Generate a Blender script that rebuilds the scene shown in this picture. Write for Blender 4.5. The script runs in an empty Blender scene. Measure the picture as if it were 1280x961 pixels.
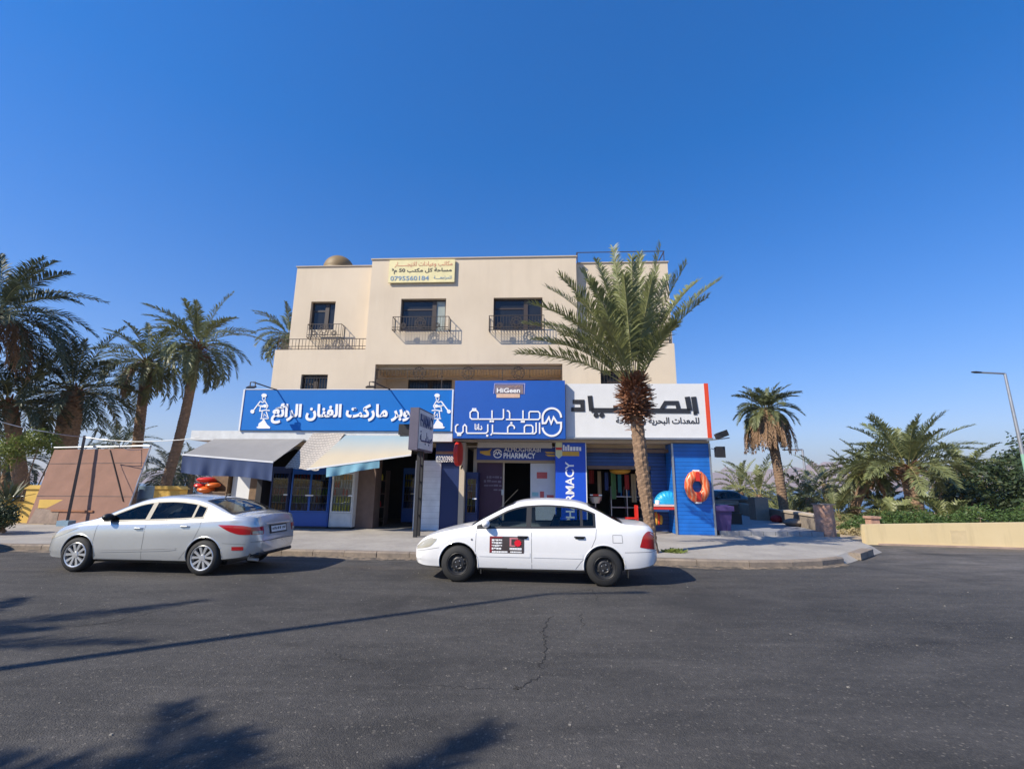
import bpy, bmesh, math, random
from mathutils import Matrix, Vector, noise
from math import sin, cos, tan, pi, radians, sqrt, atan2
random.seed(7)
scene = bpy.context.scene
COL = scene.collection

# ------------------------------------------------------------------ camera
CAM_H, CAM_PITCH, CAM_ROLL, CAM_F = 1.71, radians(12.05), radians(0.64), 587.0
Fv = Vector((0, cos(CAM_PITCH), sin(CAM_PITCH)))
_U = Vector((0, -sin(CAM_PITCH), cos(CAM_PITCH)))
_R = Vector((1, 0, 0))
Rv = _R*cos(CAM_ROLL) + _U*sin(CAM_ROLL)
Uv = -_R*sin(CAM_ROLL) + _U*cos(CAM_ROLL)
cam_data = bpy.data.cameras.new('camera')
cam = bpy.data.objects.new('camera', cam_data)
COL.objects.link(cam)
cam.matrix_world = Matrix(((Rv.x, Uv.x, -Fv.x, 0), (Rv.y, Uv.y, -Fv.y, 0), (Rv.z, Uv.z, -Fv.z, CAM_H), (0, 0, 0, 1)))
cam_data.sensor_fit = 'HORIZONTAL'
cam_data.sensor_width = 36.0
cam_data.lens = 36.0*CAM_F/1280.0
cam_data.clip_start = 0.05
cam_data.clip_end = 20000
scene.camera = cam

# ------------------------------------------------------------------ light
SUN_EL = radians(40)
SH = Vector((0.85, 0.527, 0)).normalized()          # direction in which shadows fall on the ground
world = bpy.data.worlds.new('World'); scene.world = world; world.use_nodes = True
nt = world.node_tree
sky = nt.nodes.new('ShaderNodeTexSky'); sky.sky_type = 'NISHITA'; sky.sun_disc = False
sky.sun_elevation = SUN_EL
to_sun = -SH
sky.sun_rotation = atan2(to_sun.x, to_sun.y)
sky.altitude = 0; sky.air_density = 1.4; sky.dust_density = 0.0; sky.ozone_density = 4.0
hs = nt.nodes.new('ShaderNodeHueSaturation'); hs.inputs['Saturation'].default_value = 1.45       # the deep clear blue of this desert sky
nt.links.new(sky.outputs[0], hs.inputs['Color'])
vm = nt.nodes.new('ShaderNodeVectorMath'); vm.operation = 'MULTIPLY'; vm.inputs[1].default_value = (0.76, 0.82, 1.34); nt.links.new(hs.outputs[0], vm.inputs[0])
gm = nt.nodes.new('ShaderNodeGamma'); gm.inputs[1].default_value = 0.85; nt.links.new(vm.outputs[0], gm.inputs[0])
bg = nt.nodes['Background']; nt.links.new(gm.outputs[0], bg.inputs[0]); bg.inputs[1].default_value = 0.110
sd = bpy.data.lights.new('sun', 'SUN'); sd.energy = 4.75; sd.angle = radians(0.5); sd.color = (1.0, 0.905, 0.755)
sun = bpy.data.objects.new('sun', sd); COL.objects.link(sun)
ld = Vector((SH.x*cos(SUN_EL), SH.y*cos(SUN_EL), -sin(SUN_EL)))
sun.rotation_euler = ld.to_track_quat('-Z', 'Y').to_euler()
sun.location = (-20, -20, 40)
scene.view_settings.view_transform = 'Standard'; scene.view_settings.look = 'None'
scene.view_settings.exposure = 0.55; scene.view_settings.gamma = 1.0

# ------------------------------------------------------------------ helpers
def ray(x, y):
    return Fv + Rv*((x-640)/CAM_F) + Uv*((480.5-y)/CAM_F)
def at(x, y, Y):                                     # point of the place seen at a photo pixel, Y metres ahead
    r = ray(x, y); return Vector((0, 0, CAM_H)) + r*(Y/r.y)
def gnd(x, y, z=0.0):
    r = ray(x, y); return Vector((0, 0, CAM_H)) + r*((z-CAM_H)/r.z)
PSI = radians(3.25)
FR = Matrix(((cos(PSI), sin(PSI), 0, 0), (-sin(PSI), cos(PSI), 0, 16.6), (0, 0, 1, 0), (0, 0, 0, 1)))   # facade frame: u right, d away, z up
_ua = Vector((cos(PSI), -sin(PSI), 0)); _na = Vector((sin(PSI), cos(PSI), 0)); _O = Vector((0, 16.6, 0))
def fac(x, y, d):
    r = ray(x, y); C = Vector((0, 0, CAM_H))
    P = C + r*(((_O + _na*d - C).dot(_na))/r.dot(_na)) - _O
    return (P.dot(_ua), P.z)

def mat(name, col, rough=0.7, metal=0.0, var=0.12, scale=6.0, bump=0.0, bscale=40.0, coat=0.0, spec=None, trans=0.0, var2=0.0):
    m = bpy.data.materials.new(name); m.use_nodes = True
    n = m.node_tree; b = n.nodes['Principled BSDF']
    b.inputs['Roughness'].default_value = rough; b.inputs['Metallic'].default_value = metal
    if coat: b.inputs['Coat Weight'].default_value = coat; b.inputs['Coat Roughness'].default_value = 0.04
    if spec is not None: b.inputs['Specular IOR Level'].default_value = spec
    tc = n.nodes.new('ShaderNodeTexCoord')
    nz = n.nodes.new('ShaderNodeTexNoise'); nz.inputs['Scale'].default_value = scale; nz.inputs['Detail'].default_value = 6; nz.inputs['Roughness'].default_value = 0.65
    n.links.new(tc.outputs['Object'], nz.inputs['Vector'])
    mr = n.nodes.new('ShaderNodeMapRange'); mr.inputs['From Min'].default_value = 0.25; mr.inputs['From Max'].default_value = 0.75
    mr.inputs['To Min'].default_value = 1-var; mr.inputs['To Max'].default_value = 1+var
    n.links.new(nz.outputs['Fac'], mr.inputs['Value'])
    mx = n.nodes.new('ShaderNodeVectorMath'); mx.operation = 'SCALE'; mx.inputs[0].default_value = col[:3]
    n.links.new(mr.outputs[0], mx.inputs['Scale'])
    n.links.new(mx.outputs[0], b.inputs['Base Color'])
    if bump:
        nb = n.nodes.new('ShaderNodeTexNoise'); nb.inputs['Scale'].default_value = bscale; nb.inputs['Detail'].default_value = 4
        n.links.new(tc.outputs['Object'], nb.inputs['Vector'])
        bp = n.nodes.new('ShaderNodeBump'); bp.inputs['Strength'].default_value = bump; bp.inputs['Distance'].default_value = 0.02
        n.links.new(nb.outputs['Fac'], bp.inputs['Height']); n.links.new(bp.outputs[0], b.inputs['Normal'])
    if trans:
        t = n.nodes.new('ShaderNodeBsdfTranslucent'); n.links.new(mx.outputs[0], t.inputs['Color'])
        ms = n.nodes.new('ShaderNodeMixShader'); ms.inputs[0].default_value = trans
        out = n.nodes['Material Output']
        n.links.new(b.outputs[0], ms.inputs[1]); n.links.new(t.outputs[0], ms.inputs[2]); n.links.new(ms.outputs[0], out.inputs[0])
    return m

M = {}
def build_materials():
    M['plaster_plain'] = mat('cream_plaster', (0.66, 0.545, 0.425), 0.9, var=0.06, scale=1.3, bump=0.15, bscale=60)
    M['plaster2'] = mat('shade_lifted_plaster', (0.74, 0.58, 0.40), 0.9, var=0.08, scale=1.5, bump=0.15, bscale=60)  # plaster colour raised to stand in for bounce light in the shaded loggia
    M['white'] = mat('white_panel', (0.72, 0.73, 0.74), 0.55, var=0.05, scale=2)
    M['whitegrime'] = mat('grimy_white_panel', (0.62, 0.63, 0.62), 0.6, var=0.15, scale=3)
    M['letters'] = mat('white_letter', (0.85, 0.85, 0.86), 0.4, var=0.02)
    M['blue'] = mat('bright_blue_sign', (0.001, 0.150, 0.52), 0.55, var=0.05, scale=1.5, spec=0.3)
    M['royal'] = mat('royal_blue_sign', (0.008, 0.090, 0.42), 0.5, var=0.06, scale=1.5)
    M['navy'] = mat('navy_paint', (0.006, 0.022, 0.105), 0.5, var=0.1)
    M['sheet'] = mat('blue_sheet', (0.012, 0.16, 0.55), 0.45, var=0.06, scale=2)
    M['black'] = mat('black_metal', (0.02, 0.02, 0.022), 0.55, var=0.15)
    M['blackletter'] = mat('black_letter', (0.025, 0.027, 0.035), 0.5, var=0.05)
    M['iron'] = mat('brown_iron', (0.045, 0.032, 0.025), 0.6, var=0.2)
    M['frame'] = mat('brown_frame', (0.05, 0.035, 0.03), 0.5, var=0.15)
    M['pane'] = mat('dark_pane', (0.02, 0.022, 0.026), 0.08, var=0.2, scale=2)
    M['curtain'] = mat('pale_curtain_pane', (0.32, 0.36, 0.33), 0.3, var=0.15, scale=4)
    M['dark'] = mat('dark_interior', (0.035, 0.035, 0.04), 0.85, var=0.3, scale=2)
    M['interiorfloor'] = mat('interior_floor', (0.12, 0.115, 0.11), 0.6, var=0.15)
    M['soffit'] = mat('beige_soffit', (0.50, 0.42, 0.32), 0.8, var=0.06)
    M['pillar'] = mat('brown_pillar', (0.16, 0.11, 0.09), 0.8, var=0.2, scale=5, bump=0.3)
    M['red'] = mat('red_plastic', (0.62, 0.03, 0.02), 0.35, var=0.06)
    M['orange'] = mat('orange_plastic', (0.75, 0.16, 0.03), 0.35, var=0.1, scale=9)
    M['redorange'] = mat('red_orange_trim', (0.72, 0.07, 0.02), 0.4, var=0.05)
    M['yellow'] = mat('yellow_paint', (0.68, 0.44, 0.10), 0.75, var=0.1, scale=3)
    M['wallpaint'] = mat('pale_yellow_wall', (0.64, 0.50, 0.27), 0.85, var=0.08, scale=1.2, bump=0.2)
    M['signyellow'] = mat('pale_yellow_board', (0.74, 0.66, 0.36), 0.6, var=0.14, scale=3)
    M['faded_red'] = mat('faded_red_letter', (0.62, 0.22, 0.14), 0.6, var=0.1)
    M['faded_blue'] = mat('faded_blue_letter', (0.16, 0.27, 0.42), 0.6, var=0.1)
    M['steel'] = mat('galvanised_steel', (0.42, 0.43, 0.44), 0.4, 0.7, var=0.1)
    M['purple'] = mat('purple_plastic', (0.07, 0.045, 0.16), 0.5, var=0.08)
    M['poster'] = mat('dark_purple_poster', (0.045, 0.009, 0.038), 0.5, var=0.15)
    M['cyan'] = mat('sky_blue_plastic', (0.02, 0.35, 0.62), 0.35, var=0.06)
    M['bark'] = mat('palm_bark', (0.23, 0.15, 0.095), 0.95, var=0.45, scale=9, bump=0.6, bscale=30)
    M['stub'] = mat('palm_stub', (0.23, 0.105, 0.055), 0.95, var=0.5, scale=12)
    M['frond'] = mat('palm_frond', (0.150, 0.170, 0.075), 0.45, var=0.45, scale=2.2, trans=0.25)
    M['frondlight'] = mat('young_palm_frond', (0.205, 0.225, 0.085), 0.42, var=0.35, scale=2.5, trans=0.28)
    M['fronddark'] = mat('old_palm_frond', (0.070, 0.090, 0.050), 0.5, var=0.4, scale=2.0, trans=0.2)
    M['rachis'] = mat('palm_rachis', (0.25, 0.24, 0.10), 0.6, var=0.15)
    M['dead'] = mat('dead_frond', (0.27, 0.17, 0.10), 0.9, var=0.35, scale=4, trans=0.1)
    M['leaf'] = mat('shrub_leaf', (0.07, 0.125, 0.03), 0.55, var=0.45, scale=2.5, trans=0.25)
    M['leafdark'] = mat('dark_leaf', (0.042, 0.066, 0.025), 0.5, var=0.45, scale=1.5, trans=0.15)
    M['leafyellow'] = mat('yellow_green_leaf', (0.16, 0.20, 0.04), 0.55, var=0.35, scale=3, trans=0.3)
    M['drygrass'] = mat('dry_grass', (0.33, 0.27, 0.14), 0.9, var=0.3, scale=4, trans=0.1)
    M['wood'] = mat('wood', (0.20, 0.13, 0.08), 0.85, var=0.3)
    M['brownpanel'] = mat('brown_weathered_panel', (0.25, 0.135, 0.095), 0.85, var=0.14, scale=1.6, bump=0.1)
    M['awning_blue'] = mat('dusty_blue_awning', (0.27, 0.265, 0.26), 0.85, var=0.1, scale=1.5, trans=0.1)
    M['valance'] = mat('blue_valance', (0.050, 0.078, 0.17), 0.85, var=0.1, scale=2, trans=0.12)
    M['stonewall'] = mat('grey_stone_wall', (0.26, 0.22, 0.18), 0.9, var=0.2, scale=3, bump=0.4)
    M['redstone'] = mat('reddish_stone', (0.42, 0.25, 0.18), 0.9, var=0.3, scale=6, bump=0.8, bscale=14)
    M['tank'] = mat('golden_dome_paint', (0.22, 0.15, 0.065), 0.6, 0.0, var=0.15, scale=3)
    M['glass'] = mat('tinted_car_glass', (0.012, 0.018, 0.026), 0.03, var=0.05, coat=0.5, bump=0.06, bscale=3)
    M['rubber'] = mat('black_rubber', (0.018, 0.018, 0.018), 0.75, var=0.15, scale=20)
    M['trim'] = mat('black_trim', (0.015, 0.015, 0.016), 0.45, var=0.1)
    M['gap'] = mat('panel_gap', (0.10, 0.10, 0.105), 0.7, var=0.05)
    M['carwhite'] = mat('white_car_paint', (0.78, 0.78, 0.78), 0.28, var=0.02, coat=0.7)
    M['carsilver'] = mat('silver_car_paint', (0.56, 0.58, 0.585), 0.25, 0.5, var=0.03, scale=2, coat=0.8)
    M['cardark'] = mat('dark_car_paint', (0.03, 0.045, 0.06), 0.3, var=0.05, coat=0.8)
    M['alloy'] = mat('alloy_wheel', (0.62, 0.63, 0.64), 0.3, 0.7, var=0.05)
    M['steelwheel'] = mat('black_steel_wheel', (0.035, 0.035, 0.037), 0.45, 0.3, var=0.15)
    M['tail'] = mat('red_lamp_lens', (0.40, 0.008, 0.012), 0.12, var=0.1, coat=1.0)
    M['lens'] = mat('clear_lamp_lens', (0.40, 0.38, 0.31), 0.08, var=0.1, coat=1.0)
    M['plate'] = mat('number_plate', (0.75, 0.75, 0.74), 0.4, var=0.03)
    M['maroon'] = mat('maroon_panel', (0.22, 0.02, 0.03), 0.5, var=0.08)
    M['gold'] = mat('gold_paint', (0.62, 0.36, 0.05), 0.5, var=0.1)
    M['green'] = mat('green_paint', (0.10, 0.32, 0.08), 0.5, var=0.1)

def stripes(name, c1, c2, axis, freq, rough=0.5, duty=0.5, bumpy=True, col_mix=1.0):
    """horizontal or vertical ribs (corrugated sheet, planks)"""
    m = bpy.data.materials.new(name); m.use_nodes = True; n = m.node_tree; b = n.nodes['Principled BSDF']
    b.inputs['Roughness'].default_value = rough
    tc = n.nodes.new('ShaderNodeTexCoord'); sp = n.nodes.new('ShaderNodeSeparateXYZ'); n.links.new(tc.outputs['Object'], sp.inputs[0])
    mu = n.nodes.new('ShaderNodeMath'); mu.operation = 'MULTIPLY'; mu.inputs[1].default_value = freq
    n.links.new(sp.outputs[axis], mu.inputs[0])
    fr = n.nodes.new('ShaderNodeMath'); fr.operation = 'FRACT'; n.links.new(mu.outputs[0], fr.inputs[0])
    gt = n.nodes.new('ShaderNodeMath'); gt.operation = 'LESS_THAN'; gt.inputs[1].default_value = duty; n.links.new(fr.outputs[0], gt.inputs[0])
    nz = n.nodes.new('ShaderNodeTexNoise'); nz.inputs['Scale'].default_value = 2.5; nz.inputs['Detail'].default_value = 5; n.links.new(tc.outputs['Object'], nz.inputs[0])
    mx = n.nodes.new('ShaderNodeMix'); mx.data_type = 'RGBA'
    mx.inputs[6].default_value = (*c1, 1); mx.inputs[7].default_value = (*c2, 1); n.links.new(gt.outputs[0], mx.inputs[0])
    mr = n.nodes.new('ShaderNodeMapRange'); mr.inputs[1].default_value = 0.3; mr.inputs[2].default_value = 0.7; mr.inputs[3].default_value = 0.85; mr.inputs[4].default_value = 1.12
    n.links.new(nz.outputs[0], mr.inputs[0])
    sc = n.nodes.new('ShaderNodeVectorMath'); sc.operation = 'SCALE'; n.links.new(mx.outputs[2], sc.inputs[0]); n.links.new(mr.outputs[0], sc.inputs['Scale'])
    n.links.new(sc.outputs[0], b.inputs['Base Color'])
    return m
build_materials()
M['plank'] = stripes('planked_white_wall', (0.66, 0.68, 0.70), (0.46, 0.48, 0.50), 2, 5.0, duty=0.05)

class MB:
    def __init__(self, T=None):
        self.v = []; self.f = []; self.mi = []; self.T = T or Matrix(); self.cur = 0
    def add(self, vs, fs, mi=None):
        o = len(self.v)
        self.v += [self.T @ Vector(p) for p in vs]
        self.f += [tuple(i+o for i in f) for f in fs]
        self.mi += [self.cur if mi is None else mi]*len(fs)
        return self
    def box(self, x0, x1, y0, y1, z0, z1, mi=None):
        vs = [(x, y, z) for x in (x0, x1) for y in (y0, y1) for z in (z0, z1)]
        return self.add(vs, [(0, 1, 3, 2), (4, 6, 7, 5), (0, 4, 5, 1), (2, 3, 7, 6), (0, 2, 6, 4), (1, 5, 7, 3)], mi)
    def bar(self, a, b, w, h=None, mi=None):           # rectangular bar between two points
        a = Vector(a); b = Vector(b); h = h or w
        d = (b-a).normalized(); up = Vector((0, 0, 1)) if abs(d.z) < 0.95 else Vector((0, 1, 0))
        s = d.cross(up).normalized(); t = s.cross(d)
        vs = [p + s*sx*w/2 + t*sy*h/2 for p in (a, b) for sx, sy in ((-1, -1), (1, -1), (1, 1), (-1, 1))]
        return self.add(vs, [(3, 2, 1, 0), (4, 5, 6, 7), (0, 1, 5, 4), (1, 2, 6, 5), (2, 3, 7, 6), (3, 0, 4, 7)], mi)
    def tube(self, pts, r, n=8, mi=None, r1=None, cap=True):
        pts = [Vector(p) for p in pts]; k = len(pts); vs = []; fs = []
        for i, p in enumerate(pts):
            d = (pts[min(i+1, k-1)]-pts[max(i-1, 0)]).normalized()
            up = Vector((0, 0, 1)) if abs(d.z) < 0.9 else Vector((1, 0, 0))
            s = d.cross(up).normalized(); t = s.cross(d)
            rr = r if r1 is None else r+(r1-r)*i/(k-1)
            for j in range(n):
                a = 2*pi*j/n; vs.append(p+s*cos(a)*rr+t*sin(a)*rr)
        for i in range(k-1):
            for j in range(n):
                a = i*n+j; b = i*n+(j+1) % n; fs.append((a, b, b+n, a+n))
        if cap: fs.append(tuple(range(n-1, -1, -1))); fs.append(tuple(range((k-1)*n, k*n)))
        return self.add(vs, fs, mi)
    def ribbon(self, pts, w, th, nrm, mi=None, closed=False):   # flat stroke of width w, thickness th, lying in the plane with normal nrm
        pts = [Vector(p) for p in pts]; nrm = Vector(nrm)
        if closed: pts = pts+[pts[0]]
        k = len(pts); L = []
        for i, p in enumerate(pts):
            d0 = (pts[i]-pts[i-1]).normalized() if i > 0 else None
            d1 = (pts[i+1]-pts[i]).normalized() if i < k-1 else None
            if closed and i == 0: d0 = (pts[0]-pts[-2]).normalized()
            if closed and i == k-1: d1 = (pts[1]-pts[0]).normalized()
            if d0 is None: d0 = d1
            if d1 is None: d1 = d0
            s = (d0+d1)
            s = s.normalized() if s.length > 1e-5 else d1
            q = s.cross(nrm).normalized(); sc = 1/max(0.5, q.dot(d1.cross(nrm).normalized()))
            L.append((p+q*w/2*sc, p-q*w/2*sc))
        vs = []; fs = []
        for a, b in L: vs += [a, b, a+nrm*th, b+nrm*th]
        for i in range(k-1):
            o = i*4
            fs += [(o+2, o+3, o+7, o+6), (o, o+2, o+6, o+4), (o+1, o+5, o+7, o+3), (o, o+4, o+5, o+1)]
        fs += [(0, 1, 3, 2), ((k-1)*4, (k-1)*4+2, (k-1)*4+3, (k-1)*4+1)]
        return self.add(vs, fs, mi)
    def lathe(self, prof, n=24, axis='z', c=(0, 0, 0), mi=None, cap=True):
        vs = []; fs = []; k = len(prof); c = Vector(c)
        for r, h in prof:
            for j in range(n):
                a = 2*pi*j/n
                p = {'z': (r*cos(a), r*sin(a), h), 'y': (r*cos(a), h, r*sin(a)), 'x': (h, r*cos(a), r*sin(a))}[axis]
                vs.append(c+Vector(p))
        for i in range(k-1):
            for j in range(n):
                a = i*n+j; b = i*n+(j+1) % n; fs.append((a, b, b+n, a+n))
        if cap and prof[0][0] > 1e-4: fs.append(tuple(range(n)))
        if cap and prof[-1][0] > 1e-4: fs.append(tuple(range((k-1)*n, k*n)))
        return self.add(vs, fs, mi)
    def prism(self, poly, h0, h1, axes='xz', mi=None):  # polygon in a plane, extruded along the third axis
        n = len(poly)
        mk = {'xz': lambda a, b, h: (a, h, b), 'xy': lambda a, b, h: (a, b, h), 'yz': lambda a, b, h: (h, a, b)}[axes]
        vs = [mk(a, b, h0) for a, b in poly]+[mk(a, b, h1) for a, b in poly]
        fs = [tuple(range(n-1, -1, -1)), tuple(range(n, 2*n))]+[(i, (i+1) % n, (i+1) % n+n, i+n) for i in range(n)]
        return self.add(vs, fs, mi)
    def grid(self, rows, mi=None, closed=False):
        k = len(rows); n = len(rows[0]); vs = [p for r in rows for p in r]; fs = []
        for i in range(k-1):
            for j in range(n-1 if not closed else n):
                a = i*n+j; b = i*n+(j+1) % n; fs.append((a, b, b+n, a+n))
        return self.add(vs, fs, mi)
    def sphere(self, c, r, n=16, m=10, sz=1.0, mi=None):
        prof = [(max(1e-5, r*sin(pi*i/m)), -r*cos(pi*i/m)*sz) for i in range(m+1)]
        return self.lathe(prof, n, 'z', c, mi)
    def mesh(self, name, inv=None):
        me = bpy.data.meshes.new(name)
        vs = self.v if inv is None else [inv @ p for p in self.v]
        me.from_pydata([tuple(p) for p in vs], [], self.f)
        if any(self.mi): me.polygons.foreach_set('material_index', self.mi)
        return me
    def build(self, name, mats, parent=None, smooth=False, angle=40, recalc=True, origin=None):
        if not isinstance(mats, (list, tuple)): mats = [mats]
        if parent is not None: Mx = wmat(parent)
        else:
            if origin is None:
                xs = [p.x for p in self.v]; ys = [p.y for p in self.v]; zs = [p.z for p in self.v]
                origin = ((min(xs)+max(xs))/2, (min(ys)+max(ys))/2, min(zs))
            Mx = Matrix.Translation(Vector(origin))
        me = self.mesh(name, Mx.inverted())
        for m in mats: me.materials.append(M[m] if isinstance(m, str) else m)
        if recalc:
            bm = bmesh.new(); bm.from_mesh(me); bmesh.ops.recalc_face_normals(bm, faces=bm.faces); bm.to_mesh(me); bm.free()
        if smooth:
            me.polygons.foreach_set('use_smooth', [True]*len(me.polygons)); me.set_sharp_from_angle(angle=radians(angle))
        o = bpy.data.objects.new(name, me); COL.objects.link(o)
        if parent is not None: o.parent = parent
        else: o.matrix_basis = Mx
        return o

def wmat(o):
    m = o.matrix_basis.copy()
    while o.parent: o = o.parent; m = o.matrix_basis @ m
    return m
def thing(name, label, cat, T=None, group=None):
    o = bpy.data.objects.new(name, None); COL.objects.link(o); o.empty_display_size = 0.2
    o.matrix_basis = T if T is not None else Matrix()
    return tag(o, label, cat, group)
def tag(o, label=None, cat=None, group=None, kind=None):
    if label: o['label'] = label
    if cat: o['category'] = cat
    if group: o['group'] = group
    if kind: o['kind'] = kind
    return o
def TL(x, y, z, rz=0.0): return Matrix.Translation((x, y, z)) @ Matrix.Rotation(rz, 4, 'Z')
def FT(u, d, z): return FR @ Matrix.Translation((u, d, z))
def copy_tree(o, parent=None):
    c = o.copy(); COL.objects.link(c); c.parent = parent
    for ch in [x for x in o.children]: copy_tree(ch, c)
    return c

# ---- Arabic shaping (presentation forms, laid out right to left)
_AR = {'ا': (0xFE8D, 2), 'ب': (0xFE8F, 4), 'ة': (0xFE93, 2), 'ت': (0xFE95, 4), 'ج': (0xFE9D, 4), 'ح': (0xFEA1, 4), 'د': (0xFEA9, 2), 'ر': (0xFEAD, 2),
       'س': (0xFEB1, 4), 'ص': (0xFEB9, 4), 'ع': (0xFEC9, 4), 'غ': (0xFECD, 4), 'ف': (0xFED1, 4), 'ك': (0xFED9, 4), 'ل': (0xFEDD, 4), 'م': (0xFEE1, 4),
       'ن': (0xFEE5, 4), 'و': (0xFEED, 2), 'ي': (0xFEF1, 4), 'ئ': (0xFE89, 4), 'ء': (0xFE80, 1), 'ه': (0xFEE9, 4), 'ـ': (0x640, 9)}
def shape_ar(s):
    s2 = []; i = 0
    while i < len(s):
        if s[i] == 'ل' and i+1 < len(s) and s[i+1] == 'ا': s2.append('LA'); i += 2
        else: s2.append(s[i]); i += 1
    def nf(c): return 2 if c == 'LA' else _AR.get(c, (0, 0))[1]
    out = []
    for i, c in enumerate(s2):
        n = nf(c)
        if n == 0: out.append(c); continue
        prev = i > 0 and nf(s2[i-1]) in (4, 9); nxt = i+1 < len(s2) and nf(s2[i+1]) > 1 and n in (4, 9)
        if n == 9: out.append(chr(0x640)); continue
        b = 0xFEFB if c == 'LA' else _AR[c][0]
        k = 0 if not prev and not nxt else 1 if prev and not nxt else 2 if nxt and not prev else 3
        if n == 1: k = 0
        out.append(chr(b+k))
    # reverse, keeping runs of digits and latin in order
    res = []; run = ''
    for c in out[::-1]:
        if c.isdigit(): run = c+run
        else:
            if run: res.append(run); run = ''
            res.append(c)
    if run: res.append(run)
    return ''.join(res)
_tcache = {}
def text_geo(s, offset=0.0, shear=0.0):
    key = (s, offset, shear)
    if key in _tcache: return _tcache[key]
    c = bpy.data.curves.new('t', 'FONT'); c.body = s; c.resolution_u = 3; c.offset = offset; c.extrude = 0.05; c.shear = shear
    o = bpy.data.objects.new('t', c); COL.objects.link(o); bpy.context.view_layer.update()
    dg = bpy.context.evaluated_depsgraph_get(); me = bpy.data.meshes.new_from_object(o.evaluated_get(dg))
    vs = [tuple(v.co) for v in me.vertices]; fs = [tuple(p.vertices) for p in me.polygons]
    bpy.data.objects.remove(o); bpy.data.meshes.remove(me); bpy.data.curves.remove(c)
    x0 = min(v[0] for v in vs); x1 = max(v[0] for v in vs); y0 = min(v[1] for v in vs); y1 = max(v[1] for v in vs)
    vs = [((v[0]-x0)/(x1-x0), (v[1]-y0)/(y1-y0), v[2]/0.05) for v in vs]
    _tcache[key] = (vs, fs); return vs, fs
def text_on(mb, s, u0, u1, z0, z1, d, th=0.01, offset=0.0, arabic=False, rot90=False, mi=None):
    """lettering standing proud (th) of plane d, read from -d; text box u0..u1, z0..z1"""
    vs, fs = text_geo(shape_ar(s) if arabic else s, offset)
    if rot90: P = [(u1-b*(u1-u0), d-th*(0.5+0.5*c), z0+a*(z1-z0)) for a, b, c in vs]
    else: P = [(u0+a*(u1-u0), d-th*(0.5+0.5*c), z0+b*(z1-z0)) for a, b, c in vs]
    mb.add(P, fs, mi)
def scribble(mb, u0, u1, z0, z1, d, seed, th=0.004, mi=None):
    """a line of writing too small to read: short bars of uneven length"""
    r = random.Random(seed); u = u0; h = z1-z0
    while u < u1-0.2*h:
        w = min(u1-u, h*r.uniform(0.6, 2.2)); a = r.uniform(0, 0.3)*h; b = r.uniform(0, 0.35)*h
        mb.box(u, u+w, d-th, d, z0+a, z1-b, mi); u += w+h*r.uniform(0.12, 0.4)

# ------------------------------------------------------------------ ground, road, pavement, sea, hills
def node_mat(name):
    m = bpy.data.materials.new(name); m.use_nodes = True; n = m.node_tree; return m, n, n.nodes['Principled BSDF']
def N(n, t, **kw):
    x = n.nodes.new(t)
    for k, v in kw.items(): setattr(x, k, v)
    return x
def noise_node(n, vec, scale, detail=6, rough=0.6, dist=0.0):
    z = N(n, 'ShaderNodeTexNoise'); z.inputs['Scale'].default_value = scale; z.inputs['Detail'].default_value = detail
    z.inputs['Roughness'].default_value = rough; z.inputs['Distortion'].default_value = dist
    n.links.new(vec, z.inputs['Vector']); return z.outputs['Fac']
def maprange(n, v, a, b, c, d):
    m = N(n, 'ShaderNodeMapRange'); m.inputs[1].default_value = a; m.inputs[2].default_value = b; m.inputs[3].default_value = c; m.inputs[4].default_value = d
    n.links.new(v, m.inputs[0]); return m.outputs[0]
def mixc(n, f, a, b):
    m = N(n, 'ShaderNodeMix', data_type='RGBA')
    for s, x in ((6, a), (7, b)):
        if isinstance(x, tuple): m.inputs[s].default_value = (*x, 1)
        else: n.links.new(x, m.inputs[s])
    if isinstance(f, float): m.inputs[0].default_value = f
    else: n.links.new(f, m.inputs[0])
    return m.outputs[2]
def math2(n, op, a, b):
    m = N(n, 'ShaderNodeMath', operation=op)
    for i, x in enumerate((a, b)):
        if isinstance(x, (int, float)): m.inputs[i].default_value = x
        else: n.links.new(x, m.inputs[i])
    return m.outputs[0]

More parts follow.
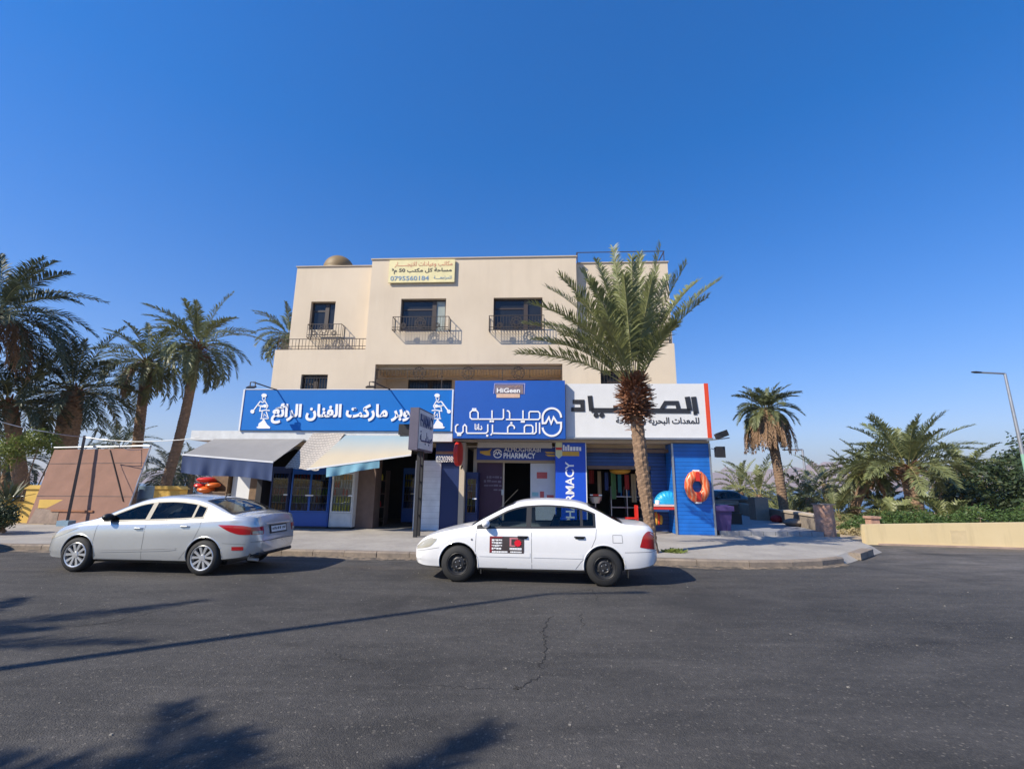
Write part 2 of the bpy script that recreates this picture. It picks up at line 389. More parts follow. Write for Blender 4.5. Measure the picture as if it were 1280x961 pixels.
def asphalt():
    m, n, b = node_mat('asphalt')
    g = N(n, 'ShaderNodeNewGeometry').outputs['Position']
    sx = N(n, 'ShaderNodeMapping'); sx.inputs['Scale'].default_value = (0.25, 1.0, 1.0); n.links.new(g, sx.inputs[0])   # wear runs along the road
    big = noise_node(n, g, 0.22, 6, 0.6); streak = noise_node(n, sx.outputs[0], 1.1, 7, 0.65); mid = noise_node(n, g, 2.2, 8, 0.7)
    fine = noise_node(n, g, 55, 3, 0.7)
    vor = N(n, 'ShaderNodeTexVoronoi'); vor.inputs['Scale'].default_value = 95; n.links.new(g, vor.inputs['Vector'])
    v = math2(n, 'ADD', math2(n, 'MULTIPLY', big, 0.4), math2(n, 'MULTIPLY', streak, 0.6))
    base = mixc(n, maprange(n, v, 0.36, 0.64, 0.0, 1.0), (0.025, 0.0243, 0.0232), (0.068, 0.0645, 0.060))
    base = mixc(n, maprange(n, mid, 0.40, 0.70, 0.0, 0.6), base, (0.082, 0.076, 0.069))
    # stones of the aggregate
    sep = N(n, 'ShaderNodeSeparateColor'); n.links.new(vor.outputs['Color'], sep.inputs[0])
    st = maprange(n, sep.outputs[0], 0.55, 1.0, 0.0, 0.45)
    base = mixc(n, st, base, (0.125, 0.115, 0.10))
    base = mixc(n, maprange(n, fine, 0.35, 0.6, 0.45, 0.0), base, (0.022, 0.022, 0.023))
    # pale dust drifted along the kerb and over the junction on the right
    sp = N(n, 'ShaderNodeSeparateXYZ'); n.links.new(g, sp.inputs[0])
    dy = maprange(n, sp.outputs[1], 8.0, 12.5, 0.0, 1.0)
    dx = math2(n, 'MULTIPLY', maprange(n, sp.outputs[0], 5.0, 11.0, 0.0, 1.0), maprange(n, sp.outputs[1], 5.0, 11.0, 0.0, 1.0))
    dust = noise_node(n, sx.outputs[0], 2.3, 8, 0.75, 0.4)
    dm = math2(n, 'MULTIPLY', maprange(n, dust, 0.40, 0.66, 0.0, 1.0), math2(n, 'MAXIMUM', 0.22, math2(n, 'MAXIMUM', math2(n, 'MULTIPLY', dy, 0.6), math2(n, 'MULTIPLY', dx, 0.95))))
    base = mixc(n, math2(n, 'MULTIPLY', dx, 0.30), base, (0.19, 0.175, 0.16))
    base = mixc(n, dm, base, (0.20, 0.185, 0.17))
    base = mixc(n, math2(n, 'MULTIPLY', maprange(n, noise_node(n, sx.outputs[0], 0.9, 5, 0.6), 0.54, 0.70, 0.0, 0.7), dy), base, (0.15, 0.12, 0.095))
    v2 = N(n, 'ShaderNodeTexVoronoi'); v2.inputs['Scale'].default_value = 38; n.links.new(g, v2.inputs['Vector']); s2 = N(n, 'ShaderNodeSeparateColor'); n.links.new(v2.outputs['Color'], s2.inputs[0])
    base = mixc(n, math2(n, 'MULTIPLY', maprange(n, s2.outputs[1], 0.86, 0.9, 0.0, 0.55), maprange(n, v2.outputs['Distance'], 0.3, 0.45, 1.0, 0.0)), base, (0.24, 0.215, 0.18))
    base = mixc(n, maprange(n, noise_node(n, g, 13, 6, 0.75), 0.38, 0.62, 0.42, 0.0), base, (0.026, 0.026, 0.026))
    # oil stains and tyre-polished bands
    base = mixc(n, maprange(n, noise_node(n, g, 0.42, 4, 0.6, 0.8), 0.55, 0.70, 0.0, 0.65), base, (0.030, 0.029, 0.028))
    n.links.new(base, b.inputs['Base Color'])
    b.inputs['Roughness'].default_value = 0.82; b.inputs['Specular IOR Level'].default_value = 0.35
    bp = N(n, 'ShaderNodeBump'); bp.inputs['Strength'].default_value = 0.55; bp.inputs['Distance'].default_value = 0.012
    hh = math2(n, 'ADD', math2(n, 'MULTIPLY', vor.outputs['Distance'], -0.8), math2(n, 'ADD', fine, math2(n, 'MULTIPLY', mid, 1.2)))
    n.links.new(hh, bp.inputs['Height']); n.links.new(bp.outputs[0], b.inputs['Normal'])
    return m
def concrete(name, c1, c2, c3, scale=0.8, joints=0.0):
    m, n, b = node_mat(name)
    g = N(n, 'ShaderNodeNewGeometry').outputs['Position']
    a = noise_node(n, g, scale, 7, 0.65); f = noise_node(n, g, 9, 6, 0.7); ff = noise_node(n, g, 60, 3, 0.6)
    col = mixc(n, maprange(n, a, 0.35, 0.65, 0.0, 1.0), c1, c2)
    col = mixc(n, maprange(n, f, 0.52, 0.75, 0.0, 0.7), col, c3)
    if joints:
        sp = N(n, 'ShaderNodeSeparateXYZ'); n.links.new(g, sp.inputs[0])
        for ax in (0, 1):
            fr = math2(n, 'FRACT', math2(n, 'MULTIPLY', sp.outputs[ax], 1/joints), 0)
            col = mixc(n, math2(n, 'LESS_THAN', fr, 0.02/joints), col, tuple(x*0.55 for x in c1))
    n.links.new(col, b.inputs['Base Color']); b.inputs['Roughness'].default_value = 0.9
    bp = N(n, 'ShaderNodeBump'); bp.inputs['Strength'].default_value = 0.3; bp.inputs['Distance'].default_value = 0.01
    n.links.new(math2(n, 'ADD', ff, f), bp.inputs['Height']); n.links.new(bp.outputs[0], b.inputs['Normal'])
    return m
def plaster(name='cream_plaster', c1=(0.63, 0.53, 0.40), c2=(0.70, 0.595, 0.455), cd=(0.49, 0.405, 0.30), cl=(0.74, 0.66, 0.53), sk=0.26):
    m, n, b = node_mat(name); g = N(n, 'ShaderNodeNewGeometry').outputs['Position']
    mp = N(n, 'ShaderNodeMapping'); mp.inputs['Scale'].default_value = (2.6, 2.6, 0.28); n.links.new(g, mp.inputs[0])
    streak = noise_node(n, mp.outputs[0], 1.0, 7, 0.65); big = noise_node(n, g, 0.55, 5, 0.6); fine = noise_node(n, g, 45, 3, 0.6)
    c = mixc(n, maprange(n, big, 0.3, 0.7, 0.0, 1.0), c1, c2)
    c = mixc(n, maprange(n, streak, 0.52, 0.78, 0.0, sk), c, cd)
    c = mixc(n, maprange(n, streak, 0.42, 0.25, 0.0, 0.35), c, cl)
    n.links.new(c, b.inputs['Base Color']); b.inputs['Roughness'].default_value = 0.92
    bp = N(n, 'ShaderNodeBump'); bp.inputs['Strength'].default_value = 0.25; bp.inputs['Distance'].default_value = 0.01; n.links.new(fine, bp.inputs['Height']); n.links.new(bp.outputs[0], b.inputs['Normal'])
    return m
M['plaster'] = plaster(); M['wallpaint'] = plaster('stained_yellow_wall', (0.60, 0.475, 0.26), (0.66, 0.53, 0.31), (0.40, 0.31, 0.18), (0.68, 0.58, 0.40), 0.6)
M['asphalt'] = asphalt()
M['pavement'] = concrete('pavement_concrete', (0.27, 0.25, 0.225), (0.375, 0.35, 0.31), (0.20, 0.185, 0.165))
M['tiles'] = concrete('grey_terrace_tiles', (0.25, 0.25, 0.26), (0.34, 0.34, 0.35), (0.18, 0.18, 0.18), 1.4, joints=0.4)
M['kerbstone'] = concrete('kerbstone', (0.20, 0.165, 0.135), (0.31, 0.25, 0.19), (0.10, 0.088, 0.078), 2.2)
M['sand'] = concrete('sandy_ground', (0.34, 0.26, 0.17), (0.42, 0.33, 0.22), (0.24, 0.19, 0.12), 0.25)
M['rock'] = concrete('bare_rock', (0.30, 0.19, 0.14), (0.38, 0.26, 0.19), (0.22, 0.14, 0.11), 0.004)

def gz(x, y):
    s = max(0.0, (y-38)/200.0)
    return -0.04 - 14.0*min(1.0, s)**1.1
ys = [-600, -200, -60, -20, 0, 20, 30, 38, 45, 55, 70, 90, 120, 160, 200, 240, 300, 600, 1500, 3500, 5000]
xs = [-5500, -2500, -1000, -400, -200, -100, -60, -30, 0, 30, 60, 100, 200, 400, 1000, 2500, 5500]
mb = MB(); mb.grid([[(x, y, gz(x, y)) for x in xs] for y in ys])
g = mb.build('ground', 'sand', smooth=True, origin=(0, 0, 0)); tag(g, kind='structure')

kerb_line = [(-60, 12.9), (-20, 12.35), (-11.5, 12.12), (-3.9, 11.62), (0, 11.27), (3.0, 11.0), (4.1, 10.88), (5.2, 10.78), (6.2, 10.88), (7.0, 11.1), (7.75, 11.48)]
ramp_line = [(8.1, 11.75), (8.8, 12.35), (9.5, 12.95), (10.25, 13.6), (10.75, 14.6)]
wall_a, wall_b = Vector((11.2, 15.55, 0)), Vector((46, 9.1, 0))
mb = MB()
poly = [(-60, -25), (60, -25), (60, 6.5), (wall_b.x, wall_b.y), (wall_a.x, wall_a.y)]+ramp_line[::-1]+kerb_line[::-1]
mb.add([(x, y, 0) for x, y in poly], [tuple(range(len(poly)))])
tag(mb.build('road', 'asphalt', origin=(0, 0, 0)), kind='structure')

# thin cracks in the asphalt: narrow strips of dark filler
def crack(mb, pts, w, seed, sub=14):
    r = random.Random(seed); P = []
    for a, b in zip(pts[:-1], pts[1:]):
        a = Vector(a); b = Vector(b)
        for i in range(sub):
            t = i/sub; p = a.lerp(b, t); s = Vector((-(b-a).y, (b-a).x, 0)).normalized()
            P.append(p+s*r.gauss(0, 0.022))
    vs = []; fs = []
    for i, p in enumerate(P):
        d = (P[min(i+1, len(P)-1)]-P[max(0, i-1)]).normalized(); s = Vector((-d.y, d.x, 0))
        ww = w*r.uniform(0.3, 1.3)*sin(pi*(i+0.5)/len(P))**0.4
        vs += [p+s*ww/2, p-s*ww/2]
    fs = [(2*i, 2*i+1, 2*i+3, 2*i+2) for i in range(len(P)-1)]
    mb.add(vs, fs)
mb = MB()
def gp(*pts): return [gnd(x, y, 0.004) for x, y in pts]
crack(mb, gp((690, 768), (678, 790), (682, 815), (672, 838)), 0.016, 1)
crack(mb, gp((678, 842), (655, 858), (640, 861)), 0.014, 2, 10)
crack(mb, gp((725, 765), (728, 785)), 0.012, 3, 8)
crack(mb, gp((70, 786), (150, 775), (255, 748)), 0.014, 4)
crack(mb, gp((140, 740), (178, 732)), 0.012, 5)
crack(mb, gp((395, 808), (430, 822), (490, 834)), 0.007, 6)
crack(mb, gp((520, 855), (575, 858), (640, 861)), 0.007, 7)
crack(mb, gp((700, 741), (742, 736), (745, 752)), 0.012, 8, 8)
M['crackfill'] = mat('crack_filler', (0.018, 0.018, 0.018), 0.95)
tag(mb.build('road_crack', 'crackfill', origin=(0, 0, 0)), kind='structure')
# small light stones and litter specks on the asphalt
mb = MB(); r = random.Random(11)
for i in range(150):
    x = r.uniform(-9, 9); y = r.uniform(3, 11); s = r.choice((0.004, 0.005, 0.006, 0.009))
    mb.box(x-s, x+s, y-s*0.8, y+s*0.8, 0.0, s)
M['grit'] = mat('grit', (0.25, 0.23, 0.20), 0.9, var=0.4)
tag(mb.build('road_grit', 'grit', origin=(0, 0, 0)), 'loose pale grit scattered over the asphalt', 'grit', kind='stuff')

# kerb stones
def offset_line(pts, w):
    P = [Vector((x, y, 0)) for x, y in pts]; out = []
    for i, p in enumerate(P):
        d = (P[min(i+1, len(P)-1)]-P[max(0, i-1)]).normalized(); out.append(p+Vector((-d.y, d.x, 0))*w)
    return out
mb = MB(); r = random.Random(3)
K = [Vector((x, y, 0)) for x, y in kerb_line]
seg = []
acc = 0
for a, b in zip(K[:-1], K[1:]):
    L = (b-a).length; n = max(1, round(L/0.75))
    for i in range(n): seg.append((a.lerp(b, i/n), a.lerp(b, (i+1)/n)))
for a, b in seg:
    if b.x < -24: continue
    d = (b-a).normalized(); nrm = Vector((-d.y, d.x, 0)); a2 = a+d*0.006; b2 = b-d*0.006
    h = 0.146+r.uniform(-0.006, 0.006); o = r.uniform(-0.008, 0.008)
    p = [a2+nrm*o, b2+nrm*o, b2+nrm*0.17, a2+nrm*0.17]
    vs = [(q.x, q.y, -0.02) for q in p]+[(p[0].x, p[0].y, h-0.03), (p[1].x, p[1].y, h-0.03), (p[2].x, p[2].y, h), (p[3].x, p[3].y, h)]
    q0 = p[0]+nrm*0.025; q1 = p[1]+nrm*0.025
    vs += [(q0.x, q0.y, h), (q1.x, q1.y, h)]
    mb.add(vs, [(0, 1, 5, 4), (1, 2, 6, 9, 5), (2, 3, 7, 6), (3, 0, 4, 8, 7), (4, 5, 9, 8), (8, 9, 6, 7)])
tag(mb.build('kerb', 'kerbstone', origin=(0, 0, 0)), kind='structure')
# sand drifted against the foot of the kerb
ms_, ns_, bs_ = node_mat('drifted_sand'); gs_ = N(ns_, 'ShaderNodeNewGeometry').outputs['Position']
ns_.links.new(mixc(ns_, maprange(ns_, noise_node(ns_, gs_, 5.0, 8, 0.75), 0.42, 0.62, 0.0, 1.0), (0.055, 0.05, 0.045), (0.26, 0.20, 0.14)), bs_.inputs['Base Color']); bs_.inputs['Roughness'].default_value = 0.95
mb = MB(); fine_ = []
for a, b in zip(K[1:-1], K[2:]):
    for i in range(24): fine_.append((a.lerp(b, i/24).x, a.lerp(b, i/24).y))
o0 = offset_line(fine_, 0.0); rows = [[], [], []]
for i, p in enumerate(o0):
    d_ = (o0[min(i+1, len(o0)-1)]-o0[max(0, i-1)]).normalized(); n_ = Vector((d_.y, -d_.x, 0)); w_ = 0.16+0.22*max(0, noise.noise(Vector((p.x*1.3, 4.2, 0))))+0.10*noise.noise(Vector((p.x*6, 1.1, 0)))
    for k, q in enumerate((0.0, 0.55, 1.0)): v_ = p+n_*max(0.02, w_)*q; rows[k].append((v_.x, v_.y, (0.022, 0.012, 0.003)[k]))
mb.grid(rows); tag(mb.build('sand_drift', ms_, smooth=True, origin=(0, 0, 0)), kind='structure')
inner = [(p.x, p.y) for p in offset_line(kerb_line, 0.17)]
inner[0] = (-60, 13.07)
back = [(10.9, 16.2), (10.4, 17.4), (-60, 17.4)]
mb = MB()
poly = inner+[(8.35, 12.3), (8.75, 12.55), (9.4, 13.1), (10.1, 13.75), (10.5, 14.7)]+back
mb.add([(x, y, 0.15) for x, y in poly], [tuple(range(len(poly)))])
# sloping concrete lip where the pavement runs down to the side road
lip_in = [inner[-1], (8.35, 12.3), (8.75, 12.55), (9.4, 13.1), (10.1, 13.75), (10.5, 14.7), (10.9, 16.2)]
lip_out = [(7.77, 11.48)]+[(x, y) for x, y in ramp_line]+[(11.2, 15.55)]
mb.grid([[(x, y, 0.15) for x, y in lip_in], [(x, y, 0.002) for x, y in lip_out]])
tag(mb.build('pavement', 'pavement', origin=(0, 0, 0)), kind='structure')
mb = MB()                                            # bevelled dark corner stone at the end of the ramp
mb.prism([(8.55, 12.05), (9.05, 12.5), (8.9, 12.72), (8.4, 12.25)], 0.01, 0.165, 'xy')
mb.prism([(9.06, 12.5), (9.5, 12.9), (9.35, 13.12), (8.91, 12.72)], 0.01, 0.17, 'xy')
tag(mb.build('kerb', 'kerbstone', origin=(0, 0, 0)), kind='structure')
# raised tiled terrace on the right of the shops
mb = MB(); mb.prism([(6.97, 16.30), (10.42, 16.25), (12.6, 27.5), (7.6, 27.5)], 0.12, 0.29, 'xy')
tag(mb.build('terrace', 'tiles', origin=(0, 0, 0)), kind='structure')
# sea and mountains
m, n, b = node_mat('sea_water'); M['water'] = m
b.inputs['Base Color'].default_value = (0.012, 0.07, 0.15, 1); b.inputs['Roughness'].default_value = 0.25
bp = N(n, 'ShaderNodeBump'); bp.inputs['Strength'].default_value = 0.4; bp.inputs['Distance'].default_value = 0.4
n.links.new(noise_node(n, N(n, 'ShaderNodeNewGeometry').outputs['Position'], 0.4, 5), bp.inputs['Height']); n.links.new(bp.outputs[0], b.inputs['Normal'])
mb = MB(); mb.add([(-5000, 205, -12), (5000, 205, -12), (5000, 3200, -12), (-5000, 3200, -12)], [(0, 1, 2, 3)])
tag(mb.build('sea', 'water', origin=(0, 0, 0)), kind='structure')
rows = []
for j in range(14):
    y = 2700+j*120; row = []
    for i in range(120):
        x = -4800+i*80
        e = min(1, j/7.0)
        ridge = 95+75*noise.noise(Vector((x*0.0011, 3.3, 0)))+70*max(0, noise.noise(Vector((x*0.004, y*0.004, 1.2))))
        ridge += 95*max(0, min(1, (x-900)/1300)) - 40*max(0, min(1, (600-x)/1500))
        row.append((x, y, -13+e*ridge*(0.75+0.5*noise.noise(Vector((x*0.006, y*0.006, 7))))))
    rows.append(row)
mb = MB(); mb.grid(rows); tag(mb.build('mountains', 'rock', smooth=True, origin=(0, 0, 0)), kind='structure')

# ------------------------------------------------------------------ palms and other plants
def bez(a, b, c, t): return a*(1-t)**2+b*(2*t*(1-t))+c*t*t
def frond(mb, P0, P1, P2, n, L, w, rnd, mi=0, droop=0.25, rmi=1, rr=0.018, t0=0.16, vee=0.45):
    P0, P1, P2 = Vector(P0), Vector(P1), Vector(P2)
    pts = [bez(P0, P1, P2, i/10) for i in range(11)]
    mb.tube(pts, rr, 4, rmi, rr*0.25, cap=False)
    roll = rnd.uniform(-0.35, 0.35)
    for i in range(n):
        t = t0+(1-t0)*(i+0.5)/n
        p = bez(P0, P1, P2, t); d = (bez(P0, P1, P2, min(1, t+0.02))-bez(P0, P1, P2, t-0.02)).normalized()
        s = d.cross(Vector((0, 0, 1)))
        if s.length < 0.05: s = d.cross(Vector((0, 1, 0)))
        s.normalize(); u = s.cross(d)
        s, u = s*cos(roll)+u*sin(roll), u*cos(roll)-s*sin(roll)
        k = (0.35+0.65*min(1, (t-t0)/0.28))*(1-0.62*max(0, (t-0.5)/0.5))
        ang = radians(66-34*t)
        for sg in (-1, 1):
            ll = L*k*rnd.uniform(0.82, 1.12); a = ang+rnd.uniform(-0.24, 0.24)
            ld_ = (d*cos(a)+s*sg*sin(a)+u*(vee+rnd.uniform(-0.3, 0.3))*(1-0.3*t)).normalized()
            wd = ld_.cross(u+s*sg*rnd.uniform(-0.5, 0.5)).normalized()*w*0.5
            q1 = p+ld_*ll*0.5; q2 = p+ld_*ll+Vector((0, 0, -droop*ll*rnd.uniform(0.5, 1.3)))
            mb.add([p-wd*0.5, p+wd*0.5, q1+wd, q1-wd, q2], [(0, 1, 2, 3), (3, 2, 4)], mi)
def trunk_mesh(mb, base, top, r0, r1, bow=0.0, pitch=0.12, na=26, knob=0.10, flare=0.25):
    base = Vector(base); top = Vector(top); L = (top-base).length; nr = max(10, int(L/(pitch/3)))
    side = Vector((1, 0, 0)); rows = []
    for i in range(nr+1):
        t = i/nr; c = base.lerp(top, t)+side*bow*sin(pi*t)
        r_ = r0+(r1-r0)*t+flare*r0*max(0, 1-t*L/0.5)**2
        row = []
        for j in range(na):
            a = 2*pi*j/na
            ph = i/3.0+j*4.0/na*0.5+(0.5 if (j//3) % 2 else 0)
            fr = ph-math.floor(ph)
            rr = r_*(1+knob*(1-fr)*(0.8+0.4*abs(((j % 6)/3.0)-1))+0.06*noise.noise(Vector((a*2, i*0.3, 1))))
            row.append(c+Vector((cos(a)*rr, sin(a)*rr, 0)))
        rows.append(row)
    mb.grid(rows, closed=True); mb.add(rows[-1], [tuple(range(na))])
def stubs(mb, c, h, r, n, ln, rnd):
    c = Vector(c)
    for i in range(n):
        a = rnd.uniform(0, 2*pi); t = rnd.random(); z = h*(t-0.5); el = rnd.uniform(-0.3, 0.35)+0.95*(t-0.35)
        d = Vector((cos(a)*cos(el), sin(a)*cos(el), sin(el))); rad = r*(0.55+0.45*sin(pi*min(1, t+0.12)))
        p = c+Vector((cos(a)*rad*0.6, sin(a)*rad*0.6, z)); q = p+d*ln*rnd.uniform(0.5, 1.2)
        s = d.cross(Vector((0, 0, 1))).normalized(); u = s.cross(d); w0 = 0.05*rnd.uniform(0.7, 1.4)*ln/0.3
        vs = [p+s*w0, p-s*w0, p+u*w0*0.5, q+s*w0*0.35, q-s*w0*0.35, q+u*w0*0.2]
        mb.add(vs, [(0, 1, 4, 3), (1, 2, 5, 4), (2, 0, 3, 5), (3, 4, 5), (0, 2, 1)])
def gen_crown(mb, c, nf, Lf, nl, L, w, rnd, el_hi=76, el_lo=-35, mi=(0,), sag=0.35, rr=0.02, azs=None):
    c = Vector(c)
    for i in range(nf):
        az = i*2.39996+rnd.uniform(-0.25, 0.25)
        if azs: az = rnd.uniform(*azs)
        t = i/max(1, nf-1); el = radians(el_hi+(el_lo-el_hi)*t+rnd.uniform(-13, 13)); lf = Lf*rnd.uniform(0.82, 1.1)
        h = Vector((cos(az), sin(az), 0)); d = h*cos(el)+Vector((0, 0, sin(el)))
        P0 = c+h*0.12; P1 = P0+d*lf*0.55
        e2 = el-radians(30+55*cos(max(0, el)))*(0.6+sag)
        P2 = P1+(h*cos(e2)+Vector((0, 0, sin(e2))))*lf*0.5
        frond(mb, P0, P1, P2, nl, L, w, rnd, rnd.choice(mi), rr=rr)
def palm(label, base, top, r0, r1, nf, Lf, nl, L, w, seed, group, mats=('frond', 'rachis'), el=(80, -35), bow=0.0, dead=0, deadlen=1.8, stub_r=None, name='palm_tree', low=False, sag=0.35, rr=0.022):
    rnd = random.Random(seed); base = Vector(base); top = Vector(top)
    t = thing(name, label, 'palm tree', TL(*base), group)
    mb = MB(); trunk_mesh(mb, base, top, r0, r1, bow, pitch=0.16 if not low else 0.2, na=18); mb.build('trunk', 'bark', t, smooth=False)
    mb = MB(); gen_crown(mb, top, int(nf*1.3), Lf, int(nl*1.15), L*1.12, w*0.95, rnd, el[0]-8, el[1], sag=sag, rr=rr); mb.build('crown', list(mats), t, recalc=False)
    if stub_r:
        mb = MB(); stubs(mb, top+Vector((0, 0, -stub_r*0.6)), stub_r*1.8, stub_r, 90, stub_r*0.9, rnd); mb.build('leaf_stubs', 'stub', t)
    if dead:
        mb = MB()
        for i in range(dead):
            az = i*2.4+rnd.uniform(-0.3, 0.3); h = Vector((cos(az), sin(az), 0)); lf = deadlen*rnd.uniform(0.7, 1.15)
            P0 = top+Vector((0, 0, -0.15))+h*0.15; P1 = P0+h*lf*0.42+Vector((0, 0, 0.05)); P2 = P0+h*lf*rnd.uniform(0.3, 0.55)+Vector((0, 0, -lf*0.95))
            frond(mb, P0, P1, P2, max(16, int(nl*0.6)), L*0.8, w*1.4, rnd, 0, droop=0.7)
        mb.build('dead_fronds', ['dead', 'dead'], t, recalc=False)
    return t
def leaf_cloud(mb, blobs, n, s, rnd, mi=0):
    tot = sum(b[3]**2 for b in blobs)
    for bx, by, bz, br, bh in blobs:
        for i in range(int(n*br*br/tot)):
            while True:
                p = Vector((rnd.uniform(-1, 1), rnd.uniform(-1, 1), rnd.uniform(-1, 1)))
                if p.length < 1: break
            k = rnd.uniform(0.55, 1.06); p = p.normalized()*k*(0.8+0.4*noise.noise(p.normalized()*2.2+Vector((bx, by, bz))))
            c = Vector((bx+p.x*br, by+p.y*br, bz+p.z*bh))
            d = Vector((rnd.gauss(0, 1), rnd.gauss(0, 1), rnd.gauss(0, 0.7))).normalized(); e = d.cross(Vector((rnd.gauss(0, 1), rnd.gauss(0, 1), rnd.gauss(0, 1)))).normalized()
            a = s*rnd.uniform(0.6, 1.4)
            mb.add([c-d*a, c+e*a*0.42, c+d*a, c-e*a*0.42], [(0, 1, 2, 3)], mi)
def shrub(name, label, cat, base, blobs, n, s, seed, m='leaf', group=None, trunkh=0.0, tr=0.05, ):
    rnd = random.Random(seed); base = Vector(base)
    t = thing(name, label, cat, TL(*base), group)
    B = [(base.x+a, base.y+b_, base.z+c, d, e) for a, b_, c, d, e in blobs]
    mb = MB(); leaf_cloud(mb, B, n, s, rnd); mb.build('crown' if trunkh else 'foliage', m, t, recalc=False)
    mb = MB()
    for a, b_, c, d, e in B[:6]:
        mid = Vector(((base.x+a)/2, (base.y+b_)/2, base.z+trunkh*0.7+0.1))
        mb.tube([base, mid, Vector((a, b_, c))], tr, 6, r1=tr*0.35)
    mb.build('trunk' if trunkh else 'stem', 'wood', t, smooth=True)
    return t

M['frondmid'] = mat('green_palm_frond', (0.175, 0.20, 0.085), 0.45, var=0.45, scale=2.2, trans=0.25)
# the palm in front of the shops
def front_palm():
    rnd = random.Random(21); base = Vector((3.46, 11.9, 0.14))
    t = thing('palm_tree', 'tall date palm with upswept fronds on the kerb behind the white car', 'palm tree', TL(*base))
    mb = MB(); pts = [base, Vector((3.36, 11.9, 1.2)), Vector((3.25, 11.9, 2.4)), Vector((3.17, 11.9, 3.75))]
    rows = []; nr = 84; na = 30
    for i in range(nr+1):
        k = i/nr*3; s = min(2, int(k)); c = pts[s].lerp(pts[s+1], k-s)
        z = c.z; r_ = 0.115+0.035*min(1, max(0, (z-0.7)/0.9))-0.012*max(0, (z-2.6)/1.2)
        if z < 0.7: r_ = 0.108+0.02*noise.noise(Vector((z*4, 0, 0)))
        row = []
        for j in range(na):
            a = 2*pi*j/na; col = j//3; ph = i/4.0+(0.5 if col % 2 else 0)+0.15*noise.noise(Vector((col*3.1, 0, 5))); fr = ph-math.floor(ph)
            edge = 1-0.5*abs((j % 3)-1)
            rr = r_*(1+0.20*fr*edge+0.05*noise.noise(Vector((a*3, z*6, 1))))
            row.append(c+Vector((cos(a)*rr, sin(a)*rr, 0)))
        rows.append(row)
    mb.grid(rows, closed=True); mb.add(rows[-1], [tuple(range(na))]); mb.build('trunk', 'bark', t)
    mb = MB(); c = Vector((3.16, 11.9, 3.95)); stubs(mb, c, 1.0, 0.44, 620, 0.27, rnd); mb.sphere((3.16, 11.9, 3.9), 0.31, 14, 9, 1.5)
    stubs(mb, (3.18, 11.9, 3.35), 0.5, 0.2, 60, 0.2, rnd)
    mb.build('leaf_stubs', 'stub', t)
    B = Vector((3.15, 11.9, 4.25)); crown = MB()
    spec = [((648, 442), -0.5, 0.28), ((655, 405), 0.5, 0.45), ((664, 380), -0.9, 0.5), ((684, 360), 0.4, 0.42), ((700, 345), -0.7, 0.30), ((727, 338), 0.7, 0.25), ((738, 352), -1.2, 0.3), ((766, 310), -0.3, 0.08),
            ((770, 330), 1.0, 0.1), ((790, 322), -1.0, 0.05), ((800, 318), 0.9, 0.05), ((826, 306), -0.2, 0.06), ((822, 335), 0.9, 0.12), ((858, 330), -0.5, 0.18), ((900, 350), 0.2, 0.26), ((848, 375), 1.2, 0.2), ((815, 350), -1.3, 0.15),
            ((690, 430), 1.3, 0.4), ((712, 400), -1.5, 0.45), ((846, 405), -1.3, 0.35), ((680, 405), 1.2, 0.4), ((745, 325), 1.3, 0.2), ((752, 400), -1.6, 0.3), ((835, 345), 1.4, 0.2), ((668, 425), -0.2, 0.42), ((720, 372), 0.1, 0.35), ((884, 372), -0.8, 0.3), ((872, 352), 0.9, 0.25), ((780, 345), -1.5, 0.2), ((700, 418), 0.6, 0.45), ((752, 345), 0.2, 0.2)]
    for (px, py), dy, arch in spec:
        tip = at(px, py, 11.9+dy); d = tip-B
        h = Vector((d.x, d.y, 0)); P0 = B+h.normalized()*0.08+Vector((0, 0, -0.1))
        P1 = P0+d*0.5+Vector((0, 0, (arch+0.12)*d.length*0.42))-Vector((d.x, d.y, 0))*0.12
        frond(crown, P0, P1, tip, 84, 0.62, 0.034, rnd, 0, droop=0.2, rmi=1, rr=0.016, t0=0.22, vee=0.55)
    crown.build('crown', ['frondlight', 'rachis'], t, recalc=False)
front_palm()

GL = 'date palms on the left side of the shops'; GR = 'date palms in the grove on the right'
palm('tall date palm at left edge with brown hanging fronds', (-27.0, 19.6, 0), at(-4, 392, 19.6), 0.3, 0.24, 42, 4.1, 48, 0.62, 0.055, 31, GL, mats=('fronddark', 'rachis'), el=(80, -30), dead=18, deadlen=3.0, stub_r=0.4)
palm('leafy palm with thick leaning trunk left of the brown hoarding', at(32, 640, 22), at(12, 505, 21.2), 0.28, 0.26, 32, 3.3, 40, 0.5, 0.05, 32, GL, mats=('fronddark', 'rachis'), el=(82, -15), stub_r=0.45)
palm('dark bushy palm with thick trunk rising behind the brown hoarding', at(72, 625, 23), at(92, 490, 23), 0.46, 0.42, 40, 3.7, 44, 0.55, 0.05, 33, GL, mats=('fronddark', 'rachis'), el=(85, -25), stub_r=0.5)
palm('slender palm with pale dry fronds behind the hoarding, beside the leaning palm', at(162, 640, 26), at(184, 452, 26), 0.25, 0.22, 32, 3.3, 40, 0.5, 0.055, 34, GL, mats=('frond', 'rachis'), el=(80, -45), dead=9, deadlen=2.0, stub_r=0.45)
palm('tall leaning palm with a full crown, nearest the shops on the left', at(196, 640, 26), at(247, 432, 26), 0.25, 0.22, 36, 3.5, 46, 0.55, 0.055, 35, GL, mats=('frond', 'rachis'), el=(84, -38), stub_r=0.55, bow=0.25)
palm('palm partly hidden behind the left corner of the building', (-16.2, 34, 0), at(362, 420, 34), 0.28, 0.24, 30, 3.2, 40, 0.5, 0.055, 36, GL, el=(82, -40), dead=6)
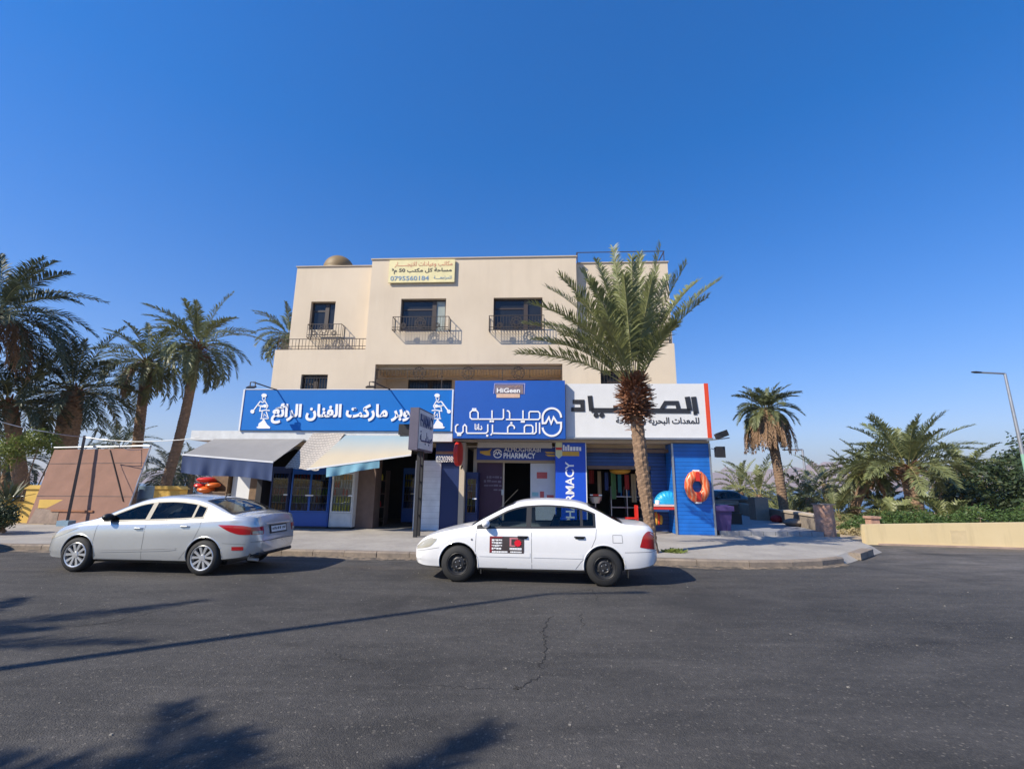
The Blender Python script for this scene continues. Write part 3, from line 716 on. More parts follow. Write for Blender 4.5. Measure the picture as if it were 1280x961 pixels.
for i, (px, py, Y, lf, lab) in enumerate([(150, 560, 34, 3.0, 'low palm seen between the two slender trunks'), (212, 590, 36, 2.8, 'low palm behind the leaning palm trunk'),
                                      (240, 588, 42, 3.0, 'distant low palm beside the white shop parapet'), (118, 600, 40, 3.0, 'low palm half hidden behind the brown hoarding'), (15, 575, 30, 2.6, 'low palm behind the yellow garden wall')]):
    p = at(px, py, Y); palm(lab, (p.x, Y, gz(p.x, Y)), (p.x, Y, p.z), 0.3, 0.28, 24, lf, 30, 0.5, 0.06, 40+i, GL, mats=('fronddark', 'rachis'), el=(85, -30), low=True)
palm('tall single palm with a shaggy skirt of dry fronds behind the terrace wall', at(982, 652, 28), at(957, 512, 28), 0.24, 0.26, 52, 2.1, 40, 0.45, 0.055, 51, GR, el=(88, -72), dead=70, deadlen=2.3, bow=0.1, sag=0.3)
palm('large palm with wide arching crown and bare reddish trunk behind the pale yellow wall', at(1150, 665, 24), at(1135, 584, 24), 0.34, 0.34, 34, 3.0, 56, 0.6, 0.05, 52, GR, mats=('frondmid', 'rachis'), el=(86, 4), stub_r=0.45, sag=0.15)
palm('palm with hanging dry fronds and bare trunk left of the largest palm', at(1062, 652, 27), at(1087, 586, 27), 0.24, 0.22, 30, 1.9, 40, 0.42, 0.05, 53, GR, mats=('frondlight', 'rachis'), el=(82, -30), dead=12, deadlen=1.3, sag=0.2)
palm('palm with brown fruit stalks right of the largest palm', at(1206, 650, 27), at(1206, 592, 27), 0.26, 0.24, 32, 2.4, 44, 0.45, 0.05, 54, GR, mats=('frondlight', 'rachis'), el=(80, -30), dead=12, deadlen=1.5, sag=0.2)
for i, (px, py, Y, lf, mt, lab) in enumerate([(948, 618, 33, 3.3, 'frondlight', 'bright green bushy palm beside the sea view'), (925, 612, 38, 2.6, 'frondlight', 'small bright palm nearest the water'),
        (1012, 622, 31, 2.4, 'frond', 'low palm behind the far street lamp'), (1032, 605, 36, 2.8, 'frond', 'grey green palm with pale fruit stalks right of the far street lamp'),
        (1046, 642, 27, 1.9, 'frond', 'dark bushy palm beside the stone gate pillar'), (1064, 594, 34, 2.2, 'frond', 'palm standing behind the bare trunked palm'),
        (1108, 632, 28, 1.6, 'frond', 'squat palm left of the large palm trunk'), (975, 622, 40, 3.0, 'frond', 'dark low palm behind the tall shaggy palm'),
        (1170, 606, 33, 2.2, 'frond', 'palm just behind the large palm trunk'), (1185, 652, 21.5, 1.5, 'frondlight', 'young bluish palm rising above the pale yellow wall'), (1120, 654, 22, 1.4, 'frondlight', 'young palm bush left of the reddish trunk'), (995, 640, 34, 2.4, 'frondlight', 'light green palm bush at the foot of the tall palm')]):
    p = at(px, py, Y); b0 = min(gz(p.x, Y), p.z-0.4)
    palm(lab, (p.x, Y, b0), (p.x, Y, p.z), 0.26, 0.24, 20, lf, 32, 0.5, 0.06, 60+i, GR, mats=(mt, 'rachis'), el=(86, -32), low=True)
# two palms standing behind the photographer: their shade falls on the asphalt
palm('street palm standing off to the left of the road', (-9.9, -2.85, 0), (-9.3, -2.85, 6.6), 0.25, 0.2, 26, 2.6, 40, 0.5, 0.05, 71, 'street palms beside the road', el=(75, -25))
palm('second street palm standing off to the left of the road', (-15.2, 0.4, 0), (-15.0, 0.4, 6.8), 0.25, 0.2, 26, 2.7, 40, 0.5, 0.05, 72, 'street palms beside the road', el=(75, -25))

palm('third street palm standing off to the left of the road', (-11.7, -3.0, 0), (-11.3, -3.0, 6.7), 0.25, 0.2, 26, 2.7, 40, 0.5, 0.05, 73, 'street palms beside the road', el=(75, -25))
# broadleaf plants
shrub('broadleaf_tree', 'dense dark green tree at the right end of the grove', 'tree', at(1245, 655, 25), [(-1.3, 0, 1.2, 1.5, 1.2), (0.4, 0.5, 1.9, 2.1, 1.7), (2.2, 0, 1.6, 2.0, 1.6), (4.2, 1, 2.2, 2.2, 1.8), (0.8, -1, 0.8, 2.2, 1.0), (6.5, 0, 1.8, 2.2, 1.8)], 12000, 0.12, 81, 'leafdark', trunkh=1.0, tr=0.15)
shrub('broadleaf_tree', 'taller dark tree behind the near street lamp', 'tree', at(1285, 650, 33), [(0, 0, 3.2, 2.0, 1.9), (2.5, 0, 4.2, 2.4, 2.2), (1.2, -1, 2.0, 2.0, 1.5)], 7000, 0.16, 82, 'leafdark', trunkh=2.0, tr=0.16)
for i, (px, py, Y, blobs, n, mt, lab) in enumerate([
        (1088, 672, 21, [(0, 0, 0.5, 0.9, 0.6), (0.9, 0.2, 0.4, 0.7, 0.5), (-0.8, 0, 0.35, 0.6, 0.4)], 3600, 'leaf', 'bright green shrub left of the small brick pillar'),
        (1120, 668, 19.5, [(0, 0, 0.45, 0.8, 0.55), (0.9, 0, 0.5, 0.8, 0.6), (-0.8, 0, 0.4, 0.6, 0.5)], 3600, 'leaf', 'green shrub right of the small brick pillar'),
        (1170, 668, 20, [(0, 0, 0.4, 0.9, 0.5), (1.1, 0, 0.45, 0.8, 0.55)], 2600, 'leaf', 'low green shrub under the largest palm'),
        (1228, 664, 19, [(0, 0, 0.5, 0.9, 0.6), (1.2, 0, 0.4, 0.9, 0.5), (2.4, 0.2, 0.6, 0.9, 0.7)], 3600, 'leaf', 'green hedge shrub behind the right end of the pale yellow wall'),
        (1040, 668, 22, [(0, 0, 0.3, 0.7, 0.4), (0.8, 0, 0.25, 0.6, 0.35)], 1500, 'drygrass', 'dry straw coloured bush beside the stone gate pillar'),
        (1066, 676, 19, [(0, 0, 0.2, 0.6, 0.3), (0.8, 0.2, 0.25, 0.7, 0.35)], 1800, 'drygrass', 'dry straw coloured bush at the left end of the pale yellow wall'),
        (6, 664, 14.2, [(-0.4, 0, 0.5, 0.62, 0.5), (-0.05, -0.1, 0.35, 0.42, 0.36), (-1.3, 0, 0.6, 0.7, 0.6)], 6500, 'leafdark', 'round dark bush at the left end of the kerb'),
        (12, 640, 19.5, [(-0.2, 0, 2.6, 0.9, 0.6), (0.6, 0, 2.9, 0.8, 0.5), (-0.9, 0, 2.2, 0.8, 0.7), (1.1, 0.2, 2.5, 0.5, 0.35)], 4200, 'leafyellow', 'yellow green bush behind the yellow garden wall')]):
    p = at(px, py, Y); shrub('shrub', lab, 'shrub', (p.x, Y, p.z), blobs, n, 0.055 if i != 6 else 0.04, 90+i, mt)
def agave(label, base, n, L, seed, m='frondlight'):
    rnd = random.Random(seed); base = Vector(base); mb = MB(); 
    for i in range(n):
        az = i*2.4; el = radians(rnd.uniform(15, 75)); h = Vector((cos(az), sin(az), 0)); d = h*cos(el)+Vector((0, 0, sin(el)))
        s = Vector((-h.y, h.x, 0))*0.05; q = base+d*L*0.55; e = base+d*L*rnd.uniform(0.85, 1.1)+Vector((0, 0, -0.15))
        mb.add([base-s*0.5, base+s*0.5, q+s, q-s, e, q+Vector((0, 0, -0.03))], [(0, 1, 2, 3), (3, 2, 4), (0, 5, 1)])
    return tag(mb.build('spiky_plant', m, recalc=False), label, 'plant')
p = at(12, 622, 18.6); agave('spiky fan leaved plant above the yellow garden wall', (p.x, p.y, p.z-0.2), 44, 1.1, 5, 'fronddark')
mb = MB(); rnd = random.Random(8); p = gnd(845, 690, 0.15); leaf_cloud(mb, [(p.x, p.y, 0.18, 0.32, 0.07), (p.x-0.16, p.y+0.02, 0.17, 0.24, 0.05)], 420, 0.035, rnd)
tag(mb.build('weed', 'leafyellow', recalc=False), 'small green weed on the pavement beside the palm foot', 'weed')

# ------------------------------------------------------------------ the building
def holes_wall(mb, u0, u1, z0, z1, d0, d1, holes):
    """wall slab between planes d0 (front) and d1 with rectangular openings"""
    us = sorted({u0, u1, *[h[0] for h in holes], *[h[1] for h in holes]}); zs = sorted({z0, z1, *[h[2] for h in holes], *[h[3] for h in holes]})
    us = [u for u in us if u0 <= u <= u1]; zs = [z for z in zs if z0 <= z <= z1]
    solid = {}
    for i in range(len(us)-1):
        for j in range(len(zs)-1):
            cu = (us[i]+us[i+1])/2; cz = (zs[j]+zs[j+1])/2
            solid[i, j] = not any(h[0] < cu < h[1] and h[2] < cz < h[3] for h in holes)
    S = lambda i, j: solid.get((i, j), False)
    for (i, j), ok in solid.items():
        if not ok: continue
        a, b, c, e = us[i], us[i+1], zs[j], zs[j+1]
        mb.add([(a, d0, c), (b, d0, c), (b, d0, e), (a, d0, e)], [(0, 1, 2, 3)])
        mb.add([(a, d1, c), (a, d1, e), (b, d1, e), (b, d1, c)], [(0, 1, 2, 3)])
        if not S(i-1, j): mb.add([(a, d0, c), (a, d0, e), (a, d1, e), (a, d1, c)], [(0, 1, 2, 3)])
        if not S(i+1, j): mb.add([(b, d0, c), (b, d1, c), (b, d1, e), (b, d0, e)], [(0, 1, 2, 3)])
        if not S(i, j-1): mb.add([(a, d0, c), (a, d1, c), (b, d1, c), (b, d0, c)], [(0, 1, 2, 3)])
        if not S(i, j+1): mb.add([(a, d0, e), (b, d0, e), (b, d1, e), (a, d1, e)], [(0, 1, 2, 3)])
bld = thing('apartment_building', 'cream three storey apartment building with shops on its ground floor', 'building', FT(-1.5, 6, 0.15))
def bmb(): return MB(FR)
W = [(-8.30, -7.28, 7.72, 8.93), (-4.42, -2.64, 7.47, 8.80), (-0.78, 1.11, 7.48, 8.80)]
mb = bmb()
# third floor: middle block stands forward, side blocks set back
holes_wall(mb, -5.70, 2.43, 6.15, 10.47, 0.5, 0.8, W[1:])
mb.box(-5.70, -5.40, 0.802, 11.9, 6.15, 10.47); mb.box(2.13, 2.43, 0.802, 11.9, 6.15, 10.47)
holes_wall(mb, -9.05, -5.702, 6.75, 10.45, 1.0, 1.3, W[:1])
mb.box(-9.05, -8.75, 1.302, 11.9, 6.75, 10.45); mb.box(-9.05, 6.02, 11.902, 12.2, 3.3, 10.4)
holes_wall(mb, 2.432, 6.02, 6.93, 10.32, 0.78, 1.08, [(3.6, 5.0, 7.5, 8.8)])
mb.box(5.72, 6.02, 1.082, 11.9, 6.93, 10.32)
# second floor with the recessed loggia
holes_wall(mb, -9.28, -5.26, 3.3, 6.74, 0.5, 0.8, [(-8.12, -7.08, 4.6, 5.76), (-5.70, -5.26, 6.15, 6.75)])
holes_wall(mb, 1.85, 6.0, 3.3, 6.92, 0.5, 0.78, [(3.25, 4.75, 4.5, 5.9), (1.85, 2.43, 6.15, 6.93)])
mb.box(-9.28, -8.98, 0.802, 11.9, 3.3, 6.74); mb.box(5.70, 6.0, 0.782, 11.9, 3.3, 6.92)
mb.box(-5.258, 1.848, 0.802, 1.9, 6.02, 6.149)               # loggia soffit beam
mb.box(-9.28, -5.702, 0.802, 11.9, 6.55, 6.742)                    # terrace slab behind the ledge
mb.box(2.432, 6.0, 0.79, 11.9, 6.72, 6.915)
mb.box(-5.5, -5.262, 0.81, 1.9, 3.3, 6.14); mb.box(1.85, 2.1, 0.79, 1.9, 3.3, 6.14)
mb.build('wall', 'plaster', bld)
mb = bmb(); holes_wall(mb, -5.5, 2.1, 3.3, 6.14, 1.9, 2.1, [(-4.36, -2.55, 4.6, 5.86), (-0.3, 1.45, 4.6, 5.86)]); mb.build('loggia_wall', 'plaster2', bld)
mb = bmb(); mb.box(-5.42, 2.16, 0.802, 11.9, 9.9, 10.05); mb.box(-8.76, -5.7, 1.302, 11.9, 9.8, 9.95); mb.box(2.43, 5.73, 1.082, 11.9, 9.8, 9.95); mb.box(-9.0, 5.8, 0.9, 11.9, 3.05, 3.3)
mb.build('roof', 'plaster2', bld)
M['coping'] = mat('coping', (0.50, 0.42, 0.33), 0.9, var=0.1, scale=4)
mb = bmb()
mb.box(-5.74, 2.47, 0.46, 0.84, 10.472, 10.52); mb.box(-9.09, -5.745, 0.96, 1.34, 10.452, 10.49); mb.box(2.475, 6.06, 0.74, 1.12, 10.322, 10.36)
mb.box(2.09, 2.47, 0.845, 12.2, 10.472, 10.52); mb.box(5.68, 6.06, 1.125, 12.2, 10.322, 10.36); mb.box(-9.09, -8.71, 1.345, 12.2, 10.452, 10.49)
mb.build('coping', 'coping', bld)
def window(u0, u1, z0, z1, d, split=0.7, curtain=False, grille=False):
    f = bmb(); t = 0.06
    f.box(u0+0.002, u0+t, d, d+0.06, z0+0.002, z1-0.002); f.box(u1-t, u1-0.002, d, d+0.06, z0+0.002, z1-0.002); f.box(u0+t, u1-t, d, d+0.06, z0+0.002, z0+t); f.box(u0+t, u1-t, d, d+0.06, z1-t, z1-0.002)
    us = u0+(u1-u0)*split; f.box(us-0.08, us+0.08, d-0.012, d+0.05, z0+t, z1-t); zt = z1-(z1-z0)*0.30
    f.box(u0+t, us-0.08, d+0.003, d+0.05, zt-0.03, zt+0.03)
    fo = f.build('window', 'frame', bld)
    p = bmb(); p.box(u0+t, us-0.08, d+0.025, d+0.035, z0+t, z1-t); p.build('pane', 'pane', fo)
    p = bmb(); p.box(us+0.08, u1-t, d+0.028, d+0.038, z0+t, z1-t); p.build('pane', 'curtain' if curtain else 'pane', fo)
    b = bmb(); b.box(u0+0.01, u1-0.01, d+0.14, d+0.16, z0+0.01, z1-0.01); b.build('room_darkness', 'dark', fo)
    if grille:
        b = bmb(); n = int((u1-u0)/0.11)
        for i in range(n+1): u = u0+0.03+(u1-u0-0.06)*i/n; b.bar((u, d-0.07, z0+0.02), (u, d-0.07, z1-0.03), 0.014)
        for z in (z0+0.1, (z0+z1)/2, z1-0.12): b.bar((u0+0.01, d-0.085, z), (u1-0.01, d-0.085, z), 0.016)
        b.build('window_grille', 'iron', fo)
window(*W[0], 1.16, 0.62); window(*W[1], 0.66, 0.73, True); window(*W[2], 0.66, 0.66); window(3.6, 5.0, 7.5, 8.8, 0.94)
window(-8.12, -7.08, 4.6, 5.76, 0.66, 0.5, grille=True); window(3.25, 4.75, 4.5, 5.9, 0.66, 0.5, grille=True)
window(-4.36, -2.55, 4.6, 5.86, 1.98, 0.5, grille=True); window(-0.3, 1.45, 4.6, 5.86, 1.98, 0.5, grille=True)
def circle(cu, d, cz, r, n=14): return [(cu+r*cos(2*pi*i/n), d, cz+r*sin(2*pi*i/n)) for i in range(n)]
def scroll(mb, cu, d, cz, r):
    mb.ribbon(circle(cu, d, cz, r), 0.016, 0.014, (0, 1, 0), closed=True); mb.ribbon(circle(cu, d, cz, r*0.45), 0.014, 0.014, (0, 1, 0), closed=True)
    for i in range(8):
        a = 2*pi*i/8; c = (cu+cos(a)*r*0.72, d, cz+sin(a)*r*0.72); mb.ribbon(circle(c[0], d, c[2], r*0.24, 8), 0.012, 0.012, (0, 1, 0), closed=True)
def basket(u0, u1, z0, z1, dw, D=0.32, med=True):
    """iron basket in front of a window: front grille, sloping end bars to the wall"""
    b = bmb(); d = dw-D
    for z in (z0, z0+(z1-z0)*0.18, z1): b.bar((u0, d, z), (u1, d, z), 0.022)
    n = int((u1-u0)/0.105)
    for i in range(n+1): u = u0+(u1-u0)*i/n; b.bar((u, d, z0), (u, d, z1), 0.013)
    for u in (u0, u1):
        for z in (z0, z1): b.bar((u, d, z), (u, dw, z), 0.022)
        b.bar((u, d+D*0.5, z0), (u, d+D*0.5, z1), 0.013); b.bar((u, dw-0.01, z0), (u, dw-0.01, z1), 0.02)
    for i in range(n+1): u = u0+(u1-u0)*i/n; b.bar((u, d, z0), (u, dw, z0), 0.012)
    if med:
        scroll(b, (u0+u1)/2, d-0.02, (z0+z1)/2, (z1-z0)*0.40)
        for s in (-1, 1): scroll(b, (u0+u1)/2+s*(u1-u0)*0.3, d-0.02, z0+(z1-z0)*0.3, (z1-z0)*0.2)
    return b.build('window_railing', 'iron', bld)
def zat(x, y, d): return fac(x, y, d)
d = 0.18
a0 = fac(490, 412, d); a1 = fac(561, 395.5, d); basket(a0[0], a1[0], a0[1], a1[1], 0.5)
a0 = fac(611, 412, d); a1 = fac(680, 394, d); basket(a0[0], a1[0], a0[1], a1[1], 0.5)
a0 = fac(383, 423, 0.68); a1 = fac(427, 405, 0.68); basket(a0[0], a1[0], a0[1]+0.05, a1[1], 1.0)
# railing along the ledge of the left terrace and round the right terrace
def railing(path, z0, z1, step=0.13, name='ledge_railing', mid=True):
    b = bmb()
    for (ua, da), (ub, db) in zip(path[:-1], path[1:]):
        L = sqrt((ub-ua)**2+(db-da)**2); n = max(1, int(L/step))
        for z in ((z0+0.05, z1) if not mid else (z0+0.05, z0+0.16, z1)): b.bar((ua, da, z), (ub, db, z), 0.022)
        for i in range(n+1): t = i/n; u = ua+(ub-ua)*t; dd = da+(db-da)*t; b.bar((u, dd, z0), (u, dd, z1), 0.013 if i % 6 else 0.022)
    return b.build(name, 'iron', bld)
railing([(-9.2, 5.0), (-9.2, 0.58), (-5.72, 0.58)], 6.742, 7.2); railing([(2.5, 0.6), (5.92, 0.6), (5.92, 6.0)], 6.92, 7.75)
b = bmb(); 
b.bar((2.5, 0.9, 10.86), (5.95, 0.9, 10.86), 0.026)
for u in (2.52, 5.93): b.bar((u, 0.9, 10.36), (u, 0.9, 10.86), 0.024)
b.bar((5.95, 0.9, 10.86), (5.95, 8, 10.86), 0.03); b.bar((2.5, 0.9, 10.86), (2.5, 8, 10.86), 0.03)
for dd in (4.4, 8): b.bar((5.95, dd, 10.36), (5.95, dd, 10.86), 0.03); b.bar((2.5, dd, 10.36), (2.5, dd, 10.86), 0.03)
b.build('roof_railing', 'iron', bld)
b = bmb()                                              # iron frieze with three medallions across the loggia
for z in (5.62, 5.98): b.bar((-5.25, 0.62, z), (1.84, 0.62, z), 0.022)
for i in range(61): u = -5.2+7.0*i/60; b.bar((u, 0.62, 5.62 if i % 10 == 0 else 5.74), (u, 0.62, 5.98), 0.02 if i % 10 == 0 else 0.012)
for u in (-5.25, -2.7, -0.4, 1.84): b.bar((u, 0.62, 3.6), (u, 0.62, 6.0), 0.024)
for x in (524, 585, 648): scroll(b, fac(x, 464, 0.6)[0], 0.6, 5.83, 0.24)
b.build('loggia_railing', 'iron', bld)
b = bmb(); b.box(-5.24, 1.84, 0.58, 0.70, 3.31, 4.1); b.build('loggia_parapet', 'plaster', bld)

# ground floor shells
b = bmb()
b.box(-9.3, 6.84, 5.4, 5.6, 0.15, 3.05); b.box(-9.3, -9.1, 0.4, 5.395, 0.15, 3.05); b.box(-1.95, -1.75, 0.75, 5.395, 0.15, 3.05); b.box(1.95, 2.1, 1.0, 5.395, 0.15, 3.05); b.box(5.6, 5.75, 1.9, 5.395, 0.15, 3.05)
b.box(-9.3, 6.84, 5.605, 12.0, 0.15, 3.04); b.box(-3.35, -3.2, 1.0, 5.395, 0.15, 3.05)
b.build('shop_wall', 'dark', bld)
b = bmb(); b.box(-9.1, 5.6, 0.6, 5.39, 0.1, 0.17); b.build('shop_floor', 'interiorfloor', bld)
b = bmb(); b.box(-11.5, 6.84, -0.25, 5.39, 3.06, 3.18) if False else b.box(-9.3, 6.84, 0.02, 0.9, 3.19, 3.29); b.build('canopy_slab', 'soffit', bld)
# white fascia band under the market sign, running on past the left corner
b = bmb(); b.box(-11.55, -2.05, -0.30, -0.05, 3.16, 3.50); b.box(-11.55, -9.31, -0.049, 4.5, 3.16, 3.5); b.build('fascia_band', 'whitegrime', bld)
# left annex behind the blue awning
b = bmb(); b.box(-11.4, -11.2, 1.2, 4.5, 0.15, 3.15); b.box(-11.19, -9.31, 4.3, 4.5, 0.15, 3.15); b.box(-10.55, -9.85, 0.9, 1.05, 0.16, 3.15); b.build('annex_wall', 'white', bld)
b = bmb(); b.box(-9.84, -9.32, 0.86, 1.0, 0.16, 2.2); b.build('annex_door', 'wood', bld)
# piers between the shops
b = bmb(); u0 = fac(443, 600, 0.3)[0]; u1 = fac(470, 600, 0.3)[0]; b.box(u0, u1, 0.25, 0.9, 0.16, 3.15); b.build('brown_pier', 'pillar', bld)
b = bmb(); u0 = fac(519, 600, 0.15)[0]; u1 = fac(551, 600, 0.15)[0]; b.box(u0, u1, 0.1, 0.7, 0.15, 2.52); b.build('white_pier', 'plank', bld)
b = bmb(); b.box(u1+0.002, fac(574, 600, 0.15)[0], 0.14, 0.7, 0.15, 2.52); b.build('navy_pier', 'navy', bld)
b = bmb(); ua = fac(574, 600, 0.1)[0]; ub = fac(580.5, 600, 0.1)[0]; b.box(ua+0.002, ub, 0.05, 0.7, 0.15, 3.16); b.build('beige_pier', 'soffit', bld)
# fascia over the white and navy piers with the telephone number
s = thing('phone_sign', 'navy shop fascia with a white telephone number beside the post sign', 'shop sign', FT(-2.8, 0.05, 2.55))
b = bmb(); b.box(fac(545, 560, 0.0)[0], fac(573.5, 560, 0.0)[0], 0.0, 0.09, 2.53, 3.14); b.build('board', 'navy', s)
b = bmb(); u0, z0 = fac(545, 577.5, 0.0); u1, z1 = fac(572, 570, 0.0); text_on(b, '032039893', u0, u1, z0, z1, -0.001, 0.008, 0.01); b.build('lettering', 'whitegrime', s)
b = bmb(); u0, z0 = fac(545, 567, -0.01)[0], fac(545, 567, 0)[1]; b.box(fac(545.5, 560, 0)[0], fac(573, 560, 0)[0], -0.03, -0.002, z0, z0+0.09); b.build('brown_strip', 'wood', s)
# pharmacy front
b = bmb()
u0 = fac(596, 600, 0.9)[0]; u1 = fac(694, 600, 0.9)[0]
b.box(u0-0.13, u0, 0.8, 0.95, 0.16, 3.0); b.box(u0, u1+0.02, 0.8, 0.95, 2.50, 2.62); b.box(fac(629.5, 600, 0.9)[0]-0.03, fac(629.5, 600, 0.9)[0]+0.03, 0.85, 0.93, 0.16, 2.5)
b.build('door_frame', 'soffit', bld)
b = bmb(); b.box(u0+0.01, fac(629, 600, .9)[0]-0.03, 0.88, 0.90, 0.17, 2.49)
po = b.build('poster_door', 'poster', bld)
b = bmb()
for i in range(4): uu0, zz = fac(605, 596+i*5.2, 0.88); text_w = fac(628, 596, 0.88)[0]; scribble(b, uu0+0.1*(i == 0)+0.35*(i == 3), text_w-0.02, zz-0.05, zz+0.05, 0.879, 31+i)
b.build('lettering', mat('dim_letter', (0.16, 0.12, 0.17), 0.5), po)
b = bmb(); uu, zz = fac(629, 615, .88); b.box(uu-0.06, uu+0.03, 0.80, 0.84, zz-0.1, zz+0.1); b.build('handle', 'steel', po)
b = bmb(); ua = fac(663, 600, .9)[0]; b.box(ua, u1, 0.86, 0.90, 0.17, 2.49); gl = b.build('white_glass_panel', mat('frosted_panel', (0.62, 0.62, 0.61), 0.3, var=0.08, scale=3), bld)
b = bmb(); uu0, zz1 = fac(671, 590, .86); uu1, zz0 = fac(684, 598, .86); b.box(uu0, uu1, 0.85, 0.859, zz0, zz1); uu0, zz1 = fac(675, 614, .86); uu1, zz0 = fac(680, 622, .86); b.box(uu0, uu1, 0.85, 0.859, zz0, zz1); b.box(uu1+0.1, uu1+0.35, 0.85, 0.859, zz0, zz0+0.1)
b.build('red_sticker', mat('soft_red', (0.55, 0.10, 0.09), 0.5), gl)
b = bmb(); uu0, zz1 = fac(665, 615, .86); uu1, zz0 = fac(673, 620, .86); b.box(uu0, uu1, 0.85, 0.859, zz0, zz1); b.build('teal_sticker', mat('soft_teal', (0.25, 0.50, 0.50), 0.5), gl)
b = bmb(); b.box(-1.7, 1.94, 0.3, 2.6, 3.04, 3.06); b.box(fac(597, 553, 0.0)[0], fac(690, 553, 0.0)[0], 0.0, 0.08, 2.98, 3.18); b.build('lit_soffit', 'soffit', bld)
# shop 3: blue sheet lining, shutter box, right reveal
b = bmb()
b.box(2.1, 5.5, 0.85, 0.93, 2.42, 3.05); b.box(5.0, 5.58, 0.94, 1.0, 0.16, 3.05)
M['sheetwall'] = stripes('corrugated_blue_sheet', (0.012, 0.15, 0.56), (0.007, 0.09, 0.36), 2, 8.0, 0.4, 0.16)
M['sheetdim'] = stripes('shade_toned_blue_shutter', (0.02, 0.07, 0.24), (0.008, 0.03, 0.11), 2, 8.0, 0.5, 0.2)  # dimmed copy of the blue sheet, the recess shade put into its colour
b.build('shade_toned_blue_shutter', 'sheetdim', bld)
b = bmb(); b.box(2.72, 4.98, 0.80, 0.849, 2.30, 2.42); b.box(2.68, 5.56, 0.5, 0.62, 2.88, 3.0); b.build('shutter_rail', 'pillar', bld)
b = bmb(); b.box(5.56, 6.82, 0.0, 1.9, 0.15, 3.17); cc = b.build('blue_cladding', 'sheetwall', bld)
b = bmb()
for u in (5.55, 6.81): b.box(u-0.03, u+0.03, -0.03, 0.04, 0.15, 3.17)
b.build('edge_trim', 'steel', cc)

# ------------------------------------------------------------------ signs
# market sign
sg = thing('market_sign', 'long bright blue market sign with white Arabic lettering and a cook figure at each end', 'shop sign', FT(-5.9, -0.4, 3.5))
b = bmb(); b.box(-9.70, -2.10, -0.36, -0.10, 3.515, 4.985); b.build('board', 'blue', sg)
b = bmb(); b.box(-9.76, -9.702, -0.38, -0.08, 3.505, 5.0); b.box(-2.098, -2.05, -0.38, -0.08, 3.505, 5.0); b.box(-9.70, -2.1, -0.375, -0.09, 4.987, 5.01); b.build('frame', 'white', sg)
b = bmb(); u0, z0 = fac(338.5, 529.5, -0.36); u1, z1 = fac(529, 504.5, -0.36)
text_on(b, 'سوبر ماركت الفنان الرائع', u0, u1, z0, z1, -0.362, 0.03, 0.040, arabic=True); b.build('lettering', 'letters', sg)
def cook(x0, flip):
    k = 45/721.0
    def P(x, y):
        px = x*k; px = (45-px) if flip else px
        u, z = fac(x0+px, 480+y*60/961.0, -0.36); return (u, -0.364, z)
    b = bmb(); nr = (0, -1, 0)
    R = lambda pts, w: b.ribbon([P(*p) for p in pts], w*0.72, 0.008, nr)
    def blob(x, y, rx, ry): b.prism([(P(x+rx*cos(2*pi*i/12), y+ry*sin(2*pi*i/12))[0], P(x+rx*cos(2*pi*i/12), y+ry*sin(2*pi*i/12))[2]) for i in range(12)], -0.378, -0.364)
    blob(440, 228, 55, 38); R([(405, 240), (405, 300), (425, 335), (455, 320), (468, 260)], 0.035); R([(430, 270), (450, 262)], 0.02)
    R([(360, 345), (300, 425), (215, 540)], 0.06); blob(205, 550, 40, 40); R([(365, 345), (410, 370), (460, 345), (515, 440), (480, 500)], 0.045)
    R([(370, 430), (350, 540), (470, 520), (550, 530)], 0.055); R([(300, 425), (380, 435)], 0.05); blob(400, 445, 18, 25); blob(455, 440, 40, 35); R([(400, 545), (385, 690)], 0.05); R([(480, 550), (525, 690)], 0.05); R([(360, 692), (525, 690)], 0.045); R([(440, 600), (430, 660)], 0.03); R([(430, 590), (500, 660)], 0.025)
    b.prism([(P(x, y)[0], P(x, y)[2]) for x, y in ((430, 690), (395, 740), (330, 790), (320, 845), (280, 865), (320, 890), (555, 890), (560, 860), (500, 810), (460, 740))], -0.376, -0.364)
    return b.build('cook_figure', 'letters', sg)
cook(303, False); cook(529, True)
b = bmb(); u0, z0 = fac(498, 543, -0.4); u1, z1 = fac(516, 530, -0.4); b.box(u0, u1, -0.42, -0.31, z0, z1); b.build('vent_box', 'black', sg)
# pharmacy sign
ph = thing('pharmacy_sign', 'large royal blue pharmacy sign with thin white Arabic lettering and round emblem', 'shop sign', FT(0, -0.6, 3.2))
DP = -0.60
b = bmb(); b.box(-1.97, 1.87, DP, -0.12, 3.25, 5.265); b.build('board', 'royal', ph)
def pp(x, y):
    u, z = fac(560+x/8.533, 500+y/8.533, DP); return (u, DP-0.002, z)
b = bmb(); TW = 0.046; nr = (0, -1, 0)
def st(pts, w=TW, closed=False): b.ribbon([pp(*p) for p in pts], w, 0.02, nr, closed=closed)
def dot(x, y, r=0.035): q = pp(x, y); b.box(q[0]-r, q[0]+r, DP-0.02, DP-0.002, q[2]-r, q[2]+r)
st([(322, 203), (322, 135), (305, 113), (258, 113), (237, 133), (237, 185), (255, 203), (580, 203), (592, 190), (592, 95)])
st([(470, 110), (470, 203)])
for x, y in ((268, 97), (292, 97), (455, 226), (480, 226), (787, 230), (809, 230)): dot(x, y)
st([(628, 114), (648, 118), (658, 138), (658, 207)]); st([(618, 207), (965, 207), (980, 190), (980, 142), (963, 123), (875, 123), (865, 135), (865, 207)]); st([(800, 110), (800, 207)])
st([(977, 240), (977, 360)]); st([(940, 240), (940, 340), (922, 358), (890, 358)])
st([(815, 355), (815, 285), (832, 268), (888, 268), (905, 285), (905, 340), (888, 357), (640, 357), (470, 353)]); st([(637, 355), (637, 290), (658, 268), (690, 268), (708, 285), (708, 308)]); dot(676, 245)
st([(475, 262), (475, 350), (455, 374)])
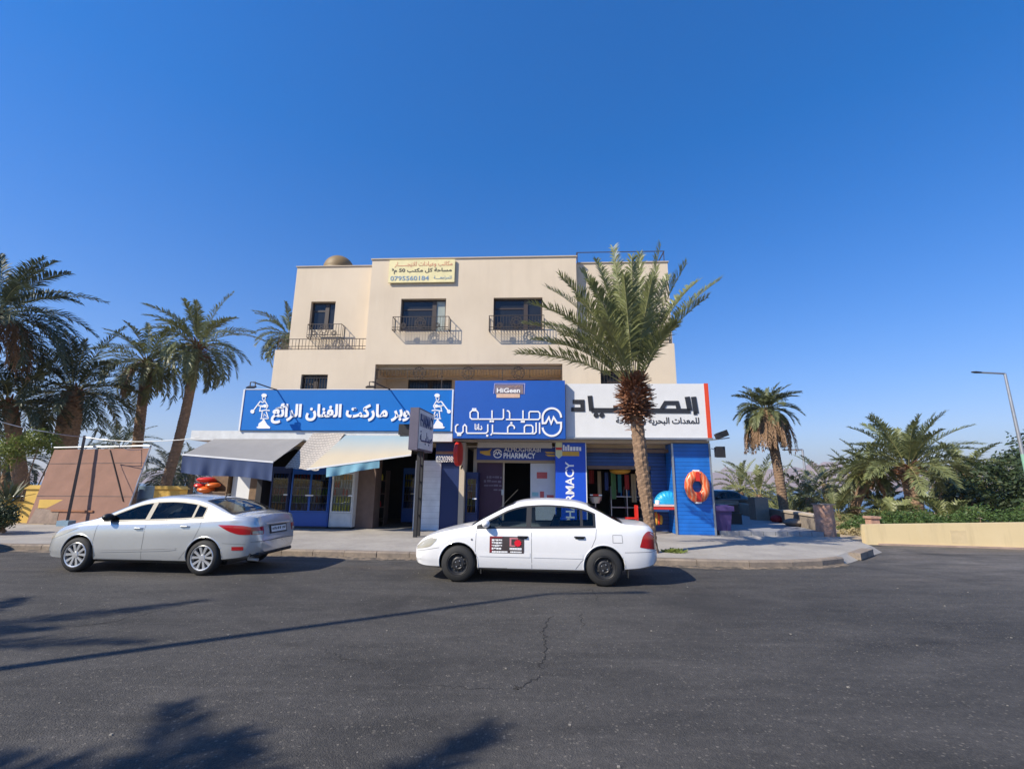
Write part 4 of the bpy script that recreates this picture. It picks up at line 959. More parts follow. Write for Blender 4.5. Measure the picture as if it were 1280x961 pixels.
st([(425, 258), (425, 335), (405, 353), (205, 353), (198, 340), (198, 282), (180, 262), (162, 282), (162, 335), (145, 352), (98, 352), (82, 335), (82, 282), (95, 265), (112, 262)])
dot(419, 379); dot(108, 371); dot(131, 371)
def arc(cx, cy, r, a0, a1, n=22): return [(cx+r*cos(a0+(a1-a0)*i/n), cy+r*sin(a0+(a1-a0)*i/n)) for i in range(n+1)]
st(arc(1107, 187, 99, 0.0, -pi, 20)+[(1010, 248), (1042, 245), (1076, 183), (1100, 252), (1126, 183), (1163, 243), (1206, 241), (1206, 285)]+arc(1107, 283, 99, 0.1, pi*0.97, 18), 0.066)
b.build('lettering', 'letters', ph)
b = bmb(); q0 = pp(283, 318); q1 = pp(368, 252); text_on(b, 'دانا', q0[0], q1[0], q0[2], q1[2], DP-0.001, 0.015, 0.03, arabic=True); b.build('small_lettering', 'letters', ph)
# little sponsor plate on it
hp = bmb(); u0, z0 = fac(617, 497, DP); u1, z1 = fac(656, 479.5, DP)
hp.box(u0+0.05, u1-0.05, DP-0.012, DP-0.001, z0+0.13, z1-0.04); plate = hp.build('sponsor_plate', mat('grey_brown_plate', (0.22, 0.17, 0.19), 0.5), ph)
hp = bmb(); hp.box(u0+0.10, u1-0.17, DP-0.016, DP-0.002, z0, z0+0.128); hp.build('sponsor_strip', mat('peach_strip', (0.70, 0.50, 0.36), 0.5), ph)
hp = bmb(); text_on(hp, 'HiGeen', u0+0.11, u1-0.16, z0+0.17, z1-0.16, DP-0.013, 0.012, 0.025); hp.build('sponsor_lettering', 'letters', ph)
hp = bmb(); text_on(hp, 'هاي جين', u0+0.5, u1-0.16, z1-0.15, z1-0.06, DP-0.013, 0.010, 0.0, arabic=True); scribble(hp, u0+0.17, u1-0.24, z0+0.04, z0+0.09, DP-0.017, 5); hp.build('sponsor_small_print', mat('pale_peach', (0.66, 0.42, 0.34), 0.5), ph)
hp = bmb(); fr = [(u0, DP-0.002, z0+0.14), (u0+0.03, DP-0.002, z1), (u1, DP-0.002, z1), (u1-0.02, DP-0.002, z0+0.12)]; hp.ribbon(fr, 0.02, 0.008, nr); hp.build('sponsor_border', mat('mauve_line', (0.45, 0.42, 0.62), 0.5), ph)
# white sign of the third shop
ws = thing('white_shop_sign', 'wide white shop sign with heavy black Arabic lettering and a red end strip', 'shop sign', FT(4.3, -0.4, 3.3))
b = bmb(); b.box(1.90, 6.66, -0.36, -0.05, 3.33, 5.2); b.build('board', 'white', ws)
b = bmb(); b.box(6.663, 6.80, -0.372, -0.05, 3.33, 5.21); b.build('red_strip', 'redorange', ws)
b = bmb(); b.box(1.9, 6.82, -0.40, -0.04, 3.27, 3.327); b.build('bottom_trim', 'steel', ws)
def wp(x, y):
    u, z = fac(690+x/4.177, 460+y/4.177, -0.36); return (u, -0.362, z)
b = bmb()
def st2(pts, w=0.155): b.ribbon([wp(*p) for p in pts], w, 0.02, nr)
st2([(738, 150), (752, 236)], 0.17); st2([(705, 150), (719, 222)], 0.17); st2([(738, 236), (756, 236)], 0.1)
st2([(722, 224), (205, 220)], 0.16); st2([(572, 215), (592, 182), (652, 182), (660, 212)], 0.14); st2([(197, 145), (205, 222)], 0.16)
st2([(108, 176), (158, 176), (160, 216), (100, 216)], 0.145)
for x in (230, 260): q = wp(x, 246); b.prism([(q[0]+0.09*cos(2*pi*i/12), q[2]+0.09*sin(2*pi*i/12)) for i in range(12)], -0.382, -0.362)
st2([(330, 222), (330, 195)], 0.14)
b.build('lettering', 'blackletter', ws)
b = bmb(); q0 = fac(770, 531.5, -0.36); q1 = fac(873.5, 521.5, -0.36); text_on(b, 'للمعدات البحرية و السباحة', q0[0], q1[0], q0[1], q1[1], -0.361, 0.012, 0.016, arabic=True); b.build('small_lettering', 'blackletter', ws)
# floodlights at the end of the white sign
fl = thing('floodlight', 'black floodlight at the corner under the red strip of the white sign', 'floodlight', FT(6.85, -0.3, 3.2), 'floodlights on the blue corner')
b = bmb(); b.bar((6.6, -0.42, 3.235), (7.35, -0.42, 3.33), 0.04); b.build('bracket', 'steel', fl)
b = MB(FT(7.0, -0.62, 3.36) @ Matrix.Rotation(-0.35, 4, 'Y')); b.box(-0.16, 0.2, -0.12, 0.1, -0.04, 0.13); b.box(-0.18, 0.22, -0.13, -0.122, -0.055, 0.145); b.build('lamp_head', 'black', fl)
fl = thing('floodlight', 'black floodlight hanging lower beside the blue column', 'floodlight', FT(7.1, -0.2, 2.7), 'floodlights on the blue corner')
b = MB(FT(7.05, -0.2, 2.86)); b.box(-0.12, 0.15, -0.1, 0.1, -0.16, 0.17); b.box(-0.14, 0.17, -0.115, -0.102, -0.18, 0.19); b.build('lamp_head', 'black', fl)
b = bmb(); b.bar((6.83, -0.1, 3.0), (6.95, -0.15, 2.95), 0.03); b.build('bracket', 'steel', fl)
# sign lamps on long arms over the market sign
for i, (hx, hy, ax, ay, lab) in enumerate([(313, 482.5, 352, 489.5, 'black sign lamp on a long arm over the left end of the market sign'), (462, 482, 492, 489, 'black sign lamp on a long arm over the right half of the market sign')]):
    au, az = fac(ax, ay, -0.2); D = -1.25; hu, hz = fac(hx+3, hy-2, D)
    t = thing('sign_lamp', lab, 'lamp', FT(au, -0.2, az), 'sign lamps over the market sign')
    b = bmb(); b.tube([(au, -0.12, az+0.02), (au*0.6+hu*0.4, -0.6, az*0.5+hz*0.5+0.03), (hu+0.05, D, hz+0.07)], 0.022, 8); b.tube([(hu+0.05, D, hz+0.07), (hu, D, hz+0.08)], 0.022, 8); b.build('arm', 'iron', t)
    b = bmb()
    for s in (-0.09, 0.09): b.bar((hu+s, D, hz+0.08), (hu+s, D, hz-0.08), 0.025)
    b.bar((hu-0.09, D, hz+0.08), (hu+0.09, D, hz+0.08), 0.025); b.build('bracket', 'iron', t)
    b = MB(FT(hu, D, hz-0.1) @ Matrix.Rotation(0.5, 4, 'X')); b.box(-0.19, 0.10, -0.07, 0.08, -0.02, 0.025); b.build('lamp_head', 'black', t)
# yellow to-let board at the roof line
tb = thing('letting_board', 'pale yellow board with faded Arabic lines and a phone number under the roof edge', 'sign board', FT(-3.65, 0.4, 9.4))
u0, z0, u1, z1 = -4.96, 9.44, -2.33, 10.40
b = bmb(); b.box(u0, u1, 0.40, 0.46, z0, z1); b.build('board', 'signyellow', tb)
b = bmb(); text_on(b, 'مكاتب وعيادات للايجــــــار', u0+0.22, u1-0.10, z1-0.32, z1-0.08, 0.398, 0.006, 0.0, arabic=True); b.build('red_lettering', 'faded_red', tb)
b = bmb(); text_on(b, 'مساحة كل مكتب 50 م²', u0+0.12, u1-0.12, z0+0.36, z0+0.60, 0.398, 0.006, 0.02, arabic=True); b.build('black_lettering', 'blackletter', tb)
b = bmb(); text_on(b, '0795560184', u0+0.08, u0+1.62, z0+0.08, z0+0.27, 0.398, 0.006, 0.012); b.build('phone_number', 'faded_blue', tb); b = bmb(); text_on(b, 'للمراجعــــة', u1-0.82, u1-0.12, z0+0.09, z0+0.27, 0.398, 0.006, 0.005, arabic=True); b.build('blue_lettering', 'faded_blue', tb)
# small banner over the pharmacy door
bn = thing('pharmacy_banner', 'dark navy pharmacy banner with yellow ends above the purple door', 'shop sign', FT(0, 0.5, 2.6))
DB = 0.45
def bp_(x, y): u, z = fac(560+x/8.0, 540+y/8.0, DB); return u, z
u0, z0 = bp_(285, 276); u1, z1 = bp_(1070, 140); b = bmb(); b.box(u0, u1, DB, DB+0.06, z0, z1); b.build('board', mat('deep_blue_board', (0.008, 0.04, 0.25), 0.4), bn)
b = bmb(); q0 = bp_(560, 196); q1 = bp_(925, 152); text_on(b, 'ALMOGHRABI', q0[0], q1[0], q0[1], q1[1], DB-0.001, 0.006); q0 = bp_(555, 262); q1 = bp_(875, 208); text_on(b, 'PHARMACY', q0[0], q1[0], q0[1], q1[1], DB-0.001, 0.006, 0.025)
def bst(pts, w=0.035): b.ribbon([(bp_(*p)[0], DB-0.002, bp_(*p)[1]) for p in pts], w, 0.006, nr)
bst(arc(496, 215, 40, -0.35, -pi*0.95, 14)); bst(arc(496, 215, 40, 0.1, pi*0.97, 14)); bst([(456, 220), (470, 222), (482, 195), (494, 222), (508, 195), (520, 218), (536, 215)])
b.build('lettering', 'letters', bn)
b = bmb()
for poly in ([(320, 190), (400, 185), (440, 165), (420, 200), (425, 235), (380, 232), (320, 210)], [(965, 195), (1068, 200), (1068, 215), (990, 215)], [(970, 222), (1068, 226), (1068, 245), (1000, 243)]):
    b = bmb(); b.prism([bp_(*p) for p in poly], DB-0.008, DB-0.002); b.build('yellow_mark', 'gold', bn)
# vertical pharmacy sign
vs_ = thing('vertical_sign', 'upright blue sign with white lettering reading upward between pharmacy and beach shop', 'shop sign', FT(2.2, 0.1, 0.2))
DV = 0.15; u0 = fac(694.5, 600, DV)[0]; u1 = fac(732.5, 600, DV)[0]
b = bmb(); b.box(u0, u1, DV, DV+0.5, 0.16, 3.18); b.build('board', mat('vivid_blue_board', (0.008, 0.075, 0.55), 0.4, var=0.05), vs_)
b = bmb(); b.box(u1+0.001, u1+0.03, DV-0.01, DV+0.5, 0.16, 3.18); b.build('edge_trim', 'white', vs_)
def vp(x, y): return fac(685+x/10.68, 540+y/10.68, DV)
b = bmb(); q1 = vp(345, 395); q0 = vp(235, 905); zlen = q1[1]-q0[1]; text_on(b, 'PHARMACY', q0[0], q1[0], q1[1]-zlen*1.62, q1[1], DV-0.001, 0.008, 0.02, rot90=True)
q0 = vp(200, 250); q1 = vp(440, 185); text_on(b, 'liheaar', q0[0], q1[0], q0[1], q1[1], DV-0.001, 0.008, 0.03) if False else None
b.build('lettering', 'letters', vs_)
b = bmb(); q0 = vp(200, 248); q1 = vp(440, 172); r_ = random.Random(4); x = q0[0]
for w, h in ((0.04, 1), (0.04, 0.75), (0.05, 1), (0.06, 0.7), (0.06, 0.7), (0.06, 0.7), (0.05, 0.65)): b.box(x, x+w*(q1[0]-q0[0])/0.46, DV-0.008, DV-0.001, q0[1], q0[1]+h*(q1[1]-q0[1])); x += (w+0.017)*(q1[0]-q0[0])/0.46
b.build('sponsor_lettering', 'letters', vs_)
b = bmb(); q0 = vp(190, 318); q1 = vp(415, 258); b.box(q0[0], q1[0], DV-0.006, DV-0.001, q0[1], q1[1]); b.build('sponsor_strip', 'gold', vs_)
b = bmb(); b.prism([vp(*p) for p in ((100, 105), (190, 105), (190, 315), (145, 352), (100, 315))], DV-0.012, DV-0.002); sh = b.build('sponsor_badge', mat('pale_badge', (0.62, 0.64, 0.40), 0.5), vs_)
b = bmb(); q0 = vp(105, 238); q1 = vp(186, 205); b.box(q0[0], q1[0], DV-0.018, DV-0.0125, q0[1], q1[1]); b.build('badge_stripe', 'red', sh)
# round red projecting sign, seen almost edge on
rd = thing('round_sign', 'round red projecting sign seen edge on below the pharmacy sign', 'shop sign', FT(-1.9, -0.3, 2.3))
cu, cz = fac(572, 567, -0.35)
b = MB(FT(cu+0.02, -0.30, cz) @ Matrix.Rotation(-0.10, 4, 'Z')); b.lathe([(0.40, -0.07), (0.42, -0.045), (0.42, 0.045), (0.40, 0.07)], 28, 'x'); b.build('disc', 'red', rd, smooth=True, angle=30)
b = bmb(); b.bar((cu+0.08, 0.0, cz+0.25), (cu+0.08, 0.4, cz+0.25), 0.05); b.bar((cu+0.1, -0.1, cz-0.5), (cu+0.12, 0.35, cz-0.2), 0.04); b.build('bracket', 'iron', rd)
# pharmacy sign on two posts
ps = thing('post_sign', 'grey lightbox sign on two dark posts at the pavement edge', 'sign', TL(-2.83, 14.8, 0.15))
RZ = radians(82)
T = Matrix.Translation((-2.83, 14.8, 0.15)) @ Matrix.Rotation(RZ, 4, 'Z')
b = MB(T); b.box(-0.74, 0.74, -0.14, 0.14, 2.55, 3.82); b.build('box', mat('mauve_grey_metal', (0.10, 0.09, 0.13), 0.6, var=0.15, scale=4), ps)
b = MB(T); b.box(-0.70, 0.70, -0.155, -0.141, 2.60, 3.77); b.build('face', 'whitegrime', ps)
b = MB(T)
vs, fs = text_geo('PHARMACY', 0.02); b.add([(-0.64+a*1.28, -0.156-0.004*(1+c), 3.26+bb*0.40) for a, bb, c in vs], fs)
vs, fs = text_geo(shape_ar('صيدليــــة'), 0.012); b.add([(-0.60+a*1.20, -0.156-0.004*(1+c), 2.74+bb*0.40) for a, bb, c in vs], fs)
b.build('lettering', 'navy', ps)
for k, s in enumerate((-0.13, 0.16)):
    b = MB(T); b.box(s-0.045, s+0.045, -0.05, 0.05, 0.0, 2.548); b.build('post', 'black', ps)
b = MB(T)
for z in (0.6, 1.1, 1.6, 2.1): b.box(-0.084, 0.114, -0.02, 0.02, z, z+0.04)
b.build('rung', 'black', ps)

# ------------------------------------------------------------------ awnings
def awning(name, label, back, front, m, sagv=0.0, val=None, valm=None, nx=14, rip=0.02, bar=True, group=None):
    """cloth between a back edge and a front edge (pairs of points), optional hanging valance"""
    t = thing(name, label, 'awning', Matrix.Translation((Vector(back[0])+Vector(back[1]))/2), group)
    rows = []
    for j in range(7):
        t_ = j/6; row = []
        for i in range(nx+1):
            s = i/nx; a = Vector(back[0]).lerp(Vector(back[1]), s); c = Vector(front[0]).lerp(Vector(front[1]), s)
            p = a.lerp(c, t_); p.z -= sagv*sin(pi*t_)*sin(pi*s)*1.0+rip*sin(s*23)*t_*0.5; row.append(p)
        rows.append(row)
    mb = MB(); mb.grid(rows); rows2 = [[p+Vector((0, 0, -0.008)) for p in r_] for r_ in rows]; mb.grid(rows2)
    mb.build('cloth', m, t, smooth=True, recalc=False)
    a, c = Vector(front[0]), Vector(front[1])
    if bar:
        mb = MB(); mb.bar(a+Vector((0, -0.02, 0)), c+Vector((0, -0.02, 0)), 0.05); mb.build('front_bar', 'white', t)
        mb = MB()
        for s in (0.08, 0.92): mb.tube([Vector(back[0]).lerp(Vector(back[1]), s)+Vector((0, 0, -0.3)), a.lerp(c, s)+Vector((0, 0.03, -0.03))], 0.02, 6)
        mb.build('folding_arm', 'steel', t)
    if val:
        mb = MB(); rows = []
        for j in range(9):
            row = []
            for i in range(41):
                s = val[0]+(val[1]-val[0])*i/40; p = a.lerp(c, s)+Vector((0, -0.03, -0.02)); k = j/8
                row.append(p+Vector((0.03*sin(s*9)*k, (0.05*sin(s*21+1)+0.03*sin(s*47))*k, -val[2]*k-0.03*k*sin(s*7))))
            rows.append(row)
        mb.grid(rows); mb.build('valance', valm, t, smooth=True, recalc=False)
    return t
D = -1.9
def w3(x, y, d): u, z = fac(x, y, d); return FR @ Vector((u, d, z))
awning('blue_awning', 'dusty blue awning with a long hanging valance over the left corner of the market', [w3(268, 548.5, -0.32), w3(381, 548.5, -0.32)], [w3(229, 568, -1.9), w3(342, 577.5, -1.9)], 'awning_blue', 0.05, (0.0, 1.0, 0.55), 'valance')
M['tilecloth'] = None
m, n, b_ = node_mat('pale_tile_roofing'); M['tilecloth'] = m
tc = N(n, 'ShaderNodeTexCoord'); br = N(n, 'ShaderNodeTexBrick'); br.inputs['Scale'].default_value = 5.0; br.inputs['Color1'].default_value = (0.52, 0.47, 0.41, 1); br.inputs['Color2'].default_value = (0.46, 0.42, 0.37, 1); br.inputs['Mortar'].default_value = (0.24, 0.22, 0.20, 1); br.inputs['Mortar Size'].default_value = 0.03
n.links.new(tc.outputs['Object'], br.inputs['Vector']); n.links.new(br.outputs[0], b_.inputs['Base Color']); b_.inputs['Roughness'].default_value = 0.9
awning('tile_patterned_awning', 'pale sheet with a tile pattern hung between the blue and the cream awning', [w3(392, 541, -0.33), w3(431, 541, -0.33)], [w3(356, 584, -1.15), w3(398, 588, -1.15)], 'tilecloth', 0.12, bar=False, rip=0.03)
M['awning_cream'] = mat('cream_awning', (0.50, 0.45, 0.35), 0.85, var=0.08, scale=1.2, trans=0.12)
m, n, b_ = node_mat('weathered_cream_awning'); M['awning_cream'] = m
g_ = N(n, 'ShaderNodeTexCoord').outputs['Object']; sp = N(n, 'ShaderNodeSeparateXYZ'); n.links.new(g_, sp.inputs[0])
f_ = maprange(n, math2(n, 'ADD', sp.outputs[2], math2(n, 'MULTIPLY', noise_node(n, g_, 1.5), 0.25)), -0.65, 0.05, 0.0, 1.0)
n.links.new(mixc(n, f_, (0.46, 0.395, 0.285), (0.27, 0.36, 0.40)), b_.inputs['Base Color']); b_.inputs['Roughness'].default_value = 0.85
awning('cream_awning', 'faded cream and pale blue awning over the market door', [w3(432, 544, -0.33), w3(516, 544.5, -0.33)], [w3(384, 586.5, -1.6), w3(514, 568.5, -1.6)], 'awning_cream', 0.03, (0.19, 0.70, 0.28), mat('pale_blue_valance', (0.17, 0.36, 0.46), 0.85, var=0.12, scale=3))
# ------------------------------------------------------------------ in front of and inside the market
def tinted(name, t, spec):
    m, n, b = node_mat(name); tr = N(n, 'ShaderNodeBsdfTransparent'); tr.inputs[0].default_value = (*t, 1); gl_ = N(n, 'ShaderNodeBsdfGlossy'); gl_.inputs['Roughness'].default_value = 0.03
    fr = N(n, 'ShaderNodeFresnel'); fr.inputs[0].default_value = 1.45; ms = N(n, 'ShaderNodeMixShader'); n.links.new(fr.outputs[0], ms.inputs[0]); n.links.new(tr.outputs[0], ms.inputs[1]); n.links.new(gl_.outputs[0], ms.inputs[2])
    n.links.new(ms.outputs[0], n.nodes['Material Output'].inputs[0]); return m
M['coolerglass'] = tinted('smoked_cooler_glass', (0.62, 0.65, 0.68), 1); M['coolerglass_clear'] = tinted('clear_cooler_glass', (0.86, 0.88, 0.88), 1)
def cooler(label, x0, x1, ybase, ytop, d0, depth, body, doors, group, lower=0.55, lowm=None, clear=False):
    u0 = fac(x0, (ybase+ytop)/2, d0)[0]; u1 = fac(x1, (ybase+ytop)/2, d0)[0]; z0 = 0.16; z1 = fac((x0+x1)/2, ytop, d0)[1]
    t = thing('drinks_cooler', label, 'fridge', FT((u0+u1)/2, d0+depth/2, z0), group)
    b = bmb(); w = 0.035
    b.box(u0, u0+w, d0, d0+depth, z0+0.06, z1); b.box(u1-w, u1, d0, d0+depth, z0+0.06, z1); b.box(u0+w, u1-w, d0+depth-w, d0+depth, z0+0.06, z1); b.box(u0+w, u1-w, d0, d0+depth-w, z1-0.2, z1); b.box(u0+w, u1-w, d0+0.03, d0+depth-w, z0+0.06, z0+lower)
    b.build('body', body, t)
    b = bmb(); b.box(u0+0.02, u1-0.02, d0+0.02, d0+depth, z0-0.01, z0+0.055); b.build('base', 'black', t)
    b = bmb(); b.box(u0+w+0.01, u1-w-0.01, d0+0.0, d0+0.028, z0+0.08, z0+lower-0.03)
    for i in range(5): b.box(u0+w+0.04, u1-w-0.04, d0-0.01, d0, z0+0.12+i*0.07, z0+0.14+i*0.07)
    b.build('lower_grille', lowm or body, t)
    b = bmb(); ns = 5; sz = []
    for i in range(ns): z = z0+lower+0.02+(z1-0.2-z0-lower)*i/ns; sz.append(z+0.02); b.box(u0+w, u1-w, d0+0.08, d0+depth-w, z, z+0.018)
    b.build('shelf', 'whitegrime', t)
    dw = (u1-u0-2*w)/doors
    for k in range(doors):
        a = u0+w+k*dw; c = a+dw; f = bmb()
        f.box(a+0.002, a+0.035, d0-0.03, d0, z0+lower, z1-0.2); f.box(c-0.035, c-0.002, d0-0.03, d0, z0+lower, z1-0.2); f.box(a+0.035, c-0.035, d0-0.03, d0, z0+lower, z0+lower+0.04); f.box(a+0.035, c-0.035, d0-0.03, d0, z1-0.24, z1-0.2)
        fo = f.build('door', body, t)
        f = bmb(); f.box(a+0.035, c-0.035, d0-0.018, d0-0.012, z0+lower+0.04, z1-0.24); f.build('pane', 'coolerglass_clear' if clear else 'coolerglass', fo)
        f = bmb(); hs = a+0.07 if k % 2 else c-0.07; f.box(hs-0.07, hs+0.07, d0-0.06, d0-0.031, (z0+z1)/2+0.05, (z0+z1)/2+0.09); f.build('handle', 'letters', fo)
    return u0+w, u1-w, sz
CM = {}
for nme, c in (('cola', (0.05, 0.012, 0.01)), ('orange', (0.75, 0.28, 0.02)), ('lemon', (0.70, 0.60, 0.08)), ('lime', (0.12, 0.36, 0.06)), ('water', (0.45, 0.52, 0.56)), ('redcan', (0.5, 0.03, 0.03)), ('bluecan', (0.04, 0.15, 0.5))): CM[nme] = mat(nme+'_drink', c, 0.25, var=0.1)
def bottle_proto(m):
    b = MB(); b.lathe([(0.032, 0), (0.035, 0.01), (0.035, 0.15), (0.03, 0.18), (0.013, 0.22), (0.013, 0.25), (0.0, 0.251)], 10); me = b.mesh('drink_bottle'); me.materials.append(m); me.polygons.foreach_set('use_smooth', [True]*len(me.polygons)); return me
CN = dict(cola='dark brown', orange='orange', lemon='yellow', lime='green', water='pale grey', redcan='red', bluecan='blue')
BP = {k: bottle_proto(v) for k, v in CM.items()}
def stock(u0, u1, d, sz, seed, lab, group, kinds, step=0.105, lit=None):
    r = random.Random(seed)
    for q, z in enumerate(sz):
        n = int((u1-u0-0.08)/step); k = r.choice(kinds)
        for i in range(n):
            if r.random() < 0.15: k = r.choice(kinds)
            if r.random() < 0.08: continue
            o = bpy.data.objects.new('drink_bottle', BP[k]); COL.objects.link(o)
            o.matrix_basis = FT(u0+0.06+step*i+r.uniform(-0.01, 0.01), d+r.uniform(-0.01, 0.02), z+0.001) @ Matrix.Diagonal((1, 1, r.uniform(0.85, 1.1), 1))
            tag(o, CN[k]+' '+lab, 'bottle', group)
ks = list(CM)
a = cooler('dark drinks cooler at the left of the row, half hidden by the silver car', 337, 361, 660, 583, 0.12, 0.6, 'navy', 1, 'drinks coolers outside the market'); stock(a[0], a[1], 0.22, a[2], 1, 'drink bottle on a shelf of the dark left cooler', 'bottles in the dark cooler', ks)
M['coolerblue'] = mat('cooler_blue', (0.004, 0.085, 0.38), 0.4, var=0.06)
a = cooler('wide bright blue drinks cooler with two glass doors', 362.5, 412, 660, 584, 0.0, 0.65, 'coolerblue', 2, 'drinks coolers outside the market', lowm='coolerblue'); stock(a[0], a[1], 0.10, a[2], 2, 'drink bottle on a shelf of the wide blue cooler', 'bottles in the blue cooler', ks)
b = bmb(); uu0 = fac(362.5, 650, 0)[0]; uu1 = fac(412, 650, 0)[0]
a = cooler('white drinks cooler with bright bottles on its lowest shelf', 413.5, 442, 661, 584, -0.05, 0.6, 'whitegrime', 1, 'drinks coolers outside the market', clear=True); stock(a[0], a[1], 0.03, a[2], 3, 'drink bottle on a shelf of the white cooler', 'bottles in the white cooler', ['orange', 'lemon', 'lime', 'water', 'redcan', 'orange'])
a = cooler('narrow navy drinks cooler beside the pharmacy door', 581.5, 597, 660, 590, 0.35, 0.5, 'navy', 1, 'drinks coolers outside the market'); stock(a[0], a[1], 0.45, a[2], 4, 'drink bottle on a shelf of the narrow navy cooler', 'bottles in the narrow cooler', ks)
# dim shelves inside the market doorway
t = thing('market_shelf', 'dim stocked shelf inside the dark market doorway', 'shelf', FT(-4.9, 2.5, 0.17))
b = bmb()
for z in (0.3, 0.8, 1.3, 1.8): b.box(-5.9, -4.9, 1.6, 2.1, z, z+0.03)
for u in (-5.9, -4.93): b.box(u, u+0.03, 1.598, 2.1, 0.17, 2.2)
b.build('rack', 'pillar', t)
stock(-5.9, -4.9, 1.7, [0.33, 0.83, 1.33, 1.83], 8, 'drink bottle on the dim shelf inside the market doorway', 'bottles on the doorway shelf', ks)
a = cooler('blue lit fridge standing deep inside the market doorway', 503, 519, 650, 585, 2.6, 0.6, 'coolerblue', 1, None); stock(a[0], a[1], 2.7, a[2], 6, 'drink bottle in the fridge deep inside the market', 'bottles in the inner fridge', ks)
# stack of red and orange bags under the blue awning
t = thing('crate_stand', 'dark wooden stand under the blue awning', 'stand', FT(-10.9, 0.6, 0.15))
b = bmb(); b.box(-11.55, -10.65, 0.75, 1.15, 0.15, 1.35); b.box(-10.66, -10.62, 0.72, 1.2, 0.15, 2.35); b.box(-11.55, -10.66, 1.152, 1.2, 0.15, 2.35); b.build('frame', 'wood', t)
for i, (px, py, rx, rz, mm, lab) in enumerate([(254, 612, 0.30, 0.13, 'orange', 'orange inflatable cushion in front on the stand under the blue awning'), (263, 606, 0.26, 0.11, 'orange', 'orange inflatable cushion on top of the orange pile'), (255, 599.5, 0.34, 0.10, 'red', 'red bag at the top of the pile under the blue awning'), (247, 607, 0.22, 0.09, 'red', 'small red bag left in the pile under the blue awning')]):
    u, z = fac(px, py, 0.7); b = bmb(); b.sphere((u, 0.85, z), rx, 14, 8, rz/rx)
    for v in range(len(b.v)): b.v[v] += Vector((0, 0, 0.03*noise.noise(b.v[v]*6)))
    tag(b.build('beach_bag', mm, smooth=True), lab, 'bag', 'bags piled under the blue awning')
# beach shop: table, shell float, swim ring, hanging toys
t = thing('red_table', 'red plastic table with a white top standing at the beach shop entrance', 'table', FT(5.0, 0.3, 0.16))
u0, z1 = fac(812, 631, 0.1); u1 = fac(849, 631, 0.1)[0]
b = bmb(); b.box(u0, u1, 0.06, 0.75, z1-0.04, z1+0.02); b.build('tabletop', mat('pink_white_top', (0.72, 0.50, 0.48), 0.5), t)
b = bmb(); b.box(u0+0.02, u1-0.02, 0.08, 0.73, z1-0.14, z1-0.042); b.build('apron', 'red', t)
for uu in (u0+0.03, u1-0.13):
    for dd in (0.08, 0.63): b = bmb(); b.box(uu, uu+0.1, dd, dd+0.1, 0.16, z1-0.142); b.build('leg', 'red', t)
t = thing('shell_float', 'sky blue shell shaped plastic tub standing on the red table', 'tub', FT(5.3, 0.35, z1+0.02))
cu, cz = fac(836, 630.5, 0.3); cz = z1+0.02; rows = []
for j in range(9):
    k = j/8; row = []
    for i in range(37):
        a = pi*i/36; r_ = (0.36+0.018*abs(sin(a*9)))*(k**0.5); row.append((cu+r_*cos(a)*1.15, 0.25+0.14*(1-k*k)*(-1)-0.02*abs(sin(a*9))*k+0.1, cz+0.03+r_*sin(a)*1.02))
    rows.append(row)
b = bmb(); b.grid(rows); b.box(cu-0.36, cu+0.36, 0.22, 0.36, cz, cz+0.04); b.build('shell', 'cyan', t, smooth=True, angle=60)
b = bmb(); b.ribbon([(cu+0.40*cos(pi*i/24)*1.12, 0.34, cz+0.03+0.40*sin(pi*i/24)) for i in range(25)], 0.05, 0.05, (0, 1, 0)); b.build('rim', 'cyan', t)
u, z = fac(823, 627, 0.2); b = bmb(); b.lathe([(0.07, 0), (0.085, 0.02), (0.085, 0.13), (0.0, 0.14)], 14, 'z', (u, 0.3, z1+0.021)); tag(b.build('white_pot', 'letters', smooth=True), 'small white pot beside the blue shell on the red table', 'pot')
b = bmb(); cu, cz = fac(821, 647, 0.9); 
tf = thing('striped_toy', 'red and yellow striped toy hanging under the red table', 'toy', FT(cu, 0.8, cz-0.3)); cu = fac(822, 648, 0.8)[0]
for k, mm in enumerate(('red', 'gold', 'redorange', 'gold')): b = bmb(); b.sphere((cu-0.12+0.08*k, 0.82, cz-0.02*k), 0.07, 10, 8, 3.4-0.5*abs(k-1)); b.build('stripe', mm, tf, smooth=True)
# orange swim ring on the blue column
t = thing('swim_ring', 'orange inflatable swim ring hanging on the blue corrugated column', 'swim ring', FT(6.2, -0.1, 1.0))
cu, cz = fac(871.5, 608, -0.12); rows = []
for i in range(49):
    a = 2*pi*i/48; row = []
    for j in range(13):
        q = 2*pi*j/12; rr = 0.285+0.135*cos(q)*(1+0.03*sin(a*12)); row.append((cu+rr*cos(a), -0.12+0.11*sin(q), cz+rr*sin(a)*1.28))
    rows.append(row)
m, n, b_ = node_mat('orange_ring_vinyl'); M['ring'] = m; g_ = N(n, 'ShaderNodeTexCoord').outputs['Object']; wv = N(n, 'ShaderNodeTexWave'); wv.inputs['Scale'].default_value = 3.0; wv.inputs['Distortion'].default_value = 5; n.links.new(g_, wv.inputs[0])
n.links.new(mixc(n, maprange(n, wv.outputs['Fac'], 0.55, 0.75, 0.0, 0.75), (0.72, 0.12, 0.035), (0.74, 0.36, 0.20)), b_.inputs['Base Color']); b_.inputs['Roughness'].default_value = 0.3
b = bmb(); b.grid(rows); b.build('tube', 'ring', t, smooth=True)
b = bmb()
for s in (0.52, -0.52): b = bmb(); b.box(cu-0.09, cu+0.09, -0.18, -0.02, cz+s-0.03, cz+s+0.03); b.build('white_patch', 'letters', t)
b = bmb()
